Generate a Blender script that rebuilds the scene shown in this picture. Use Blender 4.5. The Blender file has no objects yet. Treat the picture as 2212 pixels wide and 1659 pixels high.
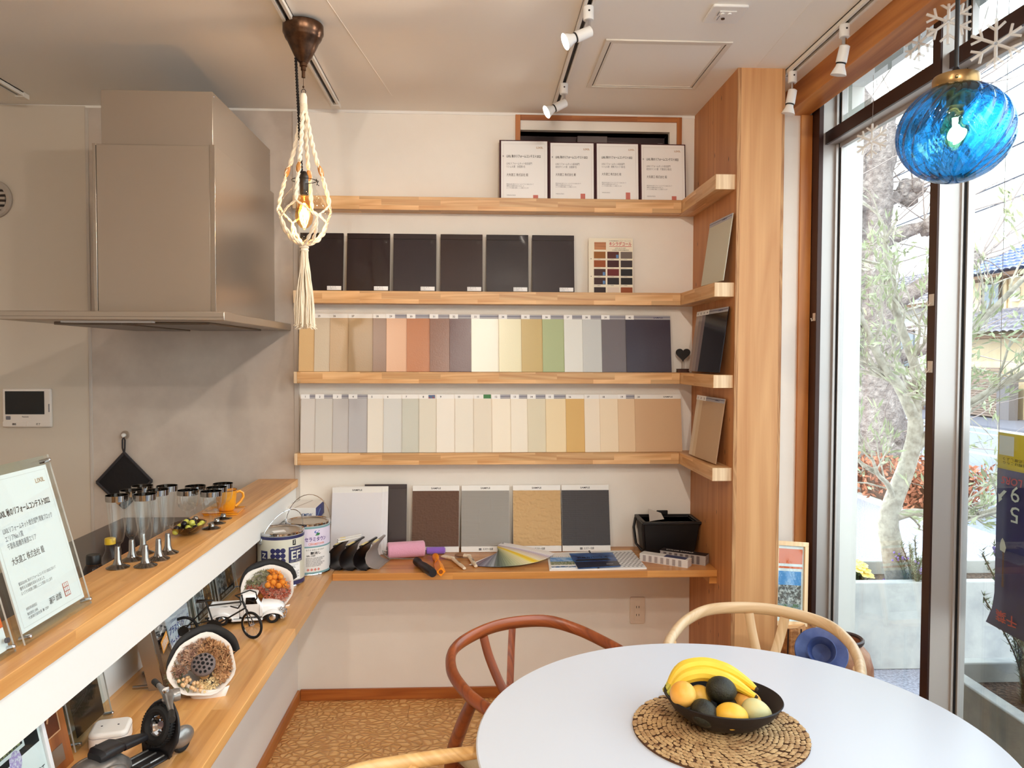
import bpy, bmesh, math, random
from math import sin, cos, pi, radians, sqrt, atan2
from mathutils import Vector, Matrix, noise

random.seed(7)
SC = bpy.context.scene
COL = SC.collection

# ------------------------------------------------------------------ camera
CAM_H = 1.571
def _cam():
    y, p, r = radians(2.6512), radians(1.9371), radians(0.1729)
    F = Vector((sin(y) * cos(p), cos(y) * cos(p), -sin(p)))
    R = Vector((cos(y), -sin(y), 0))
    U = R.cross(F)
    R2 = R * cos(r) + U * sin(r)
    U2 = U * cos(r) - R * sin(r)
    c = bpy.data.cameras.new('camera')
    c.sensor_fit = 'HORIZONTAL'; c.sensor_width = 36.0
    c.lens = 1653.18 / 2212 * 36.0
    c.clip_start = 0.02; c.clip_end = 300
    o = bpy.data.objects.new('camera', c); COL.objects.link(o)
    o.matrix_world = Matrix(((R2.x, U2.x, -F.x, 0), (R2.y, U2.y, -F.y, 0), (R2.z, U2.z, -F.z, CAM_H), (0, 0, 0, 1)))
    SC.camera = o
_cam()

# ------------------------------------------------------------------ world, sun, exposure
SC.view_settings.view_transform = 'Standard'
SC.view_settings.look = 'None'
SC.view_settings.exposure = 0.48
SC.view_settings.gamma = 1.0
SC.view_settings.use_curve_mapping = False
try:
    SC.cycles.use_denoising = True
    SC.cycles.max_bounces = 10
    SC.cycles.diffuse_bounces = 5
    SC.cycles.glossy_bounces = 4
    SC.cycles.transmission_bounces = 8
    SC.cycles.transparent_max_bounces = 24
    SC.cycles.sample_clamp_indirect = 6.0
    SC.cycles.blur_glossy = 0.6
    SC.cycles.caustics_reflective = False
    SC.cycles.caustics_refractive = False
except Exception:
    pass

W = bpy.data.worlds.new('sky'); SC.world = W; W.use_nodes = True
def _world():
    nt = W.node_tree; nt.nodes.clear()
    out = nt.nodes.new('ShaderNodeOutputWorld'); bg = nt.nodes.new('ShaderNodeBackground')
    tc = nt.nodes.new('ShaderNodeTexCoord'); sep = nt.nodes.new('ShaderNodeSeparateXYZ')
    rmp = nt.nodes.new('ShaderNodeValToRGB')
    nz = nt.nodes.new('ShaderNodeTexNoise'); nz.inputs['Scale'].default_value = 2.2; nz.inputs['Detail'].default_value = 5
    mx = nt.nodes.new('ShaderNodeMix'); mx.data_type = 'RGBA'
    r2 = nt.nodes.new('ShaderNodeValToRGB')
    rmp.color_ramp.elements[0].color = (0.95, 0.97, 1.0, 1); rmp.color_ramp.elements[0].position = 0.0
    rmp.color_ramp.elements[1].color = (0.62, 0.78, 1.0, 1); rmp.color_ramp.elements[1].position = 0.75
    r2.color_ramp.elements[0].position = 0.42; r2.color_ramp.elements[1].position = 0.62
    nt.links.new(tc.outputs['Generated'], sep.inputs[0]); nt.links.new(sep.outputs['Z'], rmp.inputs[0])
    nt.links.new(tc.outputs['Generated'], nz.inputs['Vector']); nt.links.new(nz.outputs['Fac'], r2.inputs[0])
    nt.links.new(r2.outputs[0], mx.inputs[0])
    nt.links.new(rmp.outputs[0], mx.inputs[6]); mx.inputs[7].default_value = (1.0, 1.0, 1.0, 1)
    nt.links.new(mx.outputs[2], bg.inputs['Color'])
    bg.inputs['Strength'].default_value = 3.6
    nt.links.new(bg.outputs[0], out.inputs[0])
_world()

def _sun():
    l = bpy.data.lights.new('sun', 'SUN'); l.energy = 3.2; l.angle = radians(2.0); l.color = (1.0, 0.95, 0.86)
    o = bpy.data.objects.new('sun', l); COL.objects.link(o)
    d = Vector((0.62, 0.42, -0.66)).normalized()
    o.rotation_euler = d.to_track_quat('-Z', 'Y').to_euler(); o.location = (0, 0, 12)
_sun()

# ------------------------------------------------------------------ mesh builder
class G:
    def __init__(s): s.v = []; s.f = []
    def add(s, vs, fs):
        n = len(s.v); s.v += [Vector(p) for p in vs]; s.f += [tuple(i + n for i in q) for q in fs]; return s
    def merge(s, o, M=None):
        n = len(s.v); s.v += [(M @ p if M else p.copy()) for p in o.v]; s.f += [tuple(i + n for i in q) for q in o.f]; return s
    def xf(s, M): s.v = [M @ p for p in s.v]; return s
    def box(s, x0, y0, z0, x1, y1, z1):
        if x0 > x1: x0, x1 = x1, x0
        if y0 > y1: y0, y1 = y1, y0
        if z0 > z1: z0, z1 = z1, z0
        return s.add([(x0,y0,z0),(x1,y0,z0),(x1,y1,z0),(x0,y1,z0),(x0,y0,z1),(x1,y0,z1),(x1,y1,z1),(x0,y1,z1)],
                     [(3,2,1,0),(4,5,6,7),(0,1,5,4),(1,2,6,5),(2,3,7,6),(3,0,4,7)])
    def cbox(s, c, sx, sy, sz, M=None):
        g = G().box(-sx/2, -sy/2, -sz/2, sx/2, sy/2, sz/2)
        if M: g.xf(M.to_4x4())
        g.xf(Matrix.Translation(c)); return s.merge(g)
    def bar(s, p0, p1, w, h, up=(0,0,1)):          # rectangular bar between two points
        p0 = Vector(p0); p1 = Vector(p1); d = (p1 - p0); L = d.length; d.normalize()
        u = Vector(up); x = d.cross(u)
        if x.length < 1e-4: x = d.cross(Vector((1,0,0)))
        x.normalize(); u = x.cross(d)
        vs = []
        for p in (p0, p1):
            for a, b in ((-1,-1),(1,-1),(1,1),(-1,1)): vs.append(p + x*(a*w/2) + u*(b*h/2))
        return s.add(vs, [(3,2,1,0),(4,5,6,7),(0,1,5,4),(1,2,6,5),(2,3,7,6),(3,0,4,7)])
    def rings(s, rings, closed=True, cap0=True, cap1=True, loop=False):
        n = len(rings[0]); base = len(s.v)
        for r in rings: s.v += [Vector(p) for p in r]
        m = len(rings); rng = m if loop else m - 1
        for i in range(rng):
            a = base + i*n; b = base + ((i+1) % m)*n
            for j in range(n if closed else n-1):
                k = (j+1) % n; s.f.append((a+j, a+k, b+k, b+j))
        if closed and not loop:
            if cap0: s.f.append(tuple(base + j for j in reversed(range(n))))
            if cap1: s.f.append(tuple(base + (m-1)*n + j for j in range(n)))
        return s
    def cyl(s, p0, p1, r0, r1=None, n=16, cap=True):
        return s.tube([p0, p1], [r0, r0 if r1 is None else r1], n, cap=cap)
    def tube(s, pts, r, n=8, loop=False, cap=True, flat=None, up=None):
        pts = [Vector(p) for p in pts]; m = len(pts)
        rad = r if isinstance(r, (list, tuple)) else [r]*m
        rs = []; prev = None
        for i, p in enumerate(pts):
            if loop: t = pts[(i+1) % m] - pts[i-1]
            else: t = pts[min(i+1, m-1)] - pts[max(i-1, 0)]
            if t.length < 1e-9: t = Vector((0,0,1))
            t.normalize()
            if prev is None:
                a = Vector(up) if up else (Vector((0,0,1)) if abs(t.z) < 0.9 else Vector((1,0,0)))
                x = a.cross(t).normalized()
            else:
                x = prev - t*prev.dot(t)
                if x.length < 1e-6: x = Vector((1,0,0)).cross(t)
                x.normalize()
            prev = x; y = t.cross(x)
            ra = rad[i]; rx, ry = ra if isinstance(ra, (list, tuple)) else (ra, ra)
            rs.append([p + x*(rx*cos(2*pi*k/n)) + y*(ry*sin(2*pi*k/n)) for k in range(n)])
        return s.rings(rs, True, cap, cap, loop)
    def lathe(s, prof, c=(0,0,0), n=24, a0=0.0, a1=2*pi, mod=None, sx=1.0, sy=1.0):
        full = abs(a1 - a0 - 2*pi) < 1e-6; c = Vector(c); rs = []
        cnt = n if full else n + 1
        for r, z in prof:
            ring = []
            for k in range(cnt):
                a = a0 + (a1-a0)*k/n; rr = r*(mod(a, z) if mod else 1.0)
                ring.append(c + Vector((rr*cos(a)*sx, rr*sin(a)*sy, z)))
            rs.append(ring)
        c0 = full and prof[0][0] > 1e-6; c1 = full and prof[-1][0] > 1e-6
        return s.rings(rs, full, False, False)
    def disc(s, c, r, n=24, flip=False, sx=1.0, sy=1.0):
        c = Vector(c); vs = [c + Vector((r*cos(2*pi*k/n)*sx, r*sin(2*pi*k/n)*sy, 0)) for k in range(n)]
        return s.add(vs, [tuple(reversed(range(n))) if flip else tuple(range(n))])
    def sphere(s, c, r, nu=16, nv=10, sx=1, sy=1, sz=1, M=None):
        g = G(); rs = []
        for i in range(1, nv):
            t = pi*i/nv; rs.append([(r*sx*sin(t)*cos(2*pi*k/nu), r*sy*sin(t)*sin(2*pi*k/nu), -r*sz*cos(t)) for k in range(nu)])
        g.rings(rs, True, False, False); b = len(g.v); g.v += [Vector((0,0,-r*sz)), Vector((0,0,r*sz))]
        for k in range(nu):
            g.f.append((b, (k+1) % nu, k)); o = (nv-2)*nu; g.f.append((b+1, o+k, o+(k+1) % nu))
        if M: g.xf(M.to_4x4())
        g.xf(Matrix.Translation(Vector(c))); return s.merge(g)
    def prism(s, pts, z0, z1):                     # 2-D polygon (ccw) extruded along z
        n = len(pts); vs = [(p[0], p[1], z0) for p in pts] + [(p[0], p[1], z1) for p in pts]
        return s.add(vs, [tuple(reversed(range(n))), tuple(range(n, 2*n))] + [(i, (i+1) % n, n+(i+1) % n, n+i) for i in range(n)])
    def quad(s, a, b, c, d): return s.add([a, b, c, d], [(0,1,2,3)])
    def plate(s, x0, y0, x1, y1, z=0.0): return s.add([(x0,y0,z),(x1,y0,z),(x1,y1,z),(x0,y1,z)], [(0,1,2,3)])
    def rbox(s, x0, y0, z0, x1, y1, z1, r, n=4):   # box with rounded vertical edges
        pts = []
        for cx, cy, a in ((x1-r, y1-r, 0), (x0+r, y1-r, pi/2), (x0+r, y0+r, pi), (x1-r, y0+r, 1.5*pi)):
            for k in range(n+1):
                t = a + pi/2*k/n; pts.append((cx + r*cos(t), cy + r*sin(t)))
        return s.prism(pts, z0, z1)

def frame(loc, out, up=(0,0,1)):
    """local x = right, y = up, z = out of the face"""
    o = Vector(out).normalized(); u = Vector(up); u = (u - o*u.dot(o)).normalized(); x = u.cross(o)
    return Matrix(((x.x, u.x, o.x, loc[0]), (x.y, u.y, o.y, loc[1]), (x.z, u.z, o.z, loc[2]), (0,0,0,1)))
def lean(loc, facing, tilt):
    """standing board: 'facing' is its horizontal front direction, top leaning back by tilt degrees"""
    f = Vector(facing).normalized(); t = radians(tilt)
    return frame(loc, f*cos(t) + Vector((0,0,1))*sin(t), Vector((0,0,1))*cos(t) - f*sin(t))

def _mesh(name, g, mat, smooth=True, angle=35):
    me = bpy.data.meshes.new(name); me.from_pydata([tuple(p) for p in g.v], [], g.f); me.update()
    if mat: me.materials.append(mat)
    if smooth:
        me.shade_smooth()
        try: me.set_sharp_from_angle(angle=radians(angle))
        except Exception: pass
    return me

def world_of(o):
    M = o.matrix_basis.copy()
    while o.parent: o = o.parent; M = o.matrix_basis @ M
    return M

def put(name, g, mat, parent=None, label=None, cat=None, group=None, kind=None, world=True, bevel=0, smooth=True, angle=35, segs=2):
    """one mesh object; g is in world coordinates unless world=False (then in the parent's own space)"""
    if parent is not None:
        if world: g = G().merge(g, world_of(parent).inverted())
        org = None
    else:
        xs = [p.x for p in g.v]; ys = [p.y for p in g.v]; zs = [p.z for p in g.v]
        org = Vector(((min(xs)+max(xs))/2, (min(ys)+max(ys))/2, min(zs)))
        g = G().merge(g, Matrix.Translation(-org))
    o = bpy.data.objects.new(name, _mesh(name, g, mat, smooth, angle)); COL.objects.link(o)
    if parent is not None: o.parent = parent
    else: o.location = org
    if bevel:
        b = o.modifiers.new('bevel', 'BEVEL'); b.width = bevel; b.segments = segs; b.limit_method = 'ANGLE'; b.angle_limit = radians(40)
        b.harden_normals = False
    tag(o, label, cat, group, kind); return o
def tag(o, label=None, cat=None, group=None, kind=None):
    if label: o['label'] = label
    if cat: o['category'] = cat
    if group: o['group'] = group
    if kind: o['kind'] = kind
    return o
def thing(name, label, cat, loc=(0,0,0), rotz=0.0, group=None, M=None, kind=None):
    o = bpy.data.objects.new(name, None); COL.objects.link(o); o.empty_display_size = 0.05
    if M is not None: o.matrix_basis = M
    else: o.location = loc; o.rotation_euler = (0, 0, rotz)
    bpy.context.view_layer.update() if False else None
    return tag(o, label, cat, group, kind)
def part(name, g, mat, parent, **k): return put(name, g, mat, parent, world=False, **k)
def dup(root, M, label, group=None):
    r = root.copy(); COL.objects.link(r); r.matrix_basis = M; r['label'] = label
    if group: r['group'] = group
    for ch in list(root.children):
        c = ch.copy(); COL.objects.link(c); c.parent = r
        for h in list(ch.children):
            d = h.copy(); COL.objects.link(d); d.parent = c
    return r

# ------------------------------------------------------------------ lettering (flat print)
_tx = {}
def _glyphs(s, bold):
    k = (s, bold)
    if k not in _tx:
        cu = bpy.data.curves.new('t', 'FONT'); cu.body = s; cu.resolution_u = 2; cu.size = 1.0
        cu.fill_mode = 'FRONT' if hasattr(cu, 'fill_mode') else cu.fill_mode
        if bold: cu.offset = 0.018
        ob = bpy.data.objects.new('t', cu); me = bpy.data.meshes.new_from_object(ob)
        vs = [v.co.copy() for v in me.vertices]; fs = [tuple(p.vertices) for p in me.polygons]
        bpy.data.objects.remove(ob); bpy.data.curves.remove(cu); bpy.data.meshes.remove(me)
        x0 = min((v.x for v in vs), default=0); x1 = max((v.x for v in vs), default=1)
        _tx[k] = ([Vector((v.x - x0, v.y, 0)) for v in vs], fs, max(x1 - x0, 1e-6))
    return _tx[k]
def T(g, s, x, y, h, w=None, align='l', z=0.0006, bold=False, rot=0.0, slant=0.0):
    """write s with its baseline at (x, y); h = letter height (em*0.72), w = total width"""
    vs, fs, L = _glyphs(s, bold); sy = h / 0.72; sx = (w / L) if w else sy
    ox = {'l': 0, 'c': -L*sx/2, 'r': -L*sx}[align]; c, n = cos(rot), sin(rot)
    pts = []
    for v in vs:
        a, b = v.x*sx + ox + v.y*sy*slant, v.y*sy; pts.append((x + a*c - b*n, y + a*n + b*c, z))
    return g.add(pts, fs)

# ------------------------------------------------------------------ materials
def lin(c):
    if isinstance(c, str): c = tuple(int(c.lstrip('#')[i:i+2], 16) for i in (0, 2, 4))
    f = lambda u: u/12.92 if u <= 0.04045 else ((u+0.055)/1.055)**2.4
    return tuple(f(min(max(x, 0), 255)/255.0) for x in c) + (1.0,)
_mats = {}
def mat(name, c=(200,200,200), rough=0.5, metal=0.0, spec=0.5, noise_=None, bump=None, emit=None, trans=0.0, ior=1.45, coat=0.0, alpha=1.0, sheen=0.0, sub=0.0):
    if name in _mats: return _mats[name]
    m = bpy.data.materials.new(name); m.use_nodes = True; nt = m.node_tree; b = nt.nodes['Principled BSDF']
    b.inputs['Base Color'].default_value = lin(c); b.inputs['Roughness'].default_value = rough; b.inputs['Metallic'].default_value = metal
    b.inputs['Specular IOR Level'].default_value = spec; b.inputs['IOR'].default_value = ior
    b.inputs['Transmission Weight'].default_value = trans; b.inputs['Coat Weight'].default_value = coat; b.inputs['Alpha'].default_value = alpha
    b.inputs['Coat Roughness'].default_value = 0.08
    if sheen: b.inputs['Sheen Weight'].default_value = sheen
    if sub: b.inputs['Subsurface Weight'].default_value = sub; b.inputs['Subsurface Radius'].default_value = (0.01, 0.006, 0.003)
    if emit: b.inputs['Emission Color'].default_value = lin(emit[0]); b.inputs['Emission Strength'].default_value = emit[1]
    tc = nt.nodes.new('ShaderNodeTexCoord')
    if noise_:
        sc, c2, lo, hi = noise_
        nz = nt.nodes.new('ShaderNodeTexNoise'); nz.inputs['Scale'].default_value = sc; nz.inputs['Detail'].default_value = 6; nz.inputs['Roughness'].default_value = 0.6
        r = nt.nodes.new('ShaderNodeValToRGB'); r.color_ramp.elements[0].position = lo; r.color_ramp.elements[1].position = hi
        r.color_ramp.elements[0].color = lin(c); r.color_ramp.elements[1].color = lin(c2)
        nt.links.new(tc.outputs['Object'], nz.inputs['Vector']); nt.links.new(nz.outputs['Fac'], r.inputs[0]); nt.links.new(r.outputs[0], b.inputs['Base Color'])
    if bump:
        sc, st, di = bump
        nz = nt.nodes.new('ShaderNodeTexNoise'); nz.inputs['Scale'].default_value = sc; nz.inputs['Detail'].default_value = 4
        bp = nt.nodes.new('ShaderNodeBump'); bp.inputs['Strength'].default_value = st; bp.inputs['Distance'].default_value = di
        nt.links.new(tc.outputs['Object'], nz.inputs['Vector']); nt.links.new(nz.outputs['Fac'], bp.inputs['Height']); nt.links.new(bp.outputs[0], b.inputs['Normal'])
    _mats[name] = m; return m

def wood(name, dark, light, axis='x', grain=1.0, blocks=None, rough=0.42, knots=0.0, coat=0.0, contrast=1.0, vary=0.35):
    """grain runs along the axis; blocks=(length, width) tints glued strips"""
    if name in _mats: return _mats[name]
    m = bpy.data.materials.new(name); m.use_nodes = True; nt = m.node_tree; N = nt.nodes.new; L = nt.links.new; b = nt.nodes['Principled BSDF']
    b.inputs['Roughness'].default_value = rough; b.inputs['Coat Weight'].default_value = coat; b.inputs['Coat Roughness'].default_value = 0.25
    tc = N('ShaderNodeTexCoord'); sp = N('ShaderNodeSeparateXYZ'); L(tc.outputs['Object'], sp.inputs[0])
    i = 'xyz'.index(axis); o1, o2 = [k for k in range(3) if k != i]
    ad = N('ShaderNodeMath'); ad.operation = 'ADD'; L(sp.outputs[o1], ad.inputs[0]); L(sp.outputs[o2], ad.inputs[1])
    cb = N('ShaderNodeCombineXYZ'); L(sp.outputs[i], cb.inputs[0]); L(ad.outputs[0], cb.inputs[1])
    vec = cb.outputs[0]; tint = None
    if blocks:
        br = N('ShaderNodeTexBrick'); br.offset = 0.37; br.inputs['Scale'].default_value = 1.0
        br.inputs['Brick Width'].default_value = blocks[0]; br.inputs['Row Height'].default_value = blocks[1]; br.inputs['Mortar Size'].default_value = 0.0
        br.inputs['Color1'].default_value = (0,0,0,1); br.inputs['Color2'].default_value = (1,1,1,1); L(vec, br.inputs['Vector']); tint = br.outputs['Color']
        # shift the grain from strip to strip
        cb2 = N('ShaderNodeVectorMath'); cb2.operation = 'SCALE'; cb2.inputs['Scale'].default_value = 7.0; L(tint, cb2.inputs[0])
        av = N('ShaderNodeVectorMath'); av.operation = 'ADD'; L(vec, av.inputs[0]); L(cb2.outputs[0], av.inputs[1]); vec = av.outputs[0]
    mp = N('ShaderNodeMapping'); mp.inputs['Scale'].default_value = (1.1*grain, 30*grain, 1); L(vec, mp.inputs['Vector'])
    nz = N('ShaderNodeTexNoise'); nz.inputs['Scale'].default_value = 1.0; nz.inputs['Detail'].default_value = 8; nz.inputs['Roughness'].default_value = 0.62; nz.inputs['Distortion'].default_value = 0.6
    L(mp.outputs[0], nz.inputs['Vector'])
    mp2 = N('ShaderNodeMapping'); mp2.inputs['Scale'].default_value = (0.55*grain, 8*grain, 1); L(vec, mp2.inputs['Vector'])
    nz2 = N('ShaderNodeTexNoise'); nz2.inputs['Scale'].default_value = 1.0; nz2.inputs['Detail'].default_value = 2; nz2.inputs['Distortion'].default_value = 1.2; L(mp2.outputs[0], nz2.inputs['Vector'])
    rg = N('ShaderNodeMath'); rg.operation = 'MULTIPLY'; rg.inputs[1].default_value = 9.0; L(nz2.outputs['Fac'], rg.inputs[0])
    fr = N('ShaderNodeMath'); fr.operation = 'PINGPONG'; fr.inputs[1].default_value = 1.0; L(rg.outputs[0], fr.inputs[0])
    mm = N('ShaderNodeMix'); mm.data_type = 'FLOAT'; mm.inputs[0].default_value = 0.28; L(nz.outputs['Fac'], mm.inputs[2]); L(fr.outputs[0], mm.inputs[3])
    rp = N('ShaderNodeValToRGB'); lo = 0.5 - 0.22/contrast; hi = 0.5 + 0.22/contrast
    rp.color_ramp.elements[0].position = lo; rp.color_ramp.elements[1].position = hi
    rp.color_ramp.elements[0].color = lin(dark); rp.color_ramp.elements[1].color = lin(light); L(mm.outputs[0], rp.inputs[0])
    colr = rp.outputs[0]
    if tint is not None:
        hs = N('ShaderNodeHueSaturation'); vv = N('ShaderNodeMapRange'); vv.inputs['To Min'].default_value = 1.0 - vary/2; vv.inputs['To Max'].default_value = 1.0 + vary/2
        L(tint, vv.inputs['Value']); L(vv.outputs[0], hs.inputs['Value']); L(colr, hs.inputs['Color']); colr = hs.outputs[0]
    if knots:
        mk = N('ShaderNodeMapping'); mk.inputs['Scale'].default_value = (3.4, 9.0, 1); L(cb.outputs[0], mk.inputs['Vector'])
        vo = N('ShaderNodeTexVoronoi'); vo.inputs['Scale'].default_value = knots; vo.inputs['Randomness'].default_value = 1.0; L(mk.outputs[0], vo.inputs['Vector'])
        rk = N('ShaderNodeValToRGB'); rk.color_ramp.elements[0].position = 0.04; rk.color_ramp.elements[0].color = (1,1,1,1); rk.color_ramp.elements[1].position = 0.10; rk.color_ramp.elements[1].color = (0,0,0,1)
        L(vo.outputs['Distance'], rk.inputs[0])
        mc = N('ShaderNodeMix'); mc.data_type = 'RGBA'; L(rk.outputs[0], mc.inputs[0]); L(colr, mc.inputs[6]); mc.inputs[7].default_value = lin((52, 28, 14)); colr = mc.outputs[2]
    L(colr, b.inputs['Base Color'])
    bp = N('ShaderNodeBump'); bp.inputs['Strength'].default_value = 0.12; bp.inputs['Distance'].default_value = 0.002; L(nz.outputs['Fac'], bp.inputs['Height']); L(bp.outputs[0], b.inputs['Normal'])
    _mats[name] = m; return m

def clear(name, tint=(255,255,255), refl=0.5, rough=0.0, thick=0.0):
    """thin clear sheet: transparent with a Fresnel reflection"""
    if name in _mats: return _mats[name]
    m = bpy.data.materials.new(name); m.use_nodes = True; nt = m.node_tree; nt.nodes.clear(); N = nt.nodes.new; L = nt.links.new
    out = N('ShaderNodeOutputMaterial'); tr = N('ShaderNodeBsdfTransparent'); gl = N('ShaderNodeBsdfGlossy'); mx = N('ShaderNodeMixShader'); lw = N('ShaderNodeLayerWeight')
    tr.inputs['Color'].default_value = lin(tint); gl.inputs['Roughness'].default_value = rough; gl.inputs['Color'].default_value = (1,1,1,1)
    lw.inputs['Blend'].default_value = 0.5
    pw = N('ShaderNodeMath'); pw.operation = 'POWER'; pw.inputs[1].default_value = 4.0; mu = N('ShaderNodeMath'); mu.operation = 'MULTIPLY_ADD'; mu.inputs[1].default_value = 0.9*refl; mu.inputs[2].default_value = 0.05*refl
    L(lw.outputs['Facing'], pw.inputs[0]); L(pw.outputs[0], mu.inputs[0]); L(mu.outputs[0], mx.inputs[0]); L(tr.outputs[0], mx.inputs[1]); L(gl.outputs[0], mx.inputs[2]); L(mx.outputs[0], out.inputs[0])
    _mats[name] = m; return m

PI2 = 2*pi
WHITE = mat('white_paint', (238,236,232), 0.55)
PLASTER = mat('plaster', (241,235,226), 0.85, bump=(220, 0.10, 0.002), noise_=(3.0, (236,229,219), 0.35, 0.7))
CEILM = mat('ceiling_paper', (243,238,230), 0.9, bump=(260, 0.08, 0.002))
PAPER = mat('paper', (244,243,242), 0.6)
INK = mat('ink', (28,26,34), 0.6); INKG = mat('ink_grey', (110,108,116), 0.6)
GOLDINK = mat('ink_gold', (190,150,110), 0.5)
REDINK = mat('ink_red', (190,70,60), 0.6)
BLACKP = mat('black_plastic', (16,15,17), 0.35)
BLACKM = mat('black_matte', (14,12,13), 0.7)
CHROME = mat('chrome', (205,205,208), 0.08, 1.0)
STEEL = mat('steel', (176,166,154), 0.32, 1.0, bump=(90, 0.04, 0.001))
WPLAS = mat('white_plastic', (236,234,230), 0.35)
ACRYL = clear('acrylic', (246,250,250), 0.5)
GLASST = clear('thin_glass', (250,252,252), 0.6)
WINGLASS = clear('window_glass', (240,246,246), 0.55)
OAK = wood('oak_counter', (198,138,74), (228,174,108), 'y', 1.0, (0.9, 0.045), 0.34, coat=0.25, vary=0.22)
OAKX = wood('oak_desk', (176,112,50), (214,152,84), 'x', 1.0, (0.8, 0.045), 0.34, coat=0.25, vary=0.2)
RUBX = wood('rubberwood', (196,142,88), (232,190,138), 'x', 1.2, (0.26, 0.026), 0.42, vary=0.3)
RUBY = wood('rubberwood_side', (190,136,84), (228,186,134), 'y', 1.2, (0.26, 0.026), 0.42, vary=0.3)
RUBEND = wood('rubberwood_end', (214,178,136), (242,216,180), 'z', 2.5, None, 0.5)
PLYZ = wood('plywood_front', (196,140,90), (222,172,120), 'z', 0.8, None, 0.5, knots=0.55)
PLYS = wood('plywood_side', (176,112,62), (204,142,88), 'z', 0.7, None, 0.5, knots=2.2)
PLYE = wood('plywood_edge', (150,96,56), (206,160,110), 'z', 4.0, None, 0.6)
BEAMW = wood('cedar_beam', (170,98,42), (216,146,78), 'y', 0.8, None, 0.45, knots=0.9)
JAMBW = wood('jamb_wood', (176,104,44), (212,144,74), 'z', 0.9, None, 0.42)
CASEW = wood('casing_wood', (150,84,36), (200,128,68), 'x', 1.0, (0.3, 0.03), 0.42, vary=0.2)
BASEW = wood('baseboard_wood', (150,76,26), (190,112,50), 'x', 1.0, None, 0.4, coat=0.2)
BRONZE = mat('bronze_alu', (58,36,30), 0.38, 0.35)
ALU = mat('silver_alu', (190,184,180), 0.45, 0.55, bump=(40, 0.03, 0.001))
# ================================================================== room shell
H = 2.68; YB = 3.5; XW = 1.41
def naguri():
    m = bpy.data.materials.new('carved_floor'); m.use_nodes = True; nt = m.node_tree; N = nt.nodes.new; L = nt.links.new; b = nt.nodes['Principled BSDF']
    b.inputs['Roughness'].default_value = 0.38; b.inputs['Coat Weight'].default_value = 0.15; b.inputs['Coat Roughness'].default_value = 0.3
    ge = N('ShaderNodeNewGeometry'); mp = N('ShaderNodeMapping'); mp.inputs['Scale'].default_value = (1.0, 1.25, 1); L(ge.outputs['Position'], mp.inputs['Vector'])
    wz = N('ShaderNodeTexNoise'); wz.inputs['Scale'].default_value = 5; L(mp.outputs[0], wz.inputs['Vector'])
    mv = N('ShaderNodeVectorMath'); mv.operation = 'MULTIPLY_ADD'; mv.inputs[1].default_value = (0.10, 0.10, 0); L(wz.outputs['Color'], mv.inputs[0]); L(mp.outputs[0], mv.inputs[2])
    vo = N('ShaderNodeTexVoronoi'); vo.feature = 'DISTANCE_TO_EDGE'; vo.inputs['Scale'].default_value = 30; L(mv.outputs[0], vo.inputs['Vector'])
    r = N('ShaderNodeMapRange'); r.interpolation_type = 'SMOOTHSTEP'; r.inputs['From Max'].default_value = 0.22; L(vo.outputs['Distance'], r.inputs['Value'])
    nz = N('ShaderNodeTexNoise'); nz.inputs['Scale'].default_value = 2.0; nz.inputs['Detail'].default_value = 5
    m2 = N('ShaderNodeMapping'); m2.inputs['Scale'].default_value = (2, 30, 1); L(ge.outputs['Position'], m2.inputs['Vector']); L(m2.outputs[0], nz.inputs['Vector'])
    cr = N('ShaderNodeValToRGB'); cr.color_ramp.elements[0].position = 0.3; cr.color_ramp.elements[1].position = 0.7
    cr.color_ramp.elements[0].color = lin((228,172,104)); cr.color_ramp.elements[1].color = lin((244,198,132)); L(nz.outputs['Fac'], cr.inputs[0])
    mx = N('ShaderNodeMix'); mx.data_type = 'RGBA'; mx.inputs[6].default_value = lin((208,150,86)); L(r.outputs[0], mx.inputs[0]); L(cr.outputs[0], mx.inputs[7]); L(mx.outputs[2], b.inputs['Base Color'])
    bp = N('ShaderNodeBump'); bp.inputs['Strength'].default_value = 0.7; bp.inputs['Distance'].default_value = 0.006; L(r.outputs[0], bp.inputs['Height']); L(bp.outputs[0], b.inputs['Normal'])
    return m
FLOORM = naguri()
fl = put('floor', G().box(-3.2, -3.0, -0.12, 1.52, 3.5, -0.016), mat('floor_base', (92,56,26), 0.8), kind='structure', label='wooden floor of carved oak boards', smooth=False)
for i in range(54):
    y1 = 3.5 - 0.068 - 0.121*(i-1) if i else 3.5
    y0 = 3.5 - 0.068 - 0.121*i
    if y0 < -3.0: break
    xs = [-3.2]; x = -3.2 + 0.35 + (i*0.73 % 1.7)
    if i == 3: x = -3.2 + 0.35 + 0.0; xs = [-3.2]; x = -1.75
    while x < 1.5: xs.append(x); x += 1.82
    xs.append(1.5)
    for a, b in zip(xs[:-1], xs[1:]):
        put('plank', G().box(a+0.0006, y0+0.0008, -0.016, b-0.0006, y1-0.0008, 0.0), FLOORM, fl, smooth=False)

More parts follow.
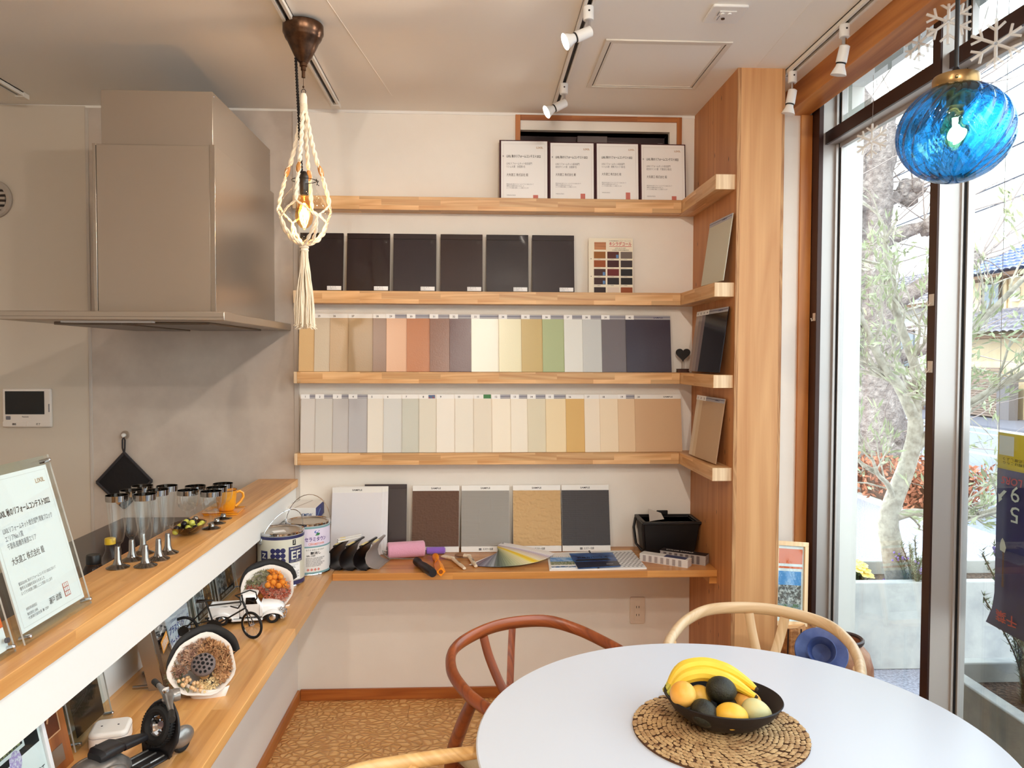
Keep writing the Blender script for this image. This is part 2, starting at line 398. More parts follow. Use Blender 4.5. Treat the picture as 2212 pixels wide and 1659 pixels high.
KPANEL = mat('kitchen_panel', (190,176,164), 0.32, noise_=(5.5, (206,193,180), 0.35, 0.72), spec=0.4)
wb = put('wall_back', G().box(-3.2, YB, 0, 0.193, YB+0.15, 2.9).box(0.881, YB, 0, 1.2, YB+0.15, 2.9).box(0.193, YB, 0, 0.881, YB+0.15, 2.27).box(0.193, YB, 2.606, 0.881, YB+0.15, 2.9).box(1.177, 3.17, 0, 1.62, 3.65, 3.2),
         PLASTER, kind='structure', label='cream plaster back wall', smooth=False)
put('kitchen_panel', G().box(-1.712, YB-0.006, 0.0, -0.822, YB, H-0.012), KPANEL, wb, smooth=False, label='pale stone-look splash panel')
put('kitchen_panel', G().box(-3.19, YB-0.006, 0.0, -1.726, YB, H-0.005), mat('kitchen_panel_plain', (206,194,178), 0.4), wb, smooth=False, label='plain grey-beige wall panel')
put('panel_trim', G().box(-0.822, YB-0.011, 0.9, -0.800, YB, H-0.012), mat('trim_grey', (196,186,176), 0.4), wb, bevel=0.002)
put('panel_trim', G().box(-1.726, YB-0.010, 0.0, -1.712, YB, H-0.012), mat('trim_grey'), wb, bevel=0.002)
put('cornice_strip', G().box(-0.80, YB-0.004, H-0.012, 0.995, YB, H), WHITE, wb, smooth=False)

ce = put('ceiling', G().box(-3.2, -3.0, H, 1.283, 3.5, H+0.2).box(1.283, -3.0, H+0.03, 1.62, 3.5, H+0.2), CEILM, kind='structure', label='cream papered ceiling', smooth=False)
for (a, b) in (((-0.52, 2.0), (-0.36, 3.3)), ((1.03, 2.2), (1.06, 2.9))):
    put('paper_seam', G().bar((a[0], a[1], H-0.0005), (b[0], b[1], H-0.0005), 0.0015, 0.001), mat('seam', (246,240,230), 0.9), ce, smooth=False)
put('wall_left', G().box(-3.35, -3.0, 0, -3.2, 3.65, 2.9), PLASTER, kind='structure', label='plain wall at the far side of the kitchen', smooth=False)
put('wall_rear', G().box(-3.35, -3.15, 0, 1.62, -3.0, 2.9), PLASTER, kind='structure', label='plain rear wall', smooth=False)
put('wall_right', G().box(1.41, -3.0, 2.86, 1.62, 3.17, 3.2).box(1.41, -3.0, -0.12, 1.52, 3.17, 0.06), PLASTER, kind='structure', label='wall strips above and below the long window', smooth=False)

# pillar clad in plywood
pl = put('wall_pillar', G().box(1.010, 2.928, 0, 1.165, 3.5, H), mat('stud', (170,120,70), 0.8), kind='structure', label='plywood-clad pillar at the end of the shelves', smooth=False)
put('plywood_panel', G().box(1.008, 2.913, 0, 1.167, 2.928, H), PLYZ, pl, smooth=False, label='front plywood panel')
put('plywood_panel', G().box(0.995, 2.916, 0, 1.008, 3.5, H), PLYS, pl, smooth=False, label='side plywood panel with small dark knots')
put('plywood_panel', G().box(1.167, 2.916, 0, 1.177, 3.5, H), PLYS, pl, smooth=False)
put('panel_edge', G().box(0.994, 2.9125, 0, 1.0085, 2.9165, H), PLYE, pl, smooth=False)
put('panel_edge', G().box(1.1665, 2.9125, 0, 1.1775, 2.9165, H), PLYE, pl, smooth=False)

put('trim_1', G().box(1.283, -3.0, 2.585, 1.383, 3.17, H+0.03), BEAMW, kind='structure', label='honey-coloured timber beam running above the window', bevel=0.002)
put('trim_2', G().box(1.348, 3.158, 0, 1.396, 3.17, 2.585), JAMBW, kind='structure', label='upright wooden jamb beside the window', bevel=0.001)
put('baseboard_back', G().box(-0.803, YB-0.012, 0, 0.995, YB, 0.052), BASEW, kind='structure', label='brown wooden baseboard along the back wall', bevel=0.002)
BASEY = wood('baseboard_wood_side', (160,90,36), (204,130,64), 'y', 1.0, None, 0.4, coat=0.2)
put('baseboard_left', G().box(-0.815, 0.3, 0, -0.803, YB-0.012, 0.052), BASEY, kind='structure', label='brown wooden baseboard along the half wall', bevel=0.002)
put('wall_half', G().box(-0.98, 0.3, 0, -0.815, YB, 0.669).box(-0.98, 0.3, 0.669, -0.94, YB, 0.986), WHITE, kind='structure', label='white half wall under the counter', smooth=False)

# ------------------------------------------------------------------ long window on the right
wn = thing('window_1', 'tall bronze aluminium window wall facing the street', None, (1.45, 2.7, 0.06), kind='structure')
put('frame_jamb', G().box(1.397, 3.10, 0.0, 1.417, 3.17, 2.86), BRONZE, wn, bevel=0.002, label='dark brown frame upright')
put('frame_reveal', G().box(1.417, 3.13, 0.0, 1.478, 3.20, 2.86), ALU, wn, smooth=False, label='silver reveal of the frame')
put('glazing_bead', G().box(1.478, 3.115, 0.0, 1.488, 3.2, 2.86).box(1.494, 3.105, 0.0, 1.515, 3.2, 2.86), ALU, wn, smooth=False)
put('gasket', G().box(1.488, 3.112, 0.0, 1.494, 3.2, 2.86), BLACKM, wn, smooth=False)
mys = [2.32 - 0.83*k for k in range(7)]
for k, my in enumerate(mys):
    put('mullion', G().box(1.41, my-0.02, 0.0, 1.416, my+0.02, 2.86), BRONZE, wn, smooth=False)
    put('mullion_body', G().box(1.416, my-0.021, 0.0, 1.482, my+0.02, 2.86), ALU, wn, smooth=False)
    put('glazing_bead', G().box(1.482, my-0.028, 0.0, 1.489, my+0.03, 2.86).box(1.496, my-0.038, 0.0, 1.517, my+0.035, 2.86), ALU, wn, smooth=False)
    put('gasket', G().box(1.489, my-0.030, 0.0, 1.496, my+0.032, 2.86), BLACKM, wn, smooth=False)
ends = [3.13] + mys
for k in range(len(ends)-1):
    y1 = ends[k] - (0.0 if k == 0 else 0.021); y0 = ends[k+1] + 0.02
    put('transom', G().box(1.437, y0, 2.455, 1.447, y1, 2.505), BRONZE, wn, smooth=False)
    put('transom_body', G().box(1.447, y0, 2.457, 1.49, y1, 2.503).box(1.49, y0, 2.44, 1.51, y1, 2.515), ALU, wn, smooth=False)
    put('sill', G().box(1.417, y0, 0.0, 1.51, y1, 0.10), BRONZE, wn, smooth=False)
    put('pane', G().box(1.499, y0, 0.10, 1.503, y1, 2.45), WINGLASS, wn, smooth=False)
    put('pane', G().box(1.499, y0, 2.505, 1.503, y1, 2.86), WINGLASS, wn, smooth=False)
def film(s, yc, z0, h):
    g = G(); T(g, s, 0, 0, h, align='c', z=0)
    M = frame((1.5045, yc, z0), (1, 0, 0)); return G().merge(g, M)
FILM = clear('grey_film', (188,192,188), 0.2)
gl = G()
for s, yc in (('工', 3.06), ('建', 2.72), ('矢', 2.28), ('大', 1.86), ):
    gl.merge(film(s, yc, 2.545, 0.27))
put('window_lettering', gl, FILM, wn, smooth=False, label='grey film characters on the upper panes, seen from behind')
# clear hooks stuck on the frame
for (y, z) in ((3.118, 1.745), ):
    put('adhesive_hook', G().box(1.396, y-0.012, z-0.016, 1.3985, y+0.012, z+0.016).tube([(1.3965, y, z-0.008), (1.386, y, z-0.016), (1.384, y, z-0.004)], 0.0025, 6), mat('clear_hook', (206,196,184), 0.15, spec=0.8), label='clear hook stuck on the window jamb beside the pillar', cat='hook', group='clear hooks on the window frame')
for (z, t) in ((1.755, 'upper of the two clear hooks on the window mullion'), (1.548, 'lower of the two clear hooks on the window mullion')):
    put('adhesive_hook', G().box(1.4075, 2.306, z-0.018, 1.4098, 2.330, z+0.018).tube([(1.408, 2.318, z-0.008), (1.397, 2.318, z-0.018), (1.395, 2.318, z-0.004)], 0.0025, 6), mat('clear_hook'), label=t, cat='hook', group='clear hooks on the window frame')

# ------------------------------------------------------------------ small high window in the back wall
w2 = thing('window_2', 'small high window with honey wood casing above the top shelf', None, (0.54, 3.5, 2.27), kind='structure')
put('casing', G().box(0.174, 3.488, 2.27, 0.196, 3.60, 2.67).box(0.912, 3.488, 2.27, 0.934, 3.60, 2.67), wood('casing_wood_v', (150,84,36), (200,128,68), 'z', 1.0, None, 0.42), w2, bevel=0.001)
put('casing', G().box(0.196, 3.488, 2.648, 0.912, 3.60, 2.67), CASEW, w2, bevel=0.001)
put('casing', G().box(0.196, 3.53, 2.606, 0.912, 3.60, 2.648).box(0.881, 3.53, 2.27, 0.912, 3.60, 2.606), CASEW, w2, bevel=0.001)
BRW = mat('brown_sash', (74,56,56), 0.4, 0.2)
put('sash', G().box(0.19, 3.60, 2.56, 0.89, 3.64, 2.65).box(0.19, 3.60, 2.27, 0.215, 3.64, 2.56).box(0.865, 3.60, 2.27, 0.89, 3.64, 2.56).box(0.215, 3.60, 2.27, 0.865, 3.64, 2.30), BRW, w2, smooth=False)
put('pane', G().box(0.215, 3.618, 2.30, 0.865, 3.622, 2.56), clear('dark_glass', (70,60,60), 0.5), w2, smooth=False)
put('opener_box', G().box(0.462, 3.545, 2.552, 0.602, 3.60, 2.596), mat('opener_brown', (112,98,96), 0.4), w2, bevel=0.003)
put('opener_arm', G().tube([(0.60, 3.57, 2.577), (0.74, 3.58, 2.572), (0.86, 3.59, 2.562)], 0.003, 6).box(0.846, 3.58, 2.552, 0.868, 3.60, 2.578), mat('opener_brown'), w2)

# ------------------------------------------------------------------ ceiling hatch, plate
ht = thing('ceiling_hatch', 'square ceiling access hatch with white metal frame', 'hatch', (0.671, 2.912, H))
for (a, b, c, d) in ((0.447,2.676,0.895,2.694),(0.447,3.130,0.895,3.148),(0.447,2.694,0.465,3.130),(0.877,2.694,0.895,3.130)):
    put('frame', G().box(a, b, H-0.006, c, d, H), mat('hatch_alu', (226,218,206), 0.45, 0.15), ht, bevel=0.0015)
put('inner_frame', G().box(0.469,2.698,H-0.004,0.873,2.706,H).box(0.469,3.118,H-0.004,0.873,3.126,H).box(0.469,2.706,H-0.004,0.477,3.118,H).box(0.865,2.706,H-0.004,0.873,3.118,H), mat('hatch_alu'), ht, smooth=False)
put('panel', G().box(0.477,2.706,H-0.0025,0.865,3.118,H), CEILM, ht, smooth=False)
put('joint', G().box(0.465,2.694,H-0.001,0.469,3.130,H).box(0.873,2.694,H-0.001,0.877,3.130,H).box(0.465,2.694,H-0.001,0.877,2.698,H).box(0.465,3.126,H-0.001,0.877,3.130,H), mat('joint_dark', (70,58,50), 0.9), ht, smooth=False)
cp = thing('ceiling_plate', 'white ceiling plate with small buttons near the hatch', 'wall plate', (0.795, 2.458, H))
put('plate', G().rbox(0.738, 2.396, H-0.009, 0.852, 2.520, H, 0.008), WPLAS, cp, bevel=0.003)
put('insert', G().box(0.768, 2.425, H-0.0115, 0.822, 2.490, H-0.009), WPLAS, cp, bevel=0.001)
put('button', G().cyl((0.780, 2.440, H-0.0115), (0.780, 2.440, H-0.015), 0.006, n=14).cyl((0.803, 2.440, H-0.0115), (0.803, 2.440, H-0.015), 0.006, n=14), WPLAS, cp)
put('socket', G().cyl((0.792, 2.474, H-0.0115), (0.792, 2.474, H-0.0145), 0.006, n=14), mat('dark_brass', (80,62,50), 0.4, 0.6), cp)
put('mark', G().box(0.775, 2.455, H-0.012, 0.777, 2.487, H-0.0114).box(0.766, 2.428, H-0.012, 0.768, 2.455, H-0.0114), INKG, cp, smooth=False)

# ------------------------------------------------------------------ shelves
SH = [(2.281, 2.223), (1.866, 1.811), (1.508, 1.457), (1.146, 1.094)]
SIDE = [(2.288, 2.234), (1.872, 1.817), (1.515, 1.462), (1.151, 1.098)]
ords = ['topmost', 'second', 'third', 'lowest']
carry = ['carrying framed certificates', 'carrying black sample panels', 'carrying brown and grey swatch boards', 'carrying pale swatch boards']
for i, ((t, b)) in enumerate(SH):
    s = thing('wall_shelf', '%s of the L-shaped wooden wall shelves, %s' % (ords[i], carry[i]), 'shelf', (0.1, 3.46, b), group='L-shaped wall shelves')
    put('back_board', G().box(-0.792 if i else -0.62-0.17, 3.415, b, 0.917, 3.5, t), RUBX, s, bevel=0.0012)
    put('side_board', G().box(0.918, 2.93, b, 0.995, 3.5, t), RUBY, s, bevel=0.0012)
    put('end_grain', G().box(0.9185, 2.9292, b+0.0008, 0.9945, 2.9302, t-0.0008), RUBEND, s, smooth=False)
    put('end_cap', G().box(-0.806, 3.4155, b, -0.792, 3.5, t), RUBEND, s, bevel=0.001)

# ------------------------------------------------------------------ counter, ledge, desk
cn = thing('counter_top', 'long oak bar counter top above the white half wall', 'counter', (-0.9, 1.9, 0.986))
put('top', G().box(-0.985, 0.3, 0.986, -0.808, YB, 1.021), OAK, cn, bevel=0.0015)
put('fascia', G().box(-0.832, 0.3, 0.881, -0.816, YB, 0.986), WHITE, cn, smooth=False, label='white fascia board under the counter top')
put('ledge', G().box(-0.94, 0.3, 0.669, -0.582, YB, 0.698), OAK, label='lower oak ledge below the bar counter', cat='ledge', bevel=0.0015)
dk = thing('wall_desk', 'narrow oak wall desk under the sample boards', 'desk', (0.2, 3.3, 0.64))
put('top', G().box(-0.581, 3.093, 0.669, 0.995, YB, 0.698), OAKX, dk, bevel=0.0015)
put('support_batten', G().box(0.965, 3.10, 0.640, 0.995, YB, 0.669), OAKX, dk, smooth=False)

# kitchen run behind the half wall
kc = thing('kitchen_counter', 'dark glossy kitchen worktop behind the bar counter', 'kitchen counter', (-1.28, 2.3, 0))
put('cabinet', G().box(-1.56, 1.0, 0.08, -0.99, YB-0.006, 0.82), WHITE, kc, smooth=False)
put('plinth', G().box(-1.52, 1.05, 0.0, -0.99, YB-0.006, 0.08), BLACKM, kc, smooth=False)
put('worktop', G().box(-1.585, 0.9, 0.82, -0.985, YB-0.006, 0.85), mat('dark_worktop', (52,40,40), 0.16, spec=0.5), kc, bevel=0.002)
for k in range(4):
    put('cabinet_door', G().box(-1.578, 1.02+k*0.6, 0.10, -1.56, 1.60+k*0.6, 0.80), WHITE, kc, bevel=0.002)
# ================================================================== tracks, spots, pendants, hood
TRK = mat('track_white', (232,226,216), 0.4); TRKD = mat('track_slot', (38,30,28), 0.6)
def track(x, y0, y1, label, w=0.034):
    t = thing('lighting_track', label, 'lighting track', (x, (y0+y1)/2, H), group='ceiling lighting tracks')
    put('rail', G().box(x-w/2, y0, H-0.018, x-w/2+0.010, y1, H).box(x+w/2-0.010, y0, H-0.018, x+w/2, y1, H).box(x-w/2, y0, H-0.004, x+w/2, y1, H), TRK, t, smooth=False)
    put('slot', G().box(x-w/2+0.010, y0, H-0.008, x+w/2-0.010, y1, H-0.004), TRKD, t, smooth=False)
    put('end_cap', G().box(x-w/2-0.001, y1-0.045, H-0.021, x+w/2+0.001, y1, H), TRK, t, bevel=0.002)
    return t
track(-0.613, -2.6, 3.42, 'white lighting track carrying the rope-netted pendant')
track(0.346, -2.6, 3.39, 'white lighting track with two lit spotlights')
track(1.200, -2.6, 2.99, 'white lighting track beside the timber beam')
track(-1.915, -1.0, 3.38, 'short white track above the kitchen at the far left')

SPOTLIT = mat('led_face', (255,255,255), 0.4, emit=((255,246,232), 18.0))
SPOTOFF = mat('lamp_face', (226,218,210), 0.25, spec=0.6)
def spot(x, y, aim, label, lit, watts=0.0, ang=100):
    """track spotlight: adapter, chrome stem, cylindrical head, flared lamp"""
    t = thing('track_spotlight', label, 'spotlight', (x, y, H-0.018), group='track spotlights')
    put('adapter', G().cyl((x, y, H-0.016), (x, y, H-0.058), 0.0165, n=20), WPLAS, t, bevel=0.002)
    put('adapter_screw', G().cyl((x, y-0.0160, H-0.034), (x, y-0.0172, H-0.034), 0.0032, n=10), TRKD, t)
    put('stem', G().cyl((x, y, H-0.058), (x, y, H-0.092), 0.0072, n=12), CHROME, t)
    a = Vector(aim).normalized(); p = Vector((x, y, H-0.094))
    put('head', G().tube([p - a*0.012, p - a*0.008, p + a*0.042, p + a*0.044], [0.010, 0.0165, 0.0175, 0.015], 22), WPLAS, t)
    put('collar', G().tube([p + a*0.043, p + a*0.048], [0.0155, 0.0155], 20), BLACKM, t)
    put('lamp', G().tube([p + a*0.047, p + a*0.056, p + a*0.072, p + a*0.082], [0.0135, 0.015, 0.022, 0.0255], 24, cap=False), mat('lamp_body', (240,238,234), 0.35), t)
    put('lamp_face', G().tube([p + a*0.0805, p + a*0.0822], [0.0245, 0.0245], 24), SPOTLIT if lit else SPOTOFF, t)
    if lit and watts:
        l = bpy.data.lights.new('spot_beam', 'SPOT'); l.energy = watts; l.spot_size = radians(ang); l.spot_blend = 0.8; l.shadow_soft_size = 0.03; l.color = (1.0, 0.90, 0.78)
        o = bpy.data.objects.new('spot_beam', l); COL.objects.link(o); o.parent = t
        q = p + a*0.088; o.location = q - t.location; o.rotation_euler = a.to_track_quat('-Z', 'Y').to_euler()
    return t
spot(0.346, 2.405, (-0.80, -0.10, -0.38), 'lit track spotlight nearer the camera on the middle track', True, 16)
spot(0.346, 3.075, (-0.76, -0.15, -0.42), 'lit track spotlight at the far end of the middle track', True, 12)
spot(1.200, 2.487, (-0.12, 0.18, -0.9), 'unlit track spotlight farther out along the beam track', False)
spot(1.200, 2.90, (-0.15, 0.05, -0.9), 'unlit track spotlight beside the plywood pillar', False)
# added fill lamps on the same rails, out of view, to brighten the room
for k, (x, y, a, w_) in enumerate(((0.346, 0.9, (-0.25, 0.85, -0.45), 26), (0.346, -0.5, (-0.05, 0.9, -0.6), 60), (-0.613, 0.3, (0.3, 0.9, -0.45), 26), (0.346, -1.8, (0.0, -0.7, -0.6), 90))):
    spot(x, y, a, 'added fill spotlight number %s behind the camera on the ceiling rails' % ('one', 'two', 'three', 'four')[k], True, w_, 130)

# ------------------------------------------------------------------ glass pendant in a macrame net
PX, PY = -0.575, 2.60
COTTON = mat('cotton_cord', (236,222,198), 0.85, bump=(900, 0.5, 0.001), sheen=0.2)
ANTB = mat('antique_brass', (92,66,48), 0.3, 0.85, noise_=(40, (60,42,32), 0.4, 0.7))
pd = thing('macrame_pendant', 'clear glass jar pendant hung in a white macrame net with tassel', 'pendant lamp', (PX, PY, 1.664))
put('canopy', G().lathe([(0.0, 2.672), (0.063, 2.672), (0.066, 2.668), (0.066, 2.642), (0.062, 2.636), (0.060, 2.628), (0.057, 2.622), (0.053, 2.618), (0.040, 2.590), (0.028, 2.565), (0.0165, 2.549), (0.015, 2.546), (0.0, 2.545)], (PX, PY, 0), 40), ANTB, pd, label='turned dark brass ceiling canopy')
put('gripper', G().lathe([(0.0, 2.546), (0.0125, 2.546), (0.0125, 2.535), (0.0085, 2.533), (0.0085, 2.522), (0.006, 2.520), (0.006, 2.498), (0.0, 2.497)], (PX, PY, 0), 20).cyl((PX, PY, 2.498), (PX, PY, 2.468), 0.0009, n=6).sphere((PX, PY, 2.468), 0.004, 10, 6), ANTB, pd)
put('hook_ring', G().tube([(PX + 0.007*cos(a*PI2/16), PY, 2.452 + 0.009*sin(a*PI2/16)) for a in range(16)], 0.0012, 6, loop=True), BLACKP, pd)
# twisted black flex
g = G()
for ph in (0, pi):
    pts = []
    for i in range(121):
        t = i/120; z = 2.56 - t*(2.56-2.185); x = PX - 0.024 + t*0.017; pts.append((x + 0.0028*cos(ph + t*PI2*19), PY - 0.004 + 0.0028*sin(ph + t*PI2*19), z))
    g.tube(pts, 0.0026, 6)
put('flex', g, mat('black_flex', (24,18,18), 0.8), pd, label='twisted black cable')
put('lampholder', G().lathe([(0.0, 2.192), (0.007, 2.19), (0.012, 2.180), (0.0145, 2.175), (0.0145, 2.118), (0.012, 2.112), (0.0, 2.112)], (PX, PY, 0), 20), mat('holder_black', (20,18,18), 0.4), pd)
# glass jar (thin, seeded)
prof = [(0.045, 2.170), (0.042, 2.163), (0.037, 2.150), (0.036, 2.142), (0.040, 2.132), (0.052, 2.118), (0.066, 2.100), (0.077, 2.078), (0.082, 2.055), (0.0815, 2.030), (0.075, 2.003), (0.062, 1.980), (0.044, 1.964), (0.022, 1.957), (0.0, 1.956)]
put('glass_jar', G().lathe(prof, (PX, PY, 0), 40), GLASST, pd, label='clear seeded glass jar')
gb = G()
for k in range(110):
    a = random.uniform(0, PI2); j = random.uniform(4, 12.9); i = int(j); f = j - i; r = prof[i][0]*(1-f)+prof[i+1][0]*f; z = prof[i][1]*(1-f)+prof[i+1][1]*f
    gb.sphere((PX + r*0.985*cos(a), PY + r*0.985*sin(a), z), random.uniform(0.0005, 0.0014), 6, 4)
put('glass_bubbles', gb, mat('bubble', (250,246,238), 0.1, spec=0.8), pd, kind='stuff')
put('wire_collar', G().tube([(PX + 0.040*cos(a*PI2/32), PY + 0.040*sin(a*PI2/32), 2.160) for a in range(32)], 0.0014, 6, loop=True).tube([(PX+0.040, PY-0.004, 2.160), (PX+0.050, PY-0.012, 2.156), (PX+0.046, PY-0.014, 2.146), (PX+0.052, PY-0.012, 2.140)], 0.0014, 6).tube([(PX+0.042, PY-0.010, 2.163), (PX+0.047, PY-0.014, 2.150), (PX+0.044, PY-0.013, 2.142)], 0.0014, 6), BLACKP, pd)
bulb = put('bulb', G().lathe([(0.0, 2.114), (0.012, 2.112), (0.013, 2.100), (0.020, 2.080), (0.029, 2.056), (0.030, 2.040), (0.024, 2.018), (0.012, 2.004), (0.0, 2.001)], (PX, PY, 0), 24), clear('amber_glass', (255,226,178), 0.5), pd, label='amber filament bulb')
gf = G()
for k in range(6):
    a = k*PI2/6; gf.tube([(PX + 0.003*cos(a), PY + 0.003*sin(a), 2.085), (PX + 0.010*cos(a+0.5), PY + 0.010*sin(a+0.5), 2.045), (PX + 0.004*cos(a+1.0), PY + 0.004*sin(a+1.0), 2.020)], 0.0011, 5)
put('filament', gf, mat('filament_glow', (255,180,90), 0.5, emit=((255,190,96), 60.0)), pd)
def plight(parent, loc, e, col, r=0.02):
    l = bpy.data.lights.new('bulb_light', 'POINT'); l.energy = e; l.color = col; l.shadow_soft_size = r
    o = bpy.data.objects.new('bulb_light', l); COL.objects.link(o); o.parent = parent; o.location = Vector(loc) - world_of(parent).translation
plight(pd, (PX, PY, 2.045), 2.0, (1.0, 0.72, 0.42))
# macrame: top loop + wrap, four arms, net, knot, tassel
def rope(g, pts, r=0.0032, strands=2, twist=70, n=5, sub=10):
    P = [Vector(p) for p in pts]; Q = []
    for i in range(len(P)-1):
        for k in range(sub): Q.append(P[i].lerp(P[i+1], k/sub))
    Q.append(P[-1]); L = sum((Q[i+1]-Q[i]).length for i in range(len(Q)-1)); d = 0
    for s in range(strands):
        pts2 = []; d = 0
        for i, q in enumerate(Q):
            if i: d += (Q[i]-Q[i-1]).length
            t = (Q[min(i+1, len(Q)-1)] - Q[max(i-1, 0)]).normalized(); x = t.cross(Vector((0.3, 1, 0.2))).normalized(); y = t.cross(x); a = d*twist*2 + s*PI2/strands
            pts2.append(q + (x*cos(a) + y*sin(a))*r*0.75)
        g.tube(pts2, r, n)
    return g
put('top_wrap', G().lathe([(0.0, 2.448), (0.008, 2.446), (0.0115, 2.436), (0.0115, 2.412)] + [v for k in range(13) for v in ((0.0118, 2.412-k*0.0025), (0.0130, 2.4108-k*0.0025))] + [(0.0115, 2.379), (0.0, 2.378)], (PX, PY, 0), 20), COTTON, pd)
arms = G(); beads = []; net = G()
for k in range(4):
    a = radians(-95 + 90*k); ux, uy = cos(a), sin(a)
    P = lambda r, z, da=0.0: (PX + r*cos(a+da), PY + r*sin(a+da), z)
    # square-knot sennit
    pts = [P(0.008, 2.385), P(0.020, 2.32), P(0.033, 2.26), P(0.047, 2.212)]
    rope(arms, pts, 0.0045, 2, 55, 6, 9); rope(arms, [P(0.010, 2.385), P(0.024, 2.30), P(0.045, 2.212)], 0.0028, 2, 90, 5, 8)
    for da in (-0.10, 0.10): rope(arms, [P(0.047, 2.212), P(0.055, 2.198, da), P(0.061, 2.180, da), P(0.064, 2.165)], 0.0022, 2, 90, 5, 5)
    rope(arms, [P(0.064, 2.165), P(0.074, 2.13), P(0.083, 2.098), P(0.085, 2.078)], 0.0042, 2, 60, 6, 6)
    bd = Vector(P(0.0565, 2.190)); beads.append((bd, (Vector(P(0.064, 2.165)) - Vector(P(0.047, 2.212))).normalized()))
    for sgn in (-1, 1):
        rope(net, [P(0.086, 2.078), P(0.087, 2.058, sgn*0.35), P(0.0845, 2.030, sgn*0.785)], 0.0024, 2, 90, 5, 6)
        rope(net, [P(0.085, 2.030, sgn*0.785), P(0.070, 1.992, sgn*0.70), P(0.044, 1.962, sgn*0.55), P(0.012, 1.946, sgn*0.2)], 0.0036, 2, 60, 6, 6)
put('net_arms', arms, COTTON, pd, label='four knotted cotton arms')
put('net', net, COTTON, pd, label='knotted cotton net around the jar')
for c, d in beads:
    put('wooden_bead', G().sphere((0,0,0), 1.0, 14, 10, 0.0085, 0.0085, 0.021, None).xf(Matrix.Translation(c) @ d.to_track_quat('Z', 'Y').to_matrix().to_4x4()), wood('bead_wood', (170,110,50), (206,150,84), 'z', 6), pd)
put('knot', G().lathe([(0.0, 1.958), (0.013, 1.955), (0.0155, 1.948), (0.012, 1.944), (0.0155, 1.938), (0.012, 1.934), (0.0145, 1.928), (0.010, 1.922), (0.0, 1.922)], (PX, PY, 0), 18), COTTON, pd)
gt = G()
for k in range(70):
    a = random.uniform(0, PI2); r0 = 0.010*sqrt(random.random()); r1 = 0.006 + 0.028*sqrt(random.random()); zb = 1.668 + random.uniform(0, 0.02); w1 = random.uniform(-1, 1); ph = random.uniform(0, 6)
    pts = []
    for i in range(11):
        t = i/10; r = r0 + (r1-r0)*min(1, t*1.3)**1.1; wob = 0.0022*sin(ph + t*9)
        pts.append((PX + r*cos(a) + wob, PY + r*sin(a) + 0.0022*cos(ph + t*8)*w1, 1.928 + (zb-1.928)*t))
    pts.append((pts[-1][0] + 0.006*cos(a), pts[-1][1] + 0.006*sin(a), zb - 0.004))
    gt.tube(pts, 0.0017, 5)
put('tassel', gt, COTTON, pd, kind='stuff', label='long cotton tassel')

# ------------------------------------------------------------------ blue swirl glass pendant
BX, BY, BZ = 0.952, 1.50, 2.022
bp = thing('blue_pendant', 'blue swirled glass globe pendant with brass cap', 'pendant lamp', (BX, BY, BZ-0.097))
def blue_glass():
    m = bpy.data.materials.new('blue_glass'); m.use_nodes = True; nt = m.node_tree; nt.nodes.clear(); N = nt.nodes.new; L = nt.links.new
    out = N('ShaderNodeOutputMaterial'); rf = N('ShaderNodeBsdfRefraction'); tr = N('ShaderNodeBsdfTransparent'); gl = N('ShaderNodeBsdfGlossy'); m1 = N('ShaderNodeMixShader'); m2 = N('ShaderNodeMixShader'); lw = N('ShaderNodeLayerWeight')
    c = lin((92,196,246)); rf.inputs['Color'].default_value = c; rf.inputs['IOR'].default_value = 1.18; rf.inputs['Roughness'].default_value = 0.0; tr.inputs['Color'].default_value = c
    gl.inputs['Roughness'].default_value = 0.02; lw.inputs['Blend'].default_value = 0.5
    pw = N('ShaderNodeMath'); pw.operation = 'POWER'; pw.inputs[1].default_value = 3.0; mu = N('ShaderNodeMath'); mu.operation = 'MULTIPLY_ADD'; mu.inputs[1].default_value = 0.55; mu.inputs[2].default_value = 0.05
    L(lw.outputs['Facing'], pw.inputs[0]); L(pw.outputs[0], mu.inputs[0]); L(mu.outputs[0], m2.inputs[0]); m1.inputs[0].default_value = 0.35
    L(rf.outputs[0], m1.inputs[1]); L(tr.outputs[0], m1.inputs[2]); L(m1.outputs[0], m2.inputs[1]); L(gl.outputs[0], m2.inputs[2]); L(m2.outputs[0], out.inputs[0])
    return m
def ball(rx, rz, amp):
    pf = []
    for i in range(40):
        t = 0.36 + (pi-0.36)*i/39; pf.append((rx*sin(t) if i < 39 else 0.0, rz*cos(t)))
    return G().lathe(pf, (BX, BY, BZ), 200, mod=lambda a, z: 1.0 + amp*(abs(sin(10*(a - 6.0*z)))-0.55)*min(1.0, (1-(z/rz)**2)*2.2+0.08))
put('glass_globe', ball(0.1045, 0.0985, 0.055), blue_glass(), bp, angle=80, label='blue swirl-ribbed glass globe')
BRS = mat('brushed_brass', (160,128,84), 0.3, 0.9)
put('cap', G().lathe([(0.0, BZ+0.118), (0.024, BZ+0.117), (0.040, BZ+0.112), (0.0425, BZ+0.108), (0.0425, BZ+0.090), (0.040, BZ+0.086), (0.0, BZ+0.086)], (BX, BY, 0), 36), BRS, bp)
for p_ in ((BX-0.022, BY-0.037, BZ+0.098), (BX+0.041, BY-0.012, BZ+0.098)): put('cap_screw', G().sphere(p_, 0.0035, 8, 6), BRS, bp)
put('grommet', G().lathe([(0.0, BZ+0.130), (0.005, BZ+0.129), (0.009, BZ+0.122), (0.009, BZ+0.117), (0.0, BZ+0.116)], (BX, BY, 0), 16), BLACKP, bp)
put('cable', G().cyl((BX, BY, BZ+0.125), (BX, BY, H-0.02), 0.0042, n=10), BLACKP, bp)
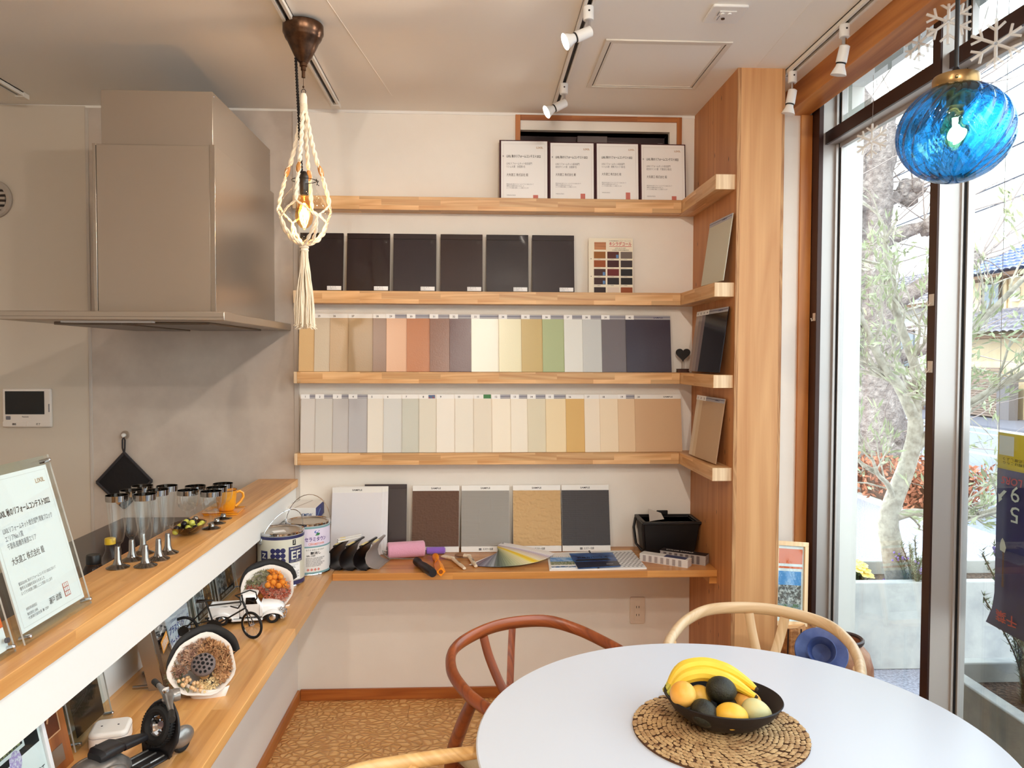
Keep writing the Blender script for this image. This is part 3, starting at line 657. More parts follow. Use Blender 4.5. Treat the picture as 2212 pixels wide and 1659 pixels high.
put('ceiling_cup', G().lathe([(0.0, H-0.035), (0.02, H-0.034), (0.045, H-0.02), (0.048, H), (0.0, H)], (BX, BY, 0), 24), BRS, bp)
put('lampholder', G().lathe([(0.0, BZ+0.09), (0.016, BZ+0.088), (0.016, BZ+0.052), (0.0, BZ+0.05)], (BX, BY, 0), 18), mat('copper_holder', (190,120,80), 0.35, 0.8), bp)
put('bulb', G().lathe([(0.0, BZ+0.052), (0.013, BZ+0.050), (0.020, BZ+0.028), (0.026, BZ+0.004), (0.022, BZ-0.018), (0.010, BZ-0.032), (0.0, BZ-0.034)], (BX, BY, 0), 20), clear('amber_glass'), bp)
put('filament', G().cyl((BX, BY, BZ+0.03), (BX, BY, BZ-0.022), 0.006, 0.003, 10), mat('filament_white', (255,220,170), 0.5, emit=((255,222,170), 40.0)), bp)
plight(bp, (BX, BY, BZ), 1.2, (1.0, 0.80, 0.55))

# ------------------------------------------------------------------ range hood
HOODM = mat('hood_steel', (178,166,152), 0.34, 0.75, bump=(60, 0.02, 0.001)); HOODS = mat('hood_steel_side', (186,176,164), 0.22, 0.85)
hd = thing('range_hood', 'large stainless steel range hood over the kitchen worktop', 'range hood', (-1.2, 3.04, 1.69))
put('chimney', G().box(-1.303, 2.748, 2.29, -0.922, YB-0.007, 2.497), HOODM, hd, bevel=0.0015, label='upper chimney box')
put('body', G().box(-1.319, 2.722, 1.722, -0.906, YB-0.007, 2.304), HOODM, hd, bevel=0.0015, label='lower chimney box')
put('front_panel', G().box(-1.306, 2.716, 1.722, -0.924, 2.7225, 2.300), HOODM, hd, bevel=0.001)
for xa in (-1.3195, -0.9235): put('corner_trim', G().box(xa, 2.714, 1.722, xa+(0.012 if xa < -1 else 0.018), 2.7225, 2.304), HOODS, hd, bevel=0.001)
put('canopy', G().box(-1.56, 2.582, 1.692, -0.834, YB-0.007, 1.722), HOODM, hd, bevel=0.003, label='flat canopy plate')
put('canopy_lip', G().box(-1.556, 2.581, 1.7035, -0.838, 2.583, 1.7045), mat('seam_dark', (90,78,70), 0.6), hd, smooth=False)
put('filter_panel', G().box(-1.46, 2.72, 1.682, -1.23, 3.36, 1.692).box(-1.19, 2.72, 1.684, -0.93, 3.36, 1.692), mat('filter_steel', (120,108,98), 0.4, 0.7), hd, bevel=0.002)
put('light_strip', G().box(-1.40, 2.65, 1.687, -1.10, 2.68, 1.692), WPLAS, hd, smooth=False)
for p_ in ((-0.9215, 2.760, 2.483), (-0.9215, 3.485, 2.475)): put('screw', G().sphere(p_, 0.004, 8, 6), CHROME, hd)

# ------------------------------------------------------------------ kitchen wall things
ic = thing('intercom', 'white intercom monitor with dark screen on the kitchen wall', 'intercom', (-1.988, 3.49, 1.252))
put('body', G().box(-2.094, 3.476, 1.258, -1.884, 3.494, 1.430), mat('intercom_white', (226,216,206), 0.4), ic, bevel=0.006, segs=3)
put('screen', G().box(-2.080, 3.4745, 1.316, -1.912, 3.4765, 1.418), mat('screen_black', (12,9,10), 0.12), ic, smooth=False)
put('button_row', G().box(-2.092, 3.474, 1.262, -1.992, 3.478, 1.284).box(-1.990, 3.474, 1.262, -1.887, 3.478, 1.284), mat('intercom_white'), ic, bevel=0.001)
put('side_slot', G().box(-1.894, 3.4748, 1.326, -1.890, 3.4768, 1.362), INKG, ic, smooth=False)
put('speaker_grille', G().rbox(-2.078, -0.008, 0, -2.058, 0.008, 0.001, 0.003).xf(Matrix.Translation((0, 3.4757, 1.300)) @ Matrix.Rotation(pi/2, 4, 'X')), INKG, ic, smooth=False)
for s_, x_, z_, h_, w_ in (('Panasonic', -1.993, 1.303, 0.0055, 0.028), ('通話', -2.042, 1.269, 0.007, 0.018), ('終了', -1.938, 1.269, 0.007, 0.018)):
    put('lettering', T(G(), s_, x_, z_, h_, w_, 'c', 0.0006, True).xf(frame((0, 3.4735, 0), (0,-1,0))), INK, ic, smooth=False)
vt = thing('air_vent', 'round louvred air vent on the kitchen wall', 'vent', (-2.11, 3.5, 2.19))
g = G().lathe([(0.085, 0.0), (0.085, 0.010), (0.078, 0.016), (0.062, 0.012), (0.060, 0.004)], (0, 0, 0), 36)
put('ring', g.xf(Matrix.Translation((-2.125, 3.494, 2.262)) @ Matrix.Rotation(pi/2, 4, 'X')), mat('vent_grey', (176,164,152), 0.5), vt)
for k in range(5):
    put('louvre', G().box(-2.125-0.055, 3.484, 2.262-0.045+k*0.022, -2.125+0.055, 3.492, 2.262-0.040+k*0.022+0.006), mat('vent_grey'), vt, smooth=False)
put('backing', G().cyl((-2.125, 3.4935, 2.262), (-2.125, 3.4915, 2.262), 0.062, n=32), mat('vent_dark', (60,50,44), 0.8), vt)
# pot holder on a suction hook
sh_ = thing('suction_hook', 'clear suction hook holding the black pot holder', 'hook', (-1.572, 3.494, 1.20))
put('cup', G().lathe([(0.020, 0), (0.018, 0.004), (0.010, 0.008), (0.0, 0.009)], (0,0,0), 24).xf(Matrix.Translation((-1.572, 3.494, 1.222)) @ Matrix.Rotation(pi/2, 4, 'X')), clear('suction', (230,224,218), 0.9), sh_)
put('hook', G().cyl((-1.572, 3.486, 1.222), (-1.572, 3.474, 1.222), 0.0085, n=14).tube([(-1.572, 3.476, 1.222), (-1.570, 3.468, 1.214), (-1.568, 3.464, 1.218)], 0.003, 8), WPLAS, sh_)
ph = thing('pot_holder', 'black square quilted pot holder hanging by one corner', 'pot holder', (-1.572, 3.488, 0.895))
sq = [(-1.572, 1.145), (-1.450, 1.016), (-1.575, 0.893), (-1.694, 1.012)]
def ring_pts(k, cx=-1.572, cz=1.017): return [(cx + (x-cx)*k, cz + (z-cz)*k) for x, z in sq]
g = G(); base = ring_pts(0.97); n_ = 10; rows = []
for i in range(n_+1):
    row = []
    for j in range(n_+1):
        u, v = i/n_, j/n_; a = Vector(base[0]).lerp(Vector(base[1]), u); b = Vector(base[3]).lerp(Vector(base[2]), u); p = a.lerp(b, v)
        row.append((p[0], 3.480 - 0.006*(1-(2*u-1)**4)*(1-(2*v-1)**4), p[1]))
    rows.append(row)
g.rings(rows, False); g2 = G().merge(g)
put('pad', g2, mat('black_cloth', (18,14,16), 0.8, bump=(60, 0.3, 0.003)), ph)
g = G(); pts = ring_pts(0.985)
for i in range(4):
    a, b = Vector(pts[i]), Vector(pts[(i+1) % 4])
    g.tube([(a.x, 3.481, a.y), (b.x, 3.481, b.y)], 0.0065, 6)
    for k in range(26):
        p = a.lerp(b, (k+0.5)/26); g.sphere((p.x, 3.480, p.y), 0.0062, 6, 4)
put('binding', g, mat('charcoal_cord', (52,48,50), 0.8), ph, label='whip-stitched edge')
put('hanging_loop', G().tube([(-1.572, 3.481, 1.140), (-1.578, 3.480, 1.165), (-1.577, 3.478, 1.200), (-1.571, 3.474, 1.216), (-1.566, 3.478, 1.200), (-1.568, 3.480, 1.165), (-1.571, 3.481, 1.142)], 0.0035, 6), mat('charcoal_cord'), ph)
put('leather_tag', G().box(-0.012, -0.002, -0.009, 0.012, 0, 0.009).xf(Matrix.Translation((-1.594, 3.474, 0.925)) @ Matrix.Rotation(radians(-45), 4, 'Y')), mat('tan_leather', (176,116,44), 0.6), ph)
# ================================================================== things on the wall shelves
def put_text(parent, s, x, y, h, w=None, m=None, align='l', z=0.0006, bold=False, rot=0.0, slant=0.0, name='lettering'):
    g = T(G(), s, x, y, h, w, align, z, bold, rot, slant)
    return part(name, g, m or INK, parent, smooth=False)
MAROON = mat('maroon_folder', (64,22,30), 0.6); HAIR = mat('hairline', (196,188,182), 0.7); SEAL = mat('seal_red', (206,120,108), 0.7)
def rule(parent, x0, y0, x1, y1, t=0.0006, z=0.0005, m=None):
    g = G().plate(x0, y0, x1, y0+t, z).plate(x0, y1-t, x1, y1, z).plate(x0, y0, x0+t, y1, z).plate(x1-t, y0, x1, y1, z)
    return part('border_line', g, m or HAIR, parent, smooth=False, kind='stuff')
def seal(parent, x, y, s, z=0.0007):
    o = part('seal_stamp', G().plate(x, y, x+s*0.85, y+s, z), SEAL, parent, smooth=False)
    g = G()
    for i in range(3):
        for j in range(3):
            a = x + s*0.85*(i+0.16)/3; b = y + s*(j+0.14)/3
            g.plate(a, b, a+s*0.2, b+s*0.07, z+0.0003).plate(a+s*0.06, b+s*0.1, a+s*0.11, b+s*0.26, z+0.0003)
    part('seal_carving', g, mat('seal_pale', (246,226,220), 0.7), parent, smooth=False, kind='stuff')
def certificate_print(p, w, h, line2, line3, big=False, extra=None):
    """all print of one certificate; local origin at the sheet's lower left corner"""
    k = w/0.205
    put_text(p, 'LIXIL', w-0.018*k, h-0.033*k, 0.0085*k, 0.030*k, GOLDINK, 'r', bold=True)
    put_text(p, 'LIXIL 秋のリフォームコンテスト2022', 0.024*k, h-0.072*k, 0.0105*k, 0.152*k, INK, bold=True)
    put_text(p, 'LIXILリフォームネット総合部門' + (' 関東ブロック' if big else ''), 0.024*k, h-0.104*k, 0.0085*k, (0.158 if big else 0.113)*k, INKG)
    put_text(p, line2, 0.024*k, h-0.117*k if not big else h-0.122*k, 0.0085*k, None, INKG)
    if line3: put_text(p, line3, 0.024*k, h-0.140*k, 0.0085*k, None, INKG)
    put_text(p, '大矢建工 株式会社 殿', 0.024*k, h-(0.170 if big else 0.155)*k, 0.0105*k, 0.096*k, mat('ink_brown', (70,58,60), 0.6))
    y = h - (0.215 if big else 0.195)*k
    for i, s in enumerate(('貴店はLIXIL 秋のリフォームコンテスト2022において', '優秀なる成績を収められました', 'よってその栄誉に感謝しここに表彰いたします')):
        put_text(p, s, 0.024*k, y - i*0.0085*k, 0.0046*k, (0.120, 0.078, 0.098)[i]*k, INKG, name='small_print')
    put_text(p, '令和5年3月吉日', 0.024*k, y-0.050*k, 0.0042*k, None, INKG, name='small_print')
    put_text(p, '株式会社 LIXIL', 0.024*k, y-0.061*k, 0.0042*k, None, INKG, name='small_print')
    put_text(p, '代表執行役社長 兼 CEO', 0.024*k, y-0.069*k, 0.0042*k, None, INKG, name='small_print')
    put_text(p, '瀬戸 欣哉', 0.095*k, y-0.068*k, 0.0085*k, 0.040*k, INK, slant=0.15)
    seal(p, 0.142*k, y-0.068*k, 0.022*k)
    rule(p, 0.010*k, 0.010*k, w-0.010*k, h-0.012*k)
certs = [(0.100, 0.219, 2.545, 'リシェル賞　全国第1位', 'first from the left'), (0.321, 0.207, 2.540, '総合ポイント賞　全国第7位', 'second from the left'),
         (0.530, 0.200, 2.540, 'リシェル賞　関東ブロック 第1位', 'third from the left'), (0.732, 0.210, 2.538, '総合ポイント賞　千葉支社 第2位', 'fourth from the left, by the pillar')]
for i, (x, w, top, l2, lab) in enumerate(certs):
    M = lean((x, 3.432, 2.282), (0.02*(i-1.5)*0.4, -1, 0), 5)
    c = thing('framed_certificate', 'white award certificate in a maroon folder, %s' % lab, 'certificate', M=M, group='framed certificates on the top shelf')
    h = top - 2.282 + 0.002
    part('folder', G().box(0, 0, -0.010, w, h, 0), MAROON, c, bevel=0.001)
    s = thing('x', None, None) if False else None
    sheet = part('sheet', G().box(0.008, 0.0, 0.0, w-0.005, h-0.005, 0.0008), PAPER, c, smooth=False)
    sw, shh = w - 0.013, h - 0.005 + 0.034
    # the print belongs to the sheet
    e = sheet
    class _P: pass
    def sub(s_, xx, yy, hh, ww=None, m=INK, align='l', bold=False, slant=0.0, name='lettering'):
        part(name, T(G(), s_, 0.008 + xx, yy, hh, ww, align, 0.0014, bold, 0, slant), m, sheet, smooth=False)
    k = sw/0.205; y0 = h - 0.005
    sub('LIXIL', sw-0.018*k, y0-0.033*k, 0.0085*k, 0.030*k, GOLDINK, 'r', True)
    sub('LIXIL 秋のリフォームコンテスト2022', 0.024*k, y0-0.074*k, 0.0105*k, 0.152*k, INK, 'l', True)
    sub('LIXILリフォームネット総合部門', 0.024*k, y0-0.106*k, 0.0085*k, 0.113*k, INKG)
    sub(l2, 0.024*k, y0-0.120*k, 0.0085*k, (0.083, 0.100, 0.116, 0.118)[i]*k, INKG)
    sub('大矢建工 株式会社 殿', 0.024*k, y0-0.158*k, 0.0105*k, 0.096*k, mat('ink_brown', (70,58,60), 0.6))
    for j, s_ in enumerate(('貴店はLIXIL 秋のリフォームコンテスト2022において', '優秀なる成績を収められました', 'よってその栄誉に感謝しここに表彰いたします')):
        sub(s_, 0.024*k, y0-0.197*k - j*0.0085*k, 0.0046*k, (0.120, 0.078, 0.098)[j]*k, INKG, name='small_print')
    sub('令和5年3月吉日', 0.024*k, y0-0.247*k, 0.0042*k, None, INKG, name='small_print')
    part('seal_stamp', G().plate(0.008+0.142*k, 0.001, 0.008+0.164*k, y0-0.243*k, 0.0014), SEAL, sheet, smooth=False)
    if i != 2:
        sub('>', 0.006*k, y0-0.074*k, 0.011*k, 0.006*k, INK, bold=True)
    rule(c, 0.018, 0.0, w-0.015, h-0.017, z=0.0012)

# ---- black roofing panels on the second shelf
FILMC = clear('cling_film', (255,255,255), 0.25, 0.05)
PANB = [mat('roof_panel_%d' % i, c, 0.35, spec=0.2) for i, c in enumerate(((34,22,24), (38,24,26), (44,34,38), (52,36,34), (46,38,40), (50,40,42)))]
xs2 = [-0.784, -0.593, -0.577, -0.387, -0.372, -0.181, -0.162, 0.026, 0.043, 0.232, 0.249, 0.439]
for i in range(6):
    x0, x1 = xs2[2*i], xs2[2*i+1]; w = x1-x0; h = 0.258
    c = thing('roofing_sample', 'glossy black roofing sample panel, %s in its row' % ('first and leftmost, behind the rope tassel', 'second from the left', 'third from the left', 'fourth from the left', 'fifth from the left', 'sixth and rightmost')[i], 'sample panel', M=lean((x0, 3.434, 1.867), (0,-1,0), 7), group='black roofing samples')
    part('panel', G().box(0, 0, -0.008, w, h, 0), PANB[i], c, bevel=0.001)
    part('top_fold', G().box(0, h-0.022, 0, w, h+0.002, 0.004), PANB[i], c, bevel=0.001)
    part('film', G().box(0.0, 0.002, 0.0045, w, h, 0.005), FILMC, c, smooth=False)
    st = part('sticker', G().box(w-0.068, 0.002, 0.0052, w-0.006, 0.020, 0.0056), PAPER, c, smooth=False)
    part('lettering', T(G(), 'カンタールーフ', w-0.066, 0.0145, 0.0035, 0.036, z=0.0060, bold=True), INK, st, smooth=False)
    for q in range(2): part('small_print', T(G(), '色名 標準色 サンプル', w-0.066, 0.0095-q*0.0045, 0.0024, 0.040, z=0.0060), INKG, st, smooth=False)
    part('film_bubble', G().sphere((w-0.018, h-0.036, 0.005), 0.009, 10, 6, 1, 1, 0.25), FILMC, c)

# ---- wood stain colour chart
ch = thing('stain_chart', 'cream wood stain colour chart with brown swatches', 'colour chart', M=lean((0.506, 3.452, 1.867), (0,-1,0), 4))
part('card', G().box(0, 0, -0.0015, 0.202, 0.250, 0), mat('cream_card', (238,228,206), 0.6), ch, smooth=False)
part('swatch', G().box(0.026, 0.197, 0, 0.079, 0.231, 0.001), wood('swatch_pine', (150,84,40), (196,130,76), 'x', 4), ch, smooth=False, label='wood grain swatch')
sw = [((150,92,34),(84,34,28),(112,98,92)), ((152,76,30),(64,18,20),(56,42,42)), ((70,40,34),(104,26,28),(24,20,22)), ((62,34,30),(36,26,28),(20,14,14)), ((42,24,24),(222,206,190),(146,72,30))]
for r in range(5):
    for q in range(3):
        x = 0.024 + q*0.061; y = 0.157 - r*0.0395
        part('swatch', G().box(x, max(y, 0.0), 0, x+0.053, y+0.031 if y > 0 else 0.026, 0.001), mat('stain_%d_%d' % (r, q), sw[r][q], 0.6), ch, smooth=False)
        part('small_print', T(G(), 'No.%d 標準色' % (101+r*3+q), x, y-0.005 if y > 0.006 else y+0.033, 0.0022, 0.03), INKG, ch, smooth=False)
for (r, q) in ((0, 1), (2, 0), (3, 0)):
    part('blue_sticker', G().box(0.024+q*0.061+0.040, 0.157-r*0.0395+0.002, 0.001, 0.024+q*0.061+0.051, 0.157-r*0.0395+0.017, 0.0016), mat('sticker_blue', (90,130,180), 0.5), ch, smooth=False)
put_text(ch, 'キシラデコール', 0.094, 0.217, 0.0135, 0.102, mat('logo_red', (190,24,36), 0.5), bold=True)
part('logo_rule', G().plate(0.094, 0.2115, 0.196, 0.2135, 0.0006), mat('logo_red'), ch, smooth=False)
put_text(ch, '木材保護塗料 カラーサンプル', 0.092, 0.236, 0.003, 0.102, INK, name='small_print')
put_text(ch, 'JASS18 M-307', 0.145, 0.202, 0.005, 0.05, INK, 'c')
put_text(ch, '公共建築工事標準仕様書適合品', 0.145, 0.194, 0.0035, 0.076, INK, 'c', name='small_print')
part('punch_hole', G().cyl((0.011, 0.155, 0.0), (0.011, 0.155, 0.0004), 0.002, n=10), BLACKM, ch); part('punch_hole', G().cyl((0.011, 0.075, 0.0), (0.011, 0.075, 0.0004), 0.002, n=10), BLACKM, ch)

# ---- fanned, numbered swatch boards
HDR = mat('header_grey', (166,164,170), 0.45); NAVY = mat('navy_line', (44,48,92), 0.5)
names3 = ['sand beige','stone beige','light brown','khaki brown','taupe','salmon beige','terracotta','cocoa brown','dark maroon brown','ivory white','pale cream','mustard khaki','sage green','light grey white','silver grey','slate grey','deep navy grey']
cols3 = [(214,178,128),(206,190,166),(196,168,134),(172,146,114),(150,122,104),(222,178,146),(188,124,84),(138,98,80),(88,50,48),(238,235,220),(236,230,196),(204,180,126),(178,190,148),(232,233,228),(206,209,208),(122,116,120),(72,66,78)]
x3 = [-0.788,-0.72,-0.652,-0.57,-0.462,-0.402,-0.311,-0.209,-0.12,-0.023,0.101,0.203,0.298,0.396,0.48,0.567,0.678]
names4 = ['cool grey','light grey','mid grey','blue grey','off white','pale silver','grey green','warm grey','shell white','linen white','oat white','milk white','chalk cream','stone cream','straw','ochre','eggshell','peach cream','tan beige','camel beige']
cols4 = [(214,208,202),(208,204,198),(196,192,190),(184,182,184),(230,224,212),(214,214,210),(204,204,192),(224,218,202),(240,233,221),(236,229,215),(232,222,204),(245,235,216),(243,234,217),(224,214,188),(240,219,179),(221,181,114),(242,229,209),(240,221,191),(229,200,163),(212,176,139)]
x4 = [-0.783,-0.719,-0.641,-0.571,-0.487,-0.416,-0.333,-0.257,-0.179,-0.096,-0.011,0.071,0.156,0.232,0.315,0.407,0.491,0.561,0.645,0.722]
def swatch_board(n, M, w, h, colr, label, group, header, gloss, sample=False):
    b = thing('swatch_board', label, 'swatch board', M=M, group=group)
    part('panel', G().box(0, 0, -0.0035, w, h, 0), mat('swatch_%s' % n, colr, 0.22 if gloss else 0.45, bump=(160, 0.25 if gloss else 0.1, 0.001), spec=0.3), b, bevel=0.0008)
    part('header_strip', G().box(0, h-0.019, 0, w, h, 0.0006), WPLAS if header == 'w' else HDR, b, smooth=False)
    if header != 'w':
        part('header_line', G().plate(0, h-0.009, w, h-0.007, 0.0009), NAVY, b, smooth=False)
        part('number_tag', G().box(-0.001, h-0.0195, 0.0006, 0.038, h+0.0005, 0.0011), PAPER, b, smooth=False)
    put_text(b, str(n), 0.019, h-0.0145, 0.0085, None, INK, 'c', z=0.0015, bold=True)
    if sample: put_text(b, 'SAMPLE', w*0.62, h-0.013, 0.006, 0.044, INK if header == 'w' else NAVY, 'l', z=0.0011, bold=True)
    return b
yaw = radians(3.1); FC = (sin(yaw), -cos(yaw), 0)
for i in range(17):
    n = 24 + i; w = 0.205 if i < 16 else 0.208
    swatch_board(n, lean((x3[i], 3.428, 1.509), FC, 7.5), w, 0.260, cols3[i], 'glossy %s swatch board numbered %d on the third shelf' % (names3[i], n), 'numbered swatch boards', 'w' if n in (24,25,26,27,28) else 'g', True, n in (27, 40))
for i in range(20):
    n = 1 + i; w = 0.205 if i < 19 else 0.217
    b = swatch_board(n, lean((x4[i], 3.428, 1.147), FC, 7.5), w, 0.261, cols4[i], '%s swatch board numbered %d on the lowest shelf' % (names4[i], n), 'numbered swatch boards', 'w' if n in (5,6,7,8,9,10,11,16,17,18,20) else 'g', False, n == 20)
    if n == 8: part('logo_sticker', G().box(0.042, 0.243, 0.0007, 0.072, 0.259, 0.0012), mat('sticker_multi', (70,110,150), 0.5, noise_=(120, (150,60,60), 0.45, 0.6)), b, smooth=False)
    if n == 11: part('green_sticker', G().box(0.044, 0.243, 0.0007, 0.078, 0.261, 0.0012), mat('sticker_green', (50,120,60), 0.5), b, smooth=False)

# boards leaning on the pillar side (facing the room)
def side_boards(z, items, w, h, y0, step):
    for k, (n, colr, lab, gloss, sample) in enumerate(items):
        # x axis runs from back (left in the photo) to front; later boards stand in front
        yaw_ = radians(3.2); f = Vector((-cos(yaw_), -sin(yaw_), 0))
        M = lean((0.934, y0 - k*step, z), f, 8.0)
        b = thing('swatch_board', lab, 'swatch board', M=M, group='swatch boards on the pillar side')
        part('panel', G().box(0, 0, -0.0035, w, h, 0), mat('side_swatch_%s' % n, colr, 0.15 if gloss else 0.4, spec=0.25), b, bevel=0.0008)
        part('header_strip', G().box(0, h-0.019, 0, w, h, 0.0006), HDR, b, smooth=False)
        part('header_line', G().plate(0, h-0.009, w, h-0.007, 0.0009), NAVY, b, smooth=False)
        if n != 'x':
            part('number_tag', G().box(-0.001, h-0.0195, 0.0006, 0.038, h+0.0005, 0.0011), PAPER, b, smooth=False)
            put_text(b, str(n), 0.019, h-0.0145, 0.0085, None, INK, 'c', z=0.0015, bold=True)
        if sample: put_text(b, 'SAMPLE', w*0.58, h-0.013, 0.006, 0.05, NAVY, z=0.0011, bold=True)
side_boards(1.873, [('x', (196,190,170), 'pale grey-green sample board leaning on the pillar, second shelf', False, True)], 0.245, 0.262, 3.165, 0.06)
side_boards(1.516, [(41, (170,150,140), 'mauve-grey swatch board numbered 41, backmost against the pillar', True, False), (42, (150,134,128), 'taupe swatch board numbered 42 against the pillar', True, False), (43, (120,104,104), 'dim brown swatch board numbered 43 against the pillar', True, False), (44, (22,14,18), 'black glossy swatch board numbered 44 against the pillar', True, True)], 0.245, 0.262, 3.335, 0.045)
side_boards(1.152, [(21, (214,198,176), 'cream swatch board numbered 21, backmost by the pillar', False, False), (22, (206,184,154), 'light tan swatch board numbered 22 by the pillar', False, False), (23, (186,156,126), 'brownish beige swatch board numbered 23 by the pillar', False, True)], 0.245, 0.262, 3.32, 0.045)

# heart ornament
hr = thing('heart_ornament', 'small black heart ornament on a wooden block', 'ornament', (0.940, 3.452, 1.509))
pts = []
for k in range(40):
    t = PI2*k/40; pts.append((0.0020*16*sin(t)**3, 0.0020*(13*cos(t)-5*cos(2*t)-2*cos(3*t)-cos(4*t))))
part('heart', G().prism(list(reversed(pts)), -0.007, 0.007).xf(Matrix.Translation((0, 0, 0.083)) @ Matrix.Rotation(pi/2, 4, 'X')), mat('heart_black', (26,20,18), 0.6), hr, bevel=0.002)
part('pin', G().cyl((-0.004, 0, 0.015), (-0.004, 0, 0.05), 0.0012, n=6).cyl((0.004, 0, 0.015), (0.004, 0, 0.05), 0.0012, n=6), mat('pin_brass', (120,96,70), 0.4, 0.8), hr)
part('block', G().box(-0.027, -0.014, 0, 0.027, 0.014, 0.016), wood('dark_block', (50,26,18), (84,46,30), 'x', 3), hr, bevel=0.001)
# wall outlet under the desk
ol = thing('wall_outlet', 'cream double wall outlet under the desk', 'outlet', (0.750, 3.5, 0.337))
put('plate', G().rbox(0.715, -0.462, 0, 0.785, -0.337, 0.008, 0.007).xf(Matrix.Translation((0, 3.5, 0)) @ Matrix.Rotation(pi/2, 4, 'X') @ Matrix.Scale(-1, 4, (0,1,0))), mat('outlet_cream', (230,214,196), 0.4), ol, bevel=0.002)
put('insert', G().box(0.737, 3.4905, 0.352, 0.763, 3.492, 0.447), mat('outlet_cream'), ol, bevel=0.0008)
for z in (0.379, 0.416):
    for x in (0.744, 0.756): put('slot', G().box(x-0.0012, 3.4898, z-0.005, x+0.0012, 3.4906, z+0.005), BLACKM, ol, smooth=False)
# ================================================================== things on the wall desk
ZD = 0.698
def header_board(M, w, h, panel, label, name='texture_board', group='textured plaster sample boards', foot=True, relief=None, m=None):
    b = thing(name, label, 'sample board', M=M, group=group)
    part('backing', G().box(0, 0, -0.004, w, h, 0), WPLAS, b, bevel=0.0008)
    y0 = 0.026 if foot else 0.0; y1 = h - 0.024
    if relief:
        nx, ny = 64, 84; rows = []
        for j in range(ny+1):
            rows.append([(w*0.004 + (w*0.992)*i/nx, y0 + (y1-y0)*j/ny, 0.0022 + relief(i/nx*w, y0+(y1-y0)*j/ny)) for i in range(nx+1)])
        part('plaster', G().rings(rows, False), m, b, smooth=True, angle=80)
    else:
        part('panel', G().box(0.001, y0, 0, w-0.001, y1, 0.001), m, b, smooth=False)
    put_text(b, 'SAMPLE', w/2, h-0.016, 0.0075, 0.044, INK, 'c', bold=True)
    if foot:
        put_text(b, 'エスケー化研', w/2-0.012, 0.009, 0.008, 0.046, INK, 'l', bold=True)
        part('logo', G().plate(w/2-0.030, 0.013, w/2-0.018, 0.0165, 0.0006).plate(w/2-0.030, 0.008, w/2-0.018, 0.0115, 0.0006), INK, b, smooth=False, kind='stuff')
    return b
nv = lambda x, y, z=0.0: noise.noise(Vector((x, y, z)))
def r_brown(x, y): return 0.0035*abs(nv(x*95, y*95)) + 0.0030*max(0, nv(x*210, y*260, 3)) + 0.001*nv(x*400, y*400, 7)
def r_grey(x, y): return 0.0004*nv(x*6, y*260, 2) + 0.0006*(1.0 if nv(x*9+4, y*40, 5) > 0.42 else 0) + (0.0012 if abs((x-0.08) - 0.004*nv(y*30, 0)) < 0.0016 and 0.07 < y < 0.19 else 0) + (0.0010 if abs(x-0.135) < 0.0014 and 0.19 < y < 0.24 else 0)
def r_tan(x, y):
    v = nv(x*34 + 1.2*nv(x*70, y*70), y*52, 9) + 0.35*nv(x*120, y*120, 4); return 0.0024*(1/(1+math.exp(-v*22))) - 0.0016*math.exp(-(v*9)**2)
def r_char(x, y):
    row = y*115; f = row - math.floor(row); return 0.0016*(abs(f-0.5)*2 > 0.35) + 0.0022*max(0, nv(x*150, y*190, 1)) + (0.001 if abs(x-0.147) < 0.0015 or abs(x-0.066) < 0.0015 else 0)
TB = [(-0.290, 0.212, 'dark brown rough textured board', r_brown, mat('plaster_brown', (104,78,64), 0.9, bump=(300, 0.4, 0.001))),
      (-0.068, 0.218, 'smooth grey brushed textured board', r_grey, mat('plaster_grey', (158,154,148), 0.85, bump=(300, 0.2, 0.0006))),
      (0.166, 0.219, 'tan swirl textured board', r_tan, mat('plaster_tan', (206,170,122), 0.85, bump=(300, 0.3, 0.0008))),
      (0.389, 0.219, 'charcoal ridged textured board', r_char, mat('plaster_charcoal', (80,78,80), 0.85, bump=(300, 0.4, 0.001)))]
for x, w, lab, rl, m in TB:
    header_board(lean((x, 3.416, ZD+0.001), (0,-1,0), 13), w, 0.298, None, lab + ' leaning above the desk', relief=rl, m=m)
for k in (2, 1, 0):
    header_board(lean((-0.645 + k*0.013, 3.380 + k*0.007, ZD+0.001 + 0.0), (0,-1,0), 13), 0.222 , 0.298 + k*0.001, None, ('frontmost', 'middle', 'rearmost')[k] + ' white sample board of the stack by the paint cans', 'white_board', 'white sample boards', False, None, mat('board_lilac_white', (226,224,228), 0.4))
b = thing('roof_sample', 'dark film-wrapped panel standing behind the white boards', 'sample panel', M=lean((-0.505, 3.425, ZD+0.001), (0,-1,0), 10))
part('panel', G().box(0, 0, -0.005, 0.190, 0.302, 0), mat('dark_panel_m', (58,48,50), 0.3), b, bevel=0.001)
part('film', G().box(0, 0, 0.0008, 0.190, 0.290, 0.0013), FILMC, b, smooth=False)
part('top_fold', G().box(0, 0.284, 0, 0.190, 0.303, 0.004), mat('dark_panel_m'), b, bevel=0.001)

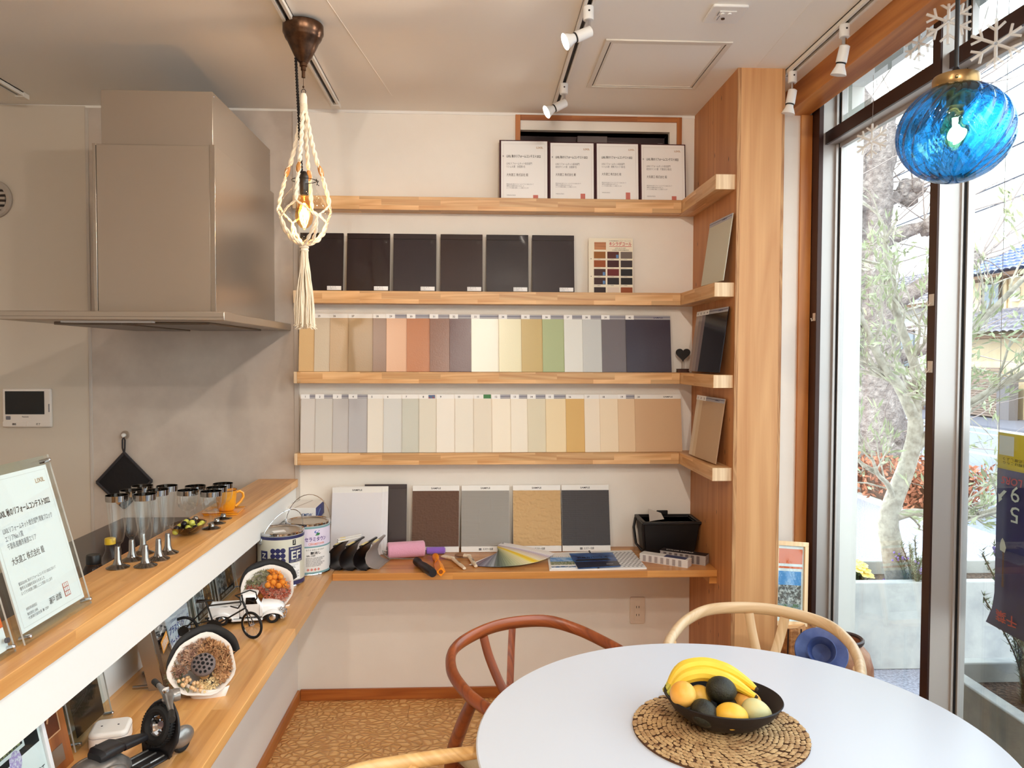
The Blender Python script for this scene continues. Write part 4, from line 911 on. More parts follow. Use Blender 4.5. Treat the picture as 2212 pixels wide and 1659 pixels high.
# ---- black gutter profile samples
GUT = mat('gutter_black', (22,16,17), 0.3); GUTW = mat('gutter_white', (228,224,218), 0.3); GUTG = mat('gutter_grey', (150,140,134), 0.35); TAGY = mat('tag_yellow', (232,214,150), 0.6)
def gutter(x, y, L, m, label, h=0.098, dirx=0.045):
    t = thing('gutter_sample', label, 'gutter sample', (x, y, ZD), group='gutter profile samples')
    prof = [(0.056, 0.001), (0.040, 0.003), (0.020, 0.010), (0.008, 0.026), (0.004, 0.048), (0.010, 0.070), (0.024, 0.088), (0.036, h)]
    rows = []
    for s in (0.0, 1.0):
        ring = [(px + dirx*s, L*s, pz) for px, pz in prof] + [(px + 0.0028 + dirx*s, L*s, pz + (0.0016 if i < 3 else 0.0)) for i, (px, pz) in reversed(list(enumerate(prof)))]
        rows.append(ring)
    part('profile', G().rings(rows, True), m, t, angle=50)
    part('rolled_edge', G().bar((0.036, -0.002, h+0.002), (0.036+dirx, L+0.002, h+0.002), 0.010, 0.008), m, t, bevel=0.002)
    part('base_lip', G().bar((0.058, 0, 0.0035), (0.058+dirx, L, 0.0035), 0.006, 0.007), m, t, bevel=0.001)
    part('paper_tag', G().bar((0.040, 0.010, h+0.007), (0.040+dirx*0.35, L*0.35+0.01, h+0.007), 0.012, 0.001), TAGY, t, smooth=False)
    return t
gutter(-0.618, 3.14, 0.16, GUT, 'black curved gutter sample nearest the paint cans')
gutter(-0.566, 3.13, 0.17, GUT, 'black curved gutter sample, second from the cans')
gutter(-0.510, 3.13, 0.16, GUT, 'black curved gutter sample, third from the cans')
gutter(-0.462, 3.15, 0.15, GUTG, 'grey-edged curved gutter sample beside the pink roller', 0.104, 0.030)
for k, (y, z, m, lab) in enumerate(((3.185, ZD+0.117, GUTW, 'white drip-edge strip on top of the gutter samples'), (3.160, ZD+0.1135, GUTW, 'lower white drip-edge strip on the gutter samples'))):
    t = thing('drip_edge', lab, 'edging strip', (-0.576 + k*0.004, y, z-0.005), group='white edging strips')
    part('strip', G().bar((0, 0, 0.005), (0.086 - k*0.004, 0.075, 0.009), 0.010, 0.008), m, t, bevel=0.002)
    part('groove', G().bar((-0.0006, -0.0005, 0.005), (0.004, 0.003, 0.005), 0.004, 0.003), INKG, t, smooth=False)
    part('paper_tag', G().bar((0.010, 0.0087, 0.0098), (0.028, 0.0244, 0.0106), 0.012, 0.001), TAGY, t, smooth=False)

# ---- rollers and brushes
WIRE = mat('roller_wire', (170,166,160), 0.25, 0.9)
t = thing('paint_roller', 'large pink paint roller with black handle', 'paint roller', (-0.27, 3.2, ZD))
a, b_ = Vector((-0.386, 3.318, ZD+0.036)), Vector((-0.228, 3.352, ZD+0.036)); d = (b_-a).normalized()
PINK = mat('pink_pile', (236,170,196), 0.95, bump=(420, 0.9, 0.003), sheen=0.4)
put('sleeve', G().tube([a, a + d*0.004, b_ - d*0.004, b_], [0.030, 0.035, 0.035, 0.030], 32), PINK, t)
put('end_plug', G().tube([a - d*0.002, a + d*0.003], [0.018, 0.018], 20), BLACKP, t)
put('wire', G().tube([a - d*0.001, a - d*0.020, a - d*0.022 + Vector((0.01,-0.03,-0.005)), Vector((-0.372,3.262,ZD+0.016)), Vector((-0.30,3.262,ZD+0.014)), Vector((-0.268,3.252,ZD+0.016)), Vector((-0.250,3.205,ZD+0.018))], 0.0030, 8), WIRE, t)
h0, h1 = Vector((-0.254, 3.213, ZD+0.019)), Vector((-0.172, 3.020, ZD+0.0195)); hd_ = (h1-h0)
put('handle', G().tube([h0 + hd_*k for k in (0, 0.04, 0.12, 0.22, 0.34, 0.5, 0.7, 0.9, 1.0)], [0.010, 0.017, 0.018, 0.013, 0.0145, 0.0175, 0.0185, 0.0185, 0.0165], 16), mat('handle_black', (24,20,22), 0.45), t)
t = thing('mini_roller', 'small purple paint roller with orange handle', 'paint roller', (-0.17, 3.22, ZD))
a, b_ = Vector((-0.222, 3.388, ZD+0.0165)), Vector((-0.138, 3.394, ZD+0.0165)); d = (b_-a).normalized()
put('sleeve', G().tube([a, a + d*0.003, b_ - d*0.006, b_], [0.013, 0.016, 0.016, 0.010], 24), mat('purple_pile', (150,104,206), 0.95, bump=(420, 0.9, 0.003), sheen=0.4), t)
put('wire', G().tube([a, a - d*0.006, a + Vector((-0.008,-0.030,-0.004)), Vector((-0.208,3.345,ZD+0.010)), Vector((-0.182,3.318,ZD+0.012)), Vector((-0.178,3.300,ZD+0.014))], 0.0022, 8), WIRE, t)
ORG = mat('handle_orange', (250,148,16), 0.4)
h0, h1 = Vector((-0.179, 3.310, ZD+0.015)), Vector((-0.142, 3.052, ZD+0.0155)); hd_ = h1-h0
put('handle', G().tube([h0 + hd_*k for k in (0, 0.05, 0.16, 0.26, 0.36, 0.5)], [0.008, 0.014, 0.0145, 0.010, 0.011, 0.0135], 16).tube([h0 + hd_*k for k in (0.46, 0.56, 0.99, 1.0)], [0.012, 0.0185, 0.0195, 0.0185], 4, up=(0,0,1)), ORG, t)
put('handle_hole', G().tube([h0 + hd_*0.999, h0 + hd_*1.004], [0.0085, 0.0085], 14), mat('orange_dark', (150,74,10), 0.6), t)
BW = wood('brush_wood', (214,192,160), (240,226,204), 'y', 2.0); BR = [mat('bristle_white', (236,224,204), 0.9, bump=(500, 0.8, 0.002)), mat('bristle_brown', (150,112,84), 0.9, bump=(500, 0.8, 0.002))]
for k, (tip, el, en, lab) in enumerate((((-0.140,3.312), (-0.118,3.292), (-0.049,3.129), 'paint brush with white bristles lying by the orange handle'), ((-0.082,3.335), (-0.050,3.322), (-0.002,3.160), 'paint brush with brown bristles next to the colour fan'))):
    t = thing('paint_brush', lab, 'paint brush', (el[0], el[1], ZD), group='angled paint brushes')
    T0 = Vector((tip[0], tip[1], ZD+0.010)); E0 = Vector((el[0], el[1], ZD+0.010)); N0 = Vector((en[0], en[1], ZD+0.0075)); dd = (E0-T0).normalized()
    put('bristles', G().tube([T0 - dd*0.010, T0, E0], [(0.011,0.004), (0.013,0.0075), (0.012,0.008)], 14, up=(0,0,1)), BR[k], t)
    put('head', G().tube([E0 - dd*0.004, E0 + dd*0.026], [(0.0125,0.0085), (0.010,0.008)], 12, up=(0,0,1)), BW, t)
    q = E0 + dd*0.018
    put('handle', G().tube([q, q.lerp(N0, 0.3), q.lerp(N0, 0.75), N0], [(0.0085,0.006), (0.0085,0.0065), (0.0095,0.0065), (0.0075,0.005)], 12, up=(0,0,1)), BW, t)
    g = T(G(), '好川刷毛', 0, 0, 0.006, 0.045, 'c', 0, True); ang = atan2(N0.y-q.y, N0.x-q.x); mid = q.lerp(N0, 0.5)
    put('lettering', g.xf(Matrix.Translation((mid.x, mid.y, ZD+0.0155)) @ Matrix.Rotation(ang, 4, 'Z')), INK, t, smooth=False)

# ---- colour fan deck
fan = thing('colour_fan', 'open fan deck of paint colour strips from mauve to yellow', 'colour fan', (0.118, 3.385, ZD))
ramp = [(250,248,246),(120,98,110),(140,118,132),(108,102,120),(128,124,146),(152,150,168),(118,120,136),(140,146,156),(168,174,184),(108,118,118),(84,98,92),(104,118,104),(124,138,118),(146,158,132),(160,172,140),(178,188,150),(196,202,162),(210,212,170),(222,220,176),(232,226,186),(240,232,190),(244,236,172),(248,226,96),(246,208,50),(248,220,110),(240,232,208),(236,226,206),(228,214,196),(220,206,196),(206,190,190),(198,186,206),(224,218,226),(240,238,238)]
n = len(ramp); L_ = 0.235
for i, c in enumerate(ramp):
    a = radians(-124 + 100*i/(n-1)); z = 0.002 + 0.0013*i
    g = G()
    rows = []
    for s in range(7):
        r = -0.012 + (L_+0.012)*s/6; w2 = 0.022; dz = z*(1 - 0.55*(s/6)**1.5) + 0.001
        rows.append([(r*cos(a) - w2*sin(a)*sg, r*sin(a) + w2*cos(a)*sg, dz) for sg in (-1, 1)])
    g.rings(rows, False)
    o = part('colour_strip', g, mat('fan_%d' % i, c, 0.4), fan, smooth=False)
    so = o.modifiers.new('thick', 'SOLIDIFY'); so.thickness = 0.0009
part('rivet', G().cyl((0,0,0.001), (0,0,0.050), 0.005, n=12), CHROME, fan)

# ---- open binder with leaflet and photos
bd = thing('open_binder', 'open white binder with photo page and grey checked page', 'binder', (0.50, 3.26, ZD))
CV = [(0.300, 3.105), (0.503, 3.108), (0.706, 3.118), (0.702, 3.410), (0.508, 3.396), (0.314, 3.372)]
def page(poly, z0, z1): return G().prism(poly, z0, z1)
put('cover', page([CV[0], CV[1], CV[4], CV[5]], ZD, ZD+0.006), WPLAS, bd, smooth=False); put('cover', page([CV[1], CV[2], CV[3], CV[4]], ZD, ZD+0.006), WPLAS, bd, smooth=False)
put('ring_spine', G().cyl((0.504, 3.112, ZD+0.007), (0.507, 3.392, ZD+0.007), 0.004, n=10), BLACKP, bd)
PHOTO = mat('town_photo', (66,118,170), 0.4, noise_=(90, (214,210,200), 0.46, 0.60)); SKYP = mat('photo_sky', (84,150,214), 0.4, noise_=(20, (200,222,240), 0.5, 0.7)); GRN = mat('photo_green', (96,116,70), 0.5, noise_=(120, (200,196,186), 0.45, 0.62))
put('photo_page', page([(0.309,3.118), (0.417,3.120), (0.420,3.320), (0.320,3.312)], ZD+0.006, ZD+0.008), PAPER, bd, smooth=False)
put('photo', page([(0.314,3.215), (0.415,3.217), (0.417,3.285), (0.319,3.282)], ZD+0.008, ZD+0.0085), SKYP, bd, smooth=False)
put('photo', page([(0.312,3.165), (0.414,3.167), (0.415,3.217), (0.314,3.215)], ZD+0.008, ZD+0.0085), GRN, bd, smooth=False)
put('photo', page([(0.311,3.122), (0.413,3.124), (0.414,3.148), (0.312,3.146)], ZD+0.008, ZD+0.0085), PHOTO, bd, smooth=False)
g = T(G(), 'カラーシミュレーション', 0, 0, 0.012, 0.094, 'l', 0, True); put('lettering', g.xf(Matrix.Translation((0.319, 3.290, ZD+0.0088))), INKG, bd, smooth=False)
gg = G(); g2 = G()
for i in range(11):
    for j in range(12):
        x = 0.604 + i*0.0090 - 0.0; y = 3.135 + j*0.0205
        (gg if (i+j) % 2 else g2).box(x, y, ZD+0.006, x+0.0082, y+0.0125, ZD+0.0068)
put('grey_chips', gg, mat('chip_grey', (150,150,152), 0.5), bd, kind='stuff', smooth=False); put('white_chips', g2, mat('chip_pale', (222,222,222), 0.5), bd, kind='stuff', smooth=False)
lf = thing('blue_leaflet', 'dark blue building leaflet lying on the open binder', 'leaflet', (0.51, 3.23, ZD+0.009))
P4 = [Vector((0.418, 3.100, ZD+0.0115)), Vector((0.600, 3.130, ZD+0.0115)), Vector((0.604, 3.352, ZD+0.0115)), Vector((0.410, 3.338, ZD+0.0115))]
def on4(u, v): return P4[0].lerp(P4[1], u).lerp(P4[3].lerp(P4[2], u), v)
put('sheet', G().prism([(p.x, p.y) for p in P4], ZD+0.0095, ZD+0.0115), mat('leaflet_blue', (66,112,176), 0.3, noise_=(14, (28,52,110), 0.4, 0.62)), lf, smooth=False)
up_ = Vector((0,0,0.0006))
put('dark_band', G().quad(*[on4(u, v)+up_ for u, v in ((0,0), (1,0), (1,0.34), (0,0.40))]), mat('leaflet_navy', (22,26,52), 0.3), lf, smooth=False)
put('roof_shape', G().add([on4(u, v)+up_*1.6 for u, v in ((0.02,0.44), (0.86,0.44), (0.80,0.56), (0.10,0.55))], [(0,1,2,3)]), mat('leaflet_roof', (20,18,24), 0.35), lf, smooth=False)
g = T(G(), '屋根カバー工法', 0, 0, 0.020, 0.135, 'l', 0, True); put('lettering', g.xf(Matrix.Translation((0.436, 3.248, ZD+0.0128)) @ Matrix.Rotation(radians(6), 4, 'Z')), mat('ink_dark', (18,20,34), 0.5), lf, smooth=False)
g = T(G(), 'カタログ', 0, 0, 0.008, 0.03, 'l', 0, True); put('lettering', g.xf(Matrix.Translation((0.545, 3.150, ZD+0.0128)) @ Matrix.Rotation(radians(8), 4, 'Z')), WHITE, lf, smooth=False)

# ---- black bin with papers
bn = thing('black_bin', 'black plastic storage bin with carry handle in the desk corner', 'storage bin', (0.86, 3.41, ZD))
BIN = mat('bin_black', (18,14,15), 0.45)
bot = [(0.755,3.345), (0.970,3.345), (0.970,3.480), (0.755,3.480)]; top = [(0.738,3.325), (0.990,3.325), (0.990,3.492), (0.738,3.492)]
ino = lambda p, d, c=(0.864, 3.41): tuple(c[i] + (p[i]-c[i])*(1 - d/0.10) for i in (0, 1))
zt = ZD+0.150
put('shell', G().rings([[(x, y, ZD) for x, y in bot], [(x, y, zt) for x, y in top], [ino(p, 0.006)+(zt,) for p in top], [ino(p, 0.006)+(ZD+0.006,) for p in bot]], True, True, True), BIN, bn, bevel=0.002)
put('rim', G().rings([[(x + (0.006 if x > 0.86 else -0.006), y + (0.004 if y > 3.41 else -0.006), zt-0.010) for x, y in top], [(x + (0.006 if x > 0.86 else -0.006), y + (0.004 if y > 3.41 else -0.006), zt+0.002) for x, y in top], [ino(p, 0.008)+(zt+0.002,) for p in top], [ino(p, 0.008)+(zt-0.010,) for p in top]], True, True, True), BIN, bn, bevel=0.002)
put('handle', G().tube([(0.732, 3.470, zt-0.006), (0.722, 3.460, zt-0.05), (0.728, 3.440, ZD+0.03), (0.742, 3.355, ZD+0.012), (0.745, 3.338, ZD+0.03), (0.736, 3.330, zt-0.03), (0.736, 3.326, zt-0.006)], 0.006, 8), BIN, bn)
put('back_tab', G().box(0.832, 3.478, zt, 0.884, 3.486, zt+0.022), BIN, bn, bevel=0.003)
pp = put('paper_sheet', G().add([(0.775,3.36,zt-0.03), (0.865,3.40,zt-0.035), (0.850,3.47,zt+0.012), (0.790,3.46,zt+0.034)], [(0,1,2,3)]), mat('plastic_sleeve', (206,202,196), 0.15, spec=0.6), label='clear-covered paper sticking out of the black bin', cat='paper', smooth=False)
so = pp.modifiers.new('thick', 'SOLIDIFY'); so.thickness = 0.002
# ---- two packs of colour cards
def card_pack(c, ang, L2, w, h, n_, label, dark):
    t = thing('card_pack', label, 'colour cards', c, radians(ang), group='packs of colour cards')
    for k in range(n_):
        part('card', G().box(-L2/2 + 0.001*(k % 3), -w/2 + 0.0006*(k % 2), h*k/n_, L2/2 + 0.001*(k % 2), w/2, h*(k+1)/n_ - 0.0003), mat('card_dark' if dark else 'card_pale', (176,166,160) if dark else (226,220,216), 0.6), t, smooth=False)
    for k in range(7):
        x = -L2/2 + 0.016 + k*(L2-0.03)/7
        part('edge_print', G().box(x, -w/2-0.0006, 0.002, x+0.013, -w/2-0.0002, h-0.004), mat('print_dark' if dark else 'print_grey', (110,98,96) if dark else (166,156,154), 0.6), t, smooth=False)
    part('cover', G().box(-L2/2, -w/2, h, L2/2, w/2, h+0.0012), mat('pack_black', (40,34,38), 0.4) if dark else WPLAS, t, smooth=False)
    part('cover_picture', G().box(0.0, -w/2+0.004, h+0.0012, L2/2-0.012, w/2-0.004, h+0.0016), mat('pack_blue', (70,74,110), 0.4), t, smooth=False) if not dark else part('lettering', T(G(), 'COLOR SAMPLE', -L2/2+0.02, -0.006, 0.014, L2*0.6, 'l', h+0.0018, True), WHITE, t, smooth=False)
card_pack((0.805, 3.205, ZD), -35, 0.215, 0.048, 0.032, 8, 'white pack of colour cards in front of the black bin', False)
card_pack((0.895, 3.235, ZD), -33, 0.20, 0.050, 0.040, 10, 'dark-covered pack of colour cards next to the pillar', True)

# ---- boxes in the corner
bx = thing('product_box', 'white and blue product box behind the paint cans', 'box', (-0.78, 3.40, ZD))
put('box', G().box(-0.93, 3.305, 0.868, -0.690, 3.485, 0.925), WPLAS, bx, bevel=0.001)
put('blue_end', G().box(-0.690, 3.306, 0.868, -0.6895, 3.484, 0.924), mat('box_blue', (34,52,128), 0.4), bx, smooth=False)
put('stripe', G().bar((-0.6892, 3.32, 0.876), (-0.6892, 3.40, 0.905), 0.0004, 0.004), mat('stripe_cyan', (150,200,230), 0.4), bx, smooth=False)
g = T(G(), 'KMEW', 0, 0, 0.014, 0.045, 'l', 0, True, 0, 0.2); put('lettering', g.xf(frame((-0.752, 3.3045, 0.888), (0,-1,0))), mat('kmew_blue', (40,84,140), 0.5), bx, smooth=False)
for k in range(3): put('stripe', G().bar((-0.90 + k*0.06, 3.31, 0.9254), (-0.86 + k*0.06, 3.48, 0.9254), 0.006, 0.0004), mat('stripe_blue', (110,130,180), 0.4) if k == 0 else HAIR, bx, smooth=False)
bx = thing('brick_print_box', 'white box printed with grey brick lines behind the front paint can', 'box', (-0.80, 3.36, ZD))
put('box', G().box(-0.93, 3.285, ZD, -0.735, 3.485, 0.8665), WPLAS, bx, bevel=0.001)
g = G()
for k in range(5):
    z = ZD + 0.02 + k*0.030; g.box(-0.929, 3.2844, z, -0.736, 3.285, z+0.0012)
    for j in range(5): x = -0.925 + j*0.042 + (k % 2)*0.02; g.box(x, 3.2844, z, x+0.0012, 3.285, min(z+0.030, 0.866))
put('brick_lines', g, INKG, bx, smooth=False, kind='stuff')
# ================================================================== things on the bar counter and the ledge
ZC = 1.021; ZL = 0.698
SILV = mat('silver_rim', (150,146,142), 0.06, 1.0); CLEARP = clear('tumbler_clear', (252,253,253), 0.45)
def drink(kind, x, y, label, group):
    t = thing('champagne_flute' if kind == 'flute' else 'wine_goblet', label, 'glass', (x, y, ZC), group=group)
    if kind == 'flute':
        part('foot', G().lathe([(0, 0.0), (0.0285, 0.0), (0.0290, 0.002), (0.024, 0.0045), (0.013, 0.010), (0.0085, 0.022), (0.0075, 0.050), (0.0065, 0.056), (0, 0.056)], n=28), SILV, t, label='silver foot and stem')
        part('bowl', G().lathe([(0.0062, 0.055), (0.0068, 0.062), (0.013, 0.068), (0.0165, 0.080), (0.0195, 0.105), (0.0235, 0.140), (0.0272, 0.180), (0.0265, 0.180), (0.0225, 0.140), (0.0185, 0.105), (0.0152, 0.080), (0.011, 0.070), (0, 0.066)], n=28), CLEARP, t, label='clear ribbed bowl')
        part('rim', G().lathe([(0.0266, 0.176), (0.0276, 0.176), (0.0284, 0.191), (0.0274, 0.191), (0.0266, 0.176)], n=28), SILV, t, label='silver rim')
    else:
        part('foot', G().lathe([(0, 0.0), (0.0285, 0.0), (0.0290, 0.002), (0.022, 0.005), (0.010, 0.008), (0.009, 0.013), (0.006, 0.018), (0, 0.018)], n=28), SILV, t, label='silver foot')
        part('bowl', G().lathe([(0.006, 0.016), (0.0072, 0.045), (0.0085, 0.052), (0.020, 0.058), (0.028, 0.068), (0.0315, 0.084), (0.0325, 0.110), (0.0318, 0.110), (0.0305, 0.084), (0.027, 0.070), (0.019, 0.060), (0, 0.056)], n=28), CLEARP, t, label='clear bowl')
        part('rim', G().lathe([(0.0318, 0.106), (0.0328, 0.106), (0.0332, 0.121), (0.0324, 0.121), (0.0318, 0.106)], n=28), SILV, t, label='silver rim')
    return t
f0 = drink('flute', -0.934, 2.025, 'silver-rimmed champagne flute at the front left of the flute cluster', 'champagne flutes')
for x, y, lab in ((-0.869, 2.038, 'front right of the flute cluster'), (-0.931, 2.100, 'middle left of the flute cluster'), (-0.863, 2.106, 'middle right of the flute cluster'), (-0.864, 2.171, 'back right of the flute cluster, nearest the olives'), (-0.932, 2.172, 'back left of the flute cluster')):
    dup(f0, Matrix.Translation((x, y, ZC)), 'silver-rimmed champagne flute at the ' + lab, 'champagne flutes')
g0 = drink('goblet', -0.850, 2.483, 'silver-rimmed wine goblet nearest the olive dish', 'wine goblets')
for x, y, lab in ((-0.858, 2.559, 'second goblet along the counter edge'), (-0.862, 2.635, 'goblet in front of the yellow mug'), (-0.932, 2.505, 'goblet behind the olive dish, left'), (-0.938, 2.590, 'goblet at the back left of the goblets')):
    dup(g0, Matrix.Translation((x, y, ZC)), 'silver-rimmed wine goblet, ' + lab, 'wine goblets')
# olives in a swirled glass dish
od = thing('glass_dish', 'swirled brown glass dish holding olives', 'dish', (-0.898, 2.415, ZC))
DISH = clear('smoky_dish', (206,184,156), 0.9)
part('dish', G().lathe([(0, 0.002), (0.020, 0.001), (0.034, 0.006), (0.050, 0.018), (0.060, 0.030), (0.0585, 0.031), (0.048, 0.021), (0.032, 0.009), (0.018, 0.0045), (0, 0.005)], n=48, sx=0.85, sy=1.25, mod=lambda a, z: 1+0.012*sin(18*a+z*160)), DISH, od)
g = G()
for k in range(9):
    a0 = k*PI2/9; g.tube([((0.018+0.043*s/7)*cos(a0+0.11*s)*0.85, (0.018+0.043*s/7)*sin(a0+0.11*s)*1.25, 0.0035 + 0.026*(s/7)**1.6) for s in range(8)], 0.0013, 5)
part('swirl_line', g, mat('dish_brown', (120,86,56), 0.2), od, kind='stuff')
OLB = mat('olive_black', (26,18,24), 0.15); OLG = mat('olive_green', (190,190,84), 0.25)
spots = [(-0.020,-0.050,0.016,'g'),(-0.008,-0.030,0.016,'b'),(0.016,-0.038,0.018,'b'),(-0.026,-0.022,0.020,'b'),(0.004,-0.012,0.020,'g'),(0.026,-0.012,0.020,'b'),(-0.014,-0.004,0.019,'b'),(0.012,0.010,0.020,'g'),(-0.028,0.006,0.021,'g'),(0.030,0.016,0.022,'g'),(-0.008,0.020,0.019,'b'),(0.010,0.032,0.019,'b'),(-0.024,0.032,0.021,'b'),(0.028,0.040,0.023,'g'),(0.0,0.048,0.020,'g'),(-0.006,-0.018,0.034,'b'),(0.012,-0.002,0.034,'g'),(-0.010,0.010,0.034,'g'),(0.008,0.022,0.034,'b'),(-0.012,0.030,0.033,'b')]
nb = ng = 0
for i, (x, y, z, c) in enumerate(spots):
    put('olive', G().sphere((-0.898+x, 2.415+y, ZC+z), 0.0093, 14, 9, 1, 1.18, 1.0), OLB if c == 'b' else OLG, label=('black' if c == 'b' else 'green') + ' olive in the swirled glass dish', cat='olive', group='olives in the dish, black' if c == 'b' else 'olives in the dish, green')
# yellow mug on a square saucer
YEL = mat('yellow_glaze', (232,160,40), 0.15, noise_=(18, (214,138,26), 0.4, 0.7), coat=0.4)
sc_ = thing('square_saucer', 'square mustard yellow saucer under the mug', 'saucer', (-0.893, 2.742, ZC), radians(4))
part('plate', G().rbox(-0.058, -0.058, 0.0, 0.058, 0.058, 0.006, 0.006), YEL, sc_, bevel=0.002)
part('raised_rim', G().rings([[(sx*a, sy*a, z) for sx, sy in ((1,1),(-1,1),(-1,-1),(1,-1))] for a, z in ((0.057,0.005),(0.062,0.010),(0.059,0.010),(0.052,0.006))], True, False, False), YEL, sc_, angle=60)
mg = thing('mug', 'mustard yellow ceramic mug standing on the square saucer', 'mug', (-0.888, 2.748, ZC+0.007))
part('cup', G().lathe([(0, 0.001), (0.024, 0.0), (0.029, 0.006), (0.033, 0.030), (0.037, 0.072), (0.0355, 0.073), (0.0345, 0.070), (0.030, 0.030), (0.026, 0.010), (0, 0.007)], n=32), YEL, mg)
part('rim_line', G().lathe([(0.0372, 0.0705), (0.0378, 0.072), (0.0362, 0.0745), (0.035, 0.0735)], n=32), mat('brown_rim', (120,70,20), 0.3), mg)
part('handle', G().tube([(0.033*cos(a0)+r*cos(a0), 0.033*sin(a0)+r*sin(a0), z) for a0 in (radians(35),) for r, z in ((0.0, 0.060), (0.014, 0.064), (0.026, 0.056), (0.028, 0.042), (0.018, 0.026), (0.004, 0.014), (-0.002, 0.012))], 0.0048, 10), YEL, mg)

# bottles on the kitchen worktop
bt = thing('glass_bottle', 'clear glass bottle with yellow screw cap behind the counter', 'bottle', (-1.045, 2.22, 0.851))
part('glass', G().lathe([(0, 0.002), (0.030, 0.0), (0.031, 0.006), (0.031, 0.115), (0.028, 0.135), (0.016, 0.160), (0.0125, 0.170), (0.0125, 0.190)], n=24), CLEARP, bt); part('cap', G().lathe([(0, 0.203), (0.0135, 0.203), (0.0145, 0.201), (0.0145, 0.186), (0, 0.186)], n=24), mat('cap_yellow', (214,176,40), 0.35), bt)
part('label_band', G().lathe([(0.0313, 0.03), (0.0313, 0.10)], n=24), mat('bottle_label', (214,170,60), 0.5), bt)
bt = thing('dark_bottle', 'dark bottle with ridged black cap behind the counter', 'bottle', (-1.045, 2.125, 0.851))
part('glass', G().lathe([(0, 0.002), (0.032, 0.0), (0.033, 0.006), (0.033, 0.13), (0.022, 0.150), (0.018, 0.155), (0, 0.155)], n=24), mat('brown_glass', (30,18,16), 0.1), bt); part('cap', G().lathe([(0, 0.180), (0.017, 0.180), (0.019, 0.177), (0.019, 0.152), (0, 0.152)], n=36, mod=lambda a, z: 1+0.02*sin(36*a)), BLACKP, bt)
part('cap_ring', G().lathe([(0.0193, 0.1515), (0.0193, 0.155)], n=24), mat('ring_brass', (120,84,50), 0.3, 0.8), bt)

# ---- acrylic certificate stands on the counter
def acrylic_stand(M, w, h, name, label, group, gap=0.012, stud=True, sheet=None):
    """two clear plates with chrome studs; sheet=(x0,y0,x1,y1) between them"""
    t = thing(name, label, 'acrylic stand', M=M, group=group)
    part('front_plate', G().box(0, 0, 0.0, w, h, 0.003), ACRYL, t, smooth=False); part('back_plate', G().box(0, 0, -gap, w, h, -gap+0.003), ACRYL, t, smooth=False)
    part('plate_edge', G().box(w-0.0006, 0, 0.0, w, h, 0.003).box(0, 0, 0.0, 0.0006, h, 0.003), mat('acrylic_edge', (206,200,192), 0.2), t, smooth=False, kind='stuff')
    if stud:
        for (x, y) in ((0.012, 0.012), (w-0.012, 0.012), (0.012, h-0.012), (w-0.012, h-0.012)):
            part('stud', G().cyl((x, y, -gap), (x, y, 0.010), 0.0045, n=12).sphere((x, y, 0.010), 0.0045, 10, 6, 1, 1, 0.5), CHROME, t)
    return t
c = acrylic_stand(lean((-0.859, 1.479, ZC+0.0005), (1,0,0), 15), 0.251, 0.345, 'certificate_stand', 'award certificate in a clear acrylic stand on the counter', 'acrylic stands')
sheet = part('sheet', G().box(0.010, 0.020, -0.004, 0.241, 0.325, -0.003), PAPER, c, smooth=False)
sw, sh2 = 0.231, 0.305; k = sw/0.205
def sub(s_, xx, yy, hh, ww=None, m=INK, align='l', bold=False, slant=0.0, name='lettering'):
    part(name, T(G(), s_, 0.010 + xx, yy, hh, ww, align, -0.0024, bold, 0, slant), m, sheet, smooth=False)
y0 = 0.325
sub('LIXIL', sw-0.018*k, y0-0.030*k, 0.0085*k, 0.030*k, GOLDINK, 'r', True)
sub('LIXIL 秋のリフォームコンテスト2022', 0.026*k, y0-0.072*k, 0.0105*k, 0.158*k, INK, 'l', True)
sub('LIXILリフォームネット総合部門 関東ブロック', 0.026*k, y0-0.100*k, 0.0085*k, 0.152*k, INKG)
sub('エリアNo.1賞', 0.026*k, y0-0.114*k, 0.0085*k, 0.052*k, INKG); sub('千葉県:船橋市東部エリア', 0.026*k, y0-0.128*k, 0.0085*k, 0.086*k, INKG)
sub('大矢建工 株式会社 殿', 0.026*k, y0-0.156*k, 0.0105*k, 0.098*k, mat('ink_brown'))
for j, s_ in enumerate(('貴店はLIXIL 秋のリフォームコンテスト2022において', '優秀なる成績を収められました', 'よってその栄誉に感謝しここに表彰いたします')):
    sub(s_, 0.026*k, y0-0.193*k - j*0.0085*k, 0.0048*k, (0.116, 0.075, 0.096)[j]*k, INKG, name='small_print')
sub('令和5年3月吉日', 0.026*k, y0-0.238*k, 0.0044*k, 0.032*k, INKG, name='small_print'); sub('株式会社 LIXIL', 0.026*k, y0-0.247*k, 0.0044*k, 0.032*k, INKG, name='small_print'); sub('代表執行役社長 兼 CEO', 0.026*k, y0-0.254*k, 0.0044*k, 0.062*k, INKG, name='small_print')
sub('瀬戸 欣哉', 0.094*k, y0-0.249*k, 0.0095*k, 0.040*k, INK, 'l', False, 0.15)
part('seal_stamp', G().plate(0.010+0.146*k, y0-0.252*k, 0.010+0.165*k, y0-0.226*k, -0.0024), SEAL, sheet, smooth=False)
g = G()
for i in range(3):
    for j in range(3): g.plate(0.010+(0.148+i*0.0055)*k, y0-(0.250-j*0.0083)*k, 0.010+(0.152+i*0.0055)*k, y0-(0.2435-j*0.0083)*k, -0.0021)
part('seal_carving', g, PAPER, sheet, smooth=False, kind='stuff')
part('border_line', G().plate(0.018, 0.028, 0.233, 0.0285, -0.0026).plate(0.018, 0.316, 0.233, 0.3165, -0.0026).plate(0.018, 0.028, 0.0185, 0.3165, -0.0026).plate(0.2325, 0.028, 0.233, 0.3165, -0.0026), HAIR, c, smooth=False, kind='stuff')
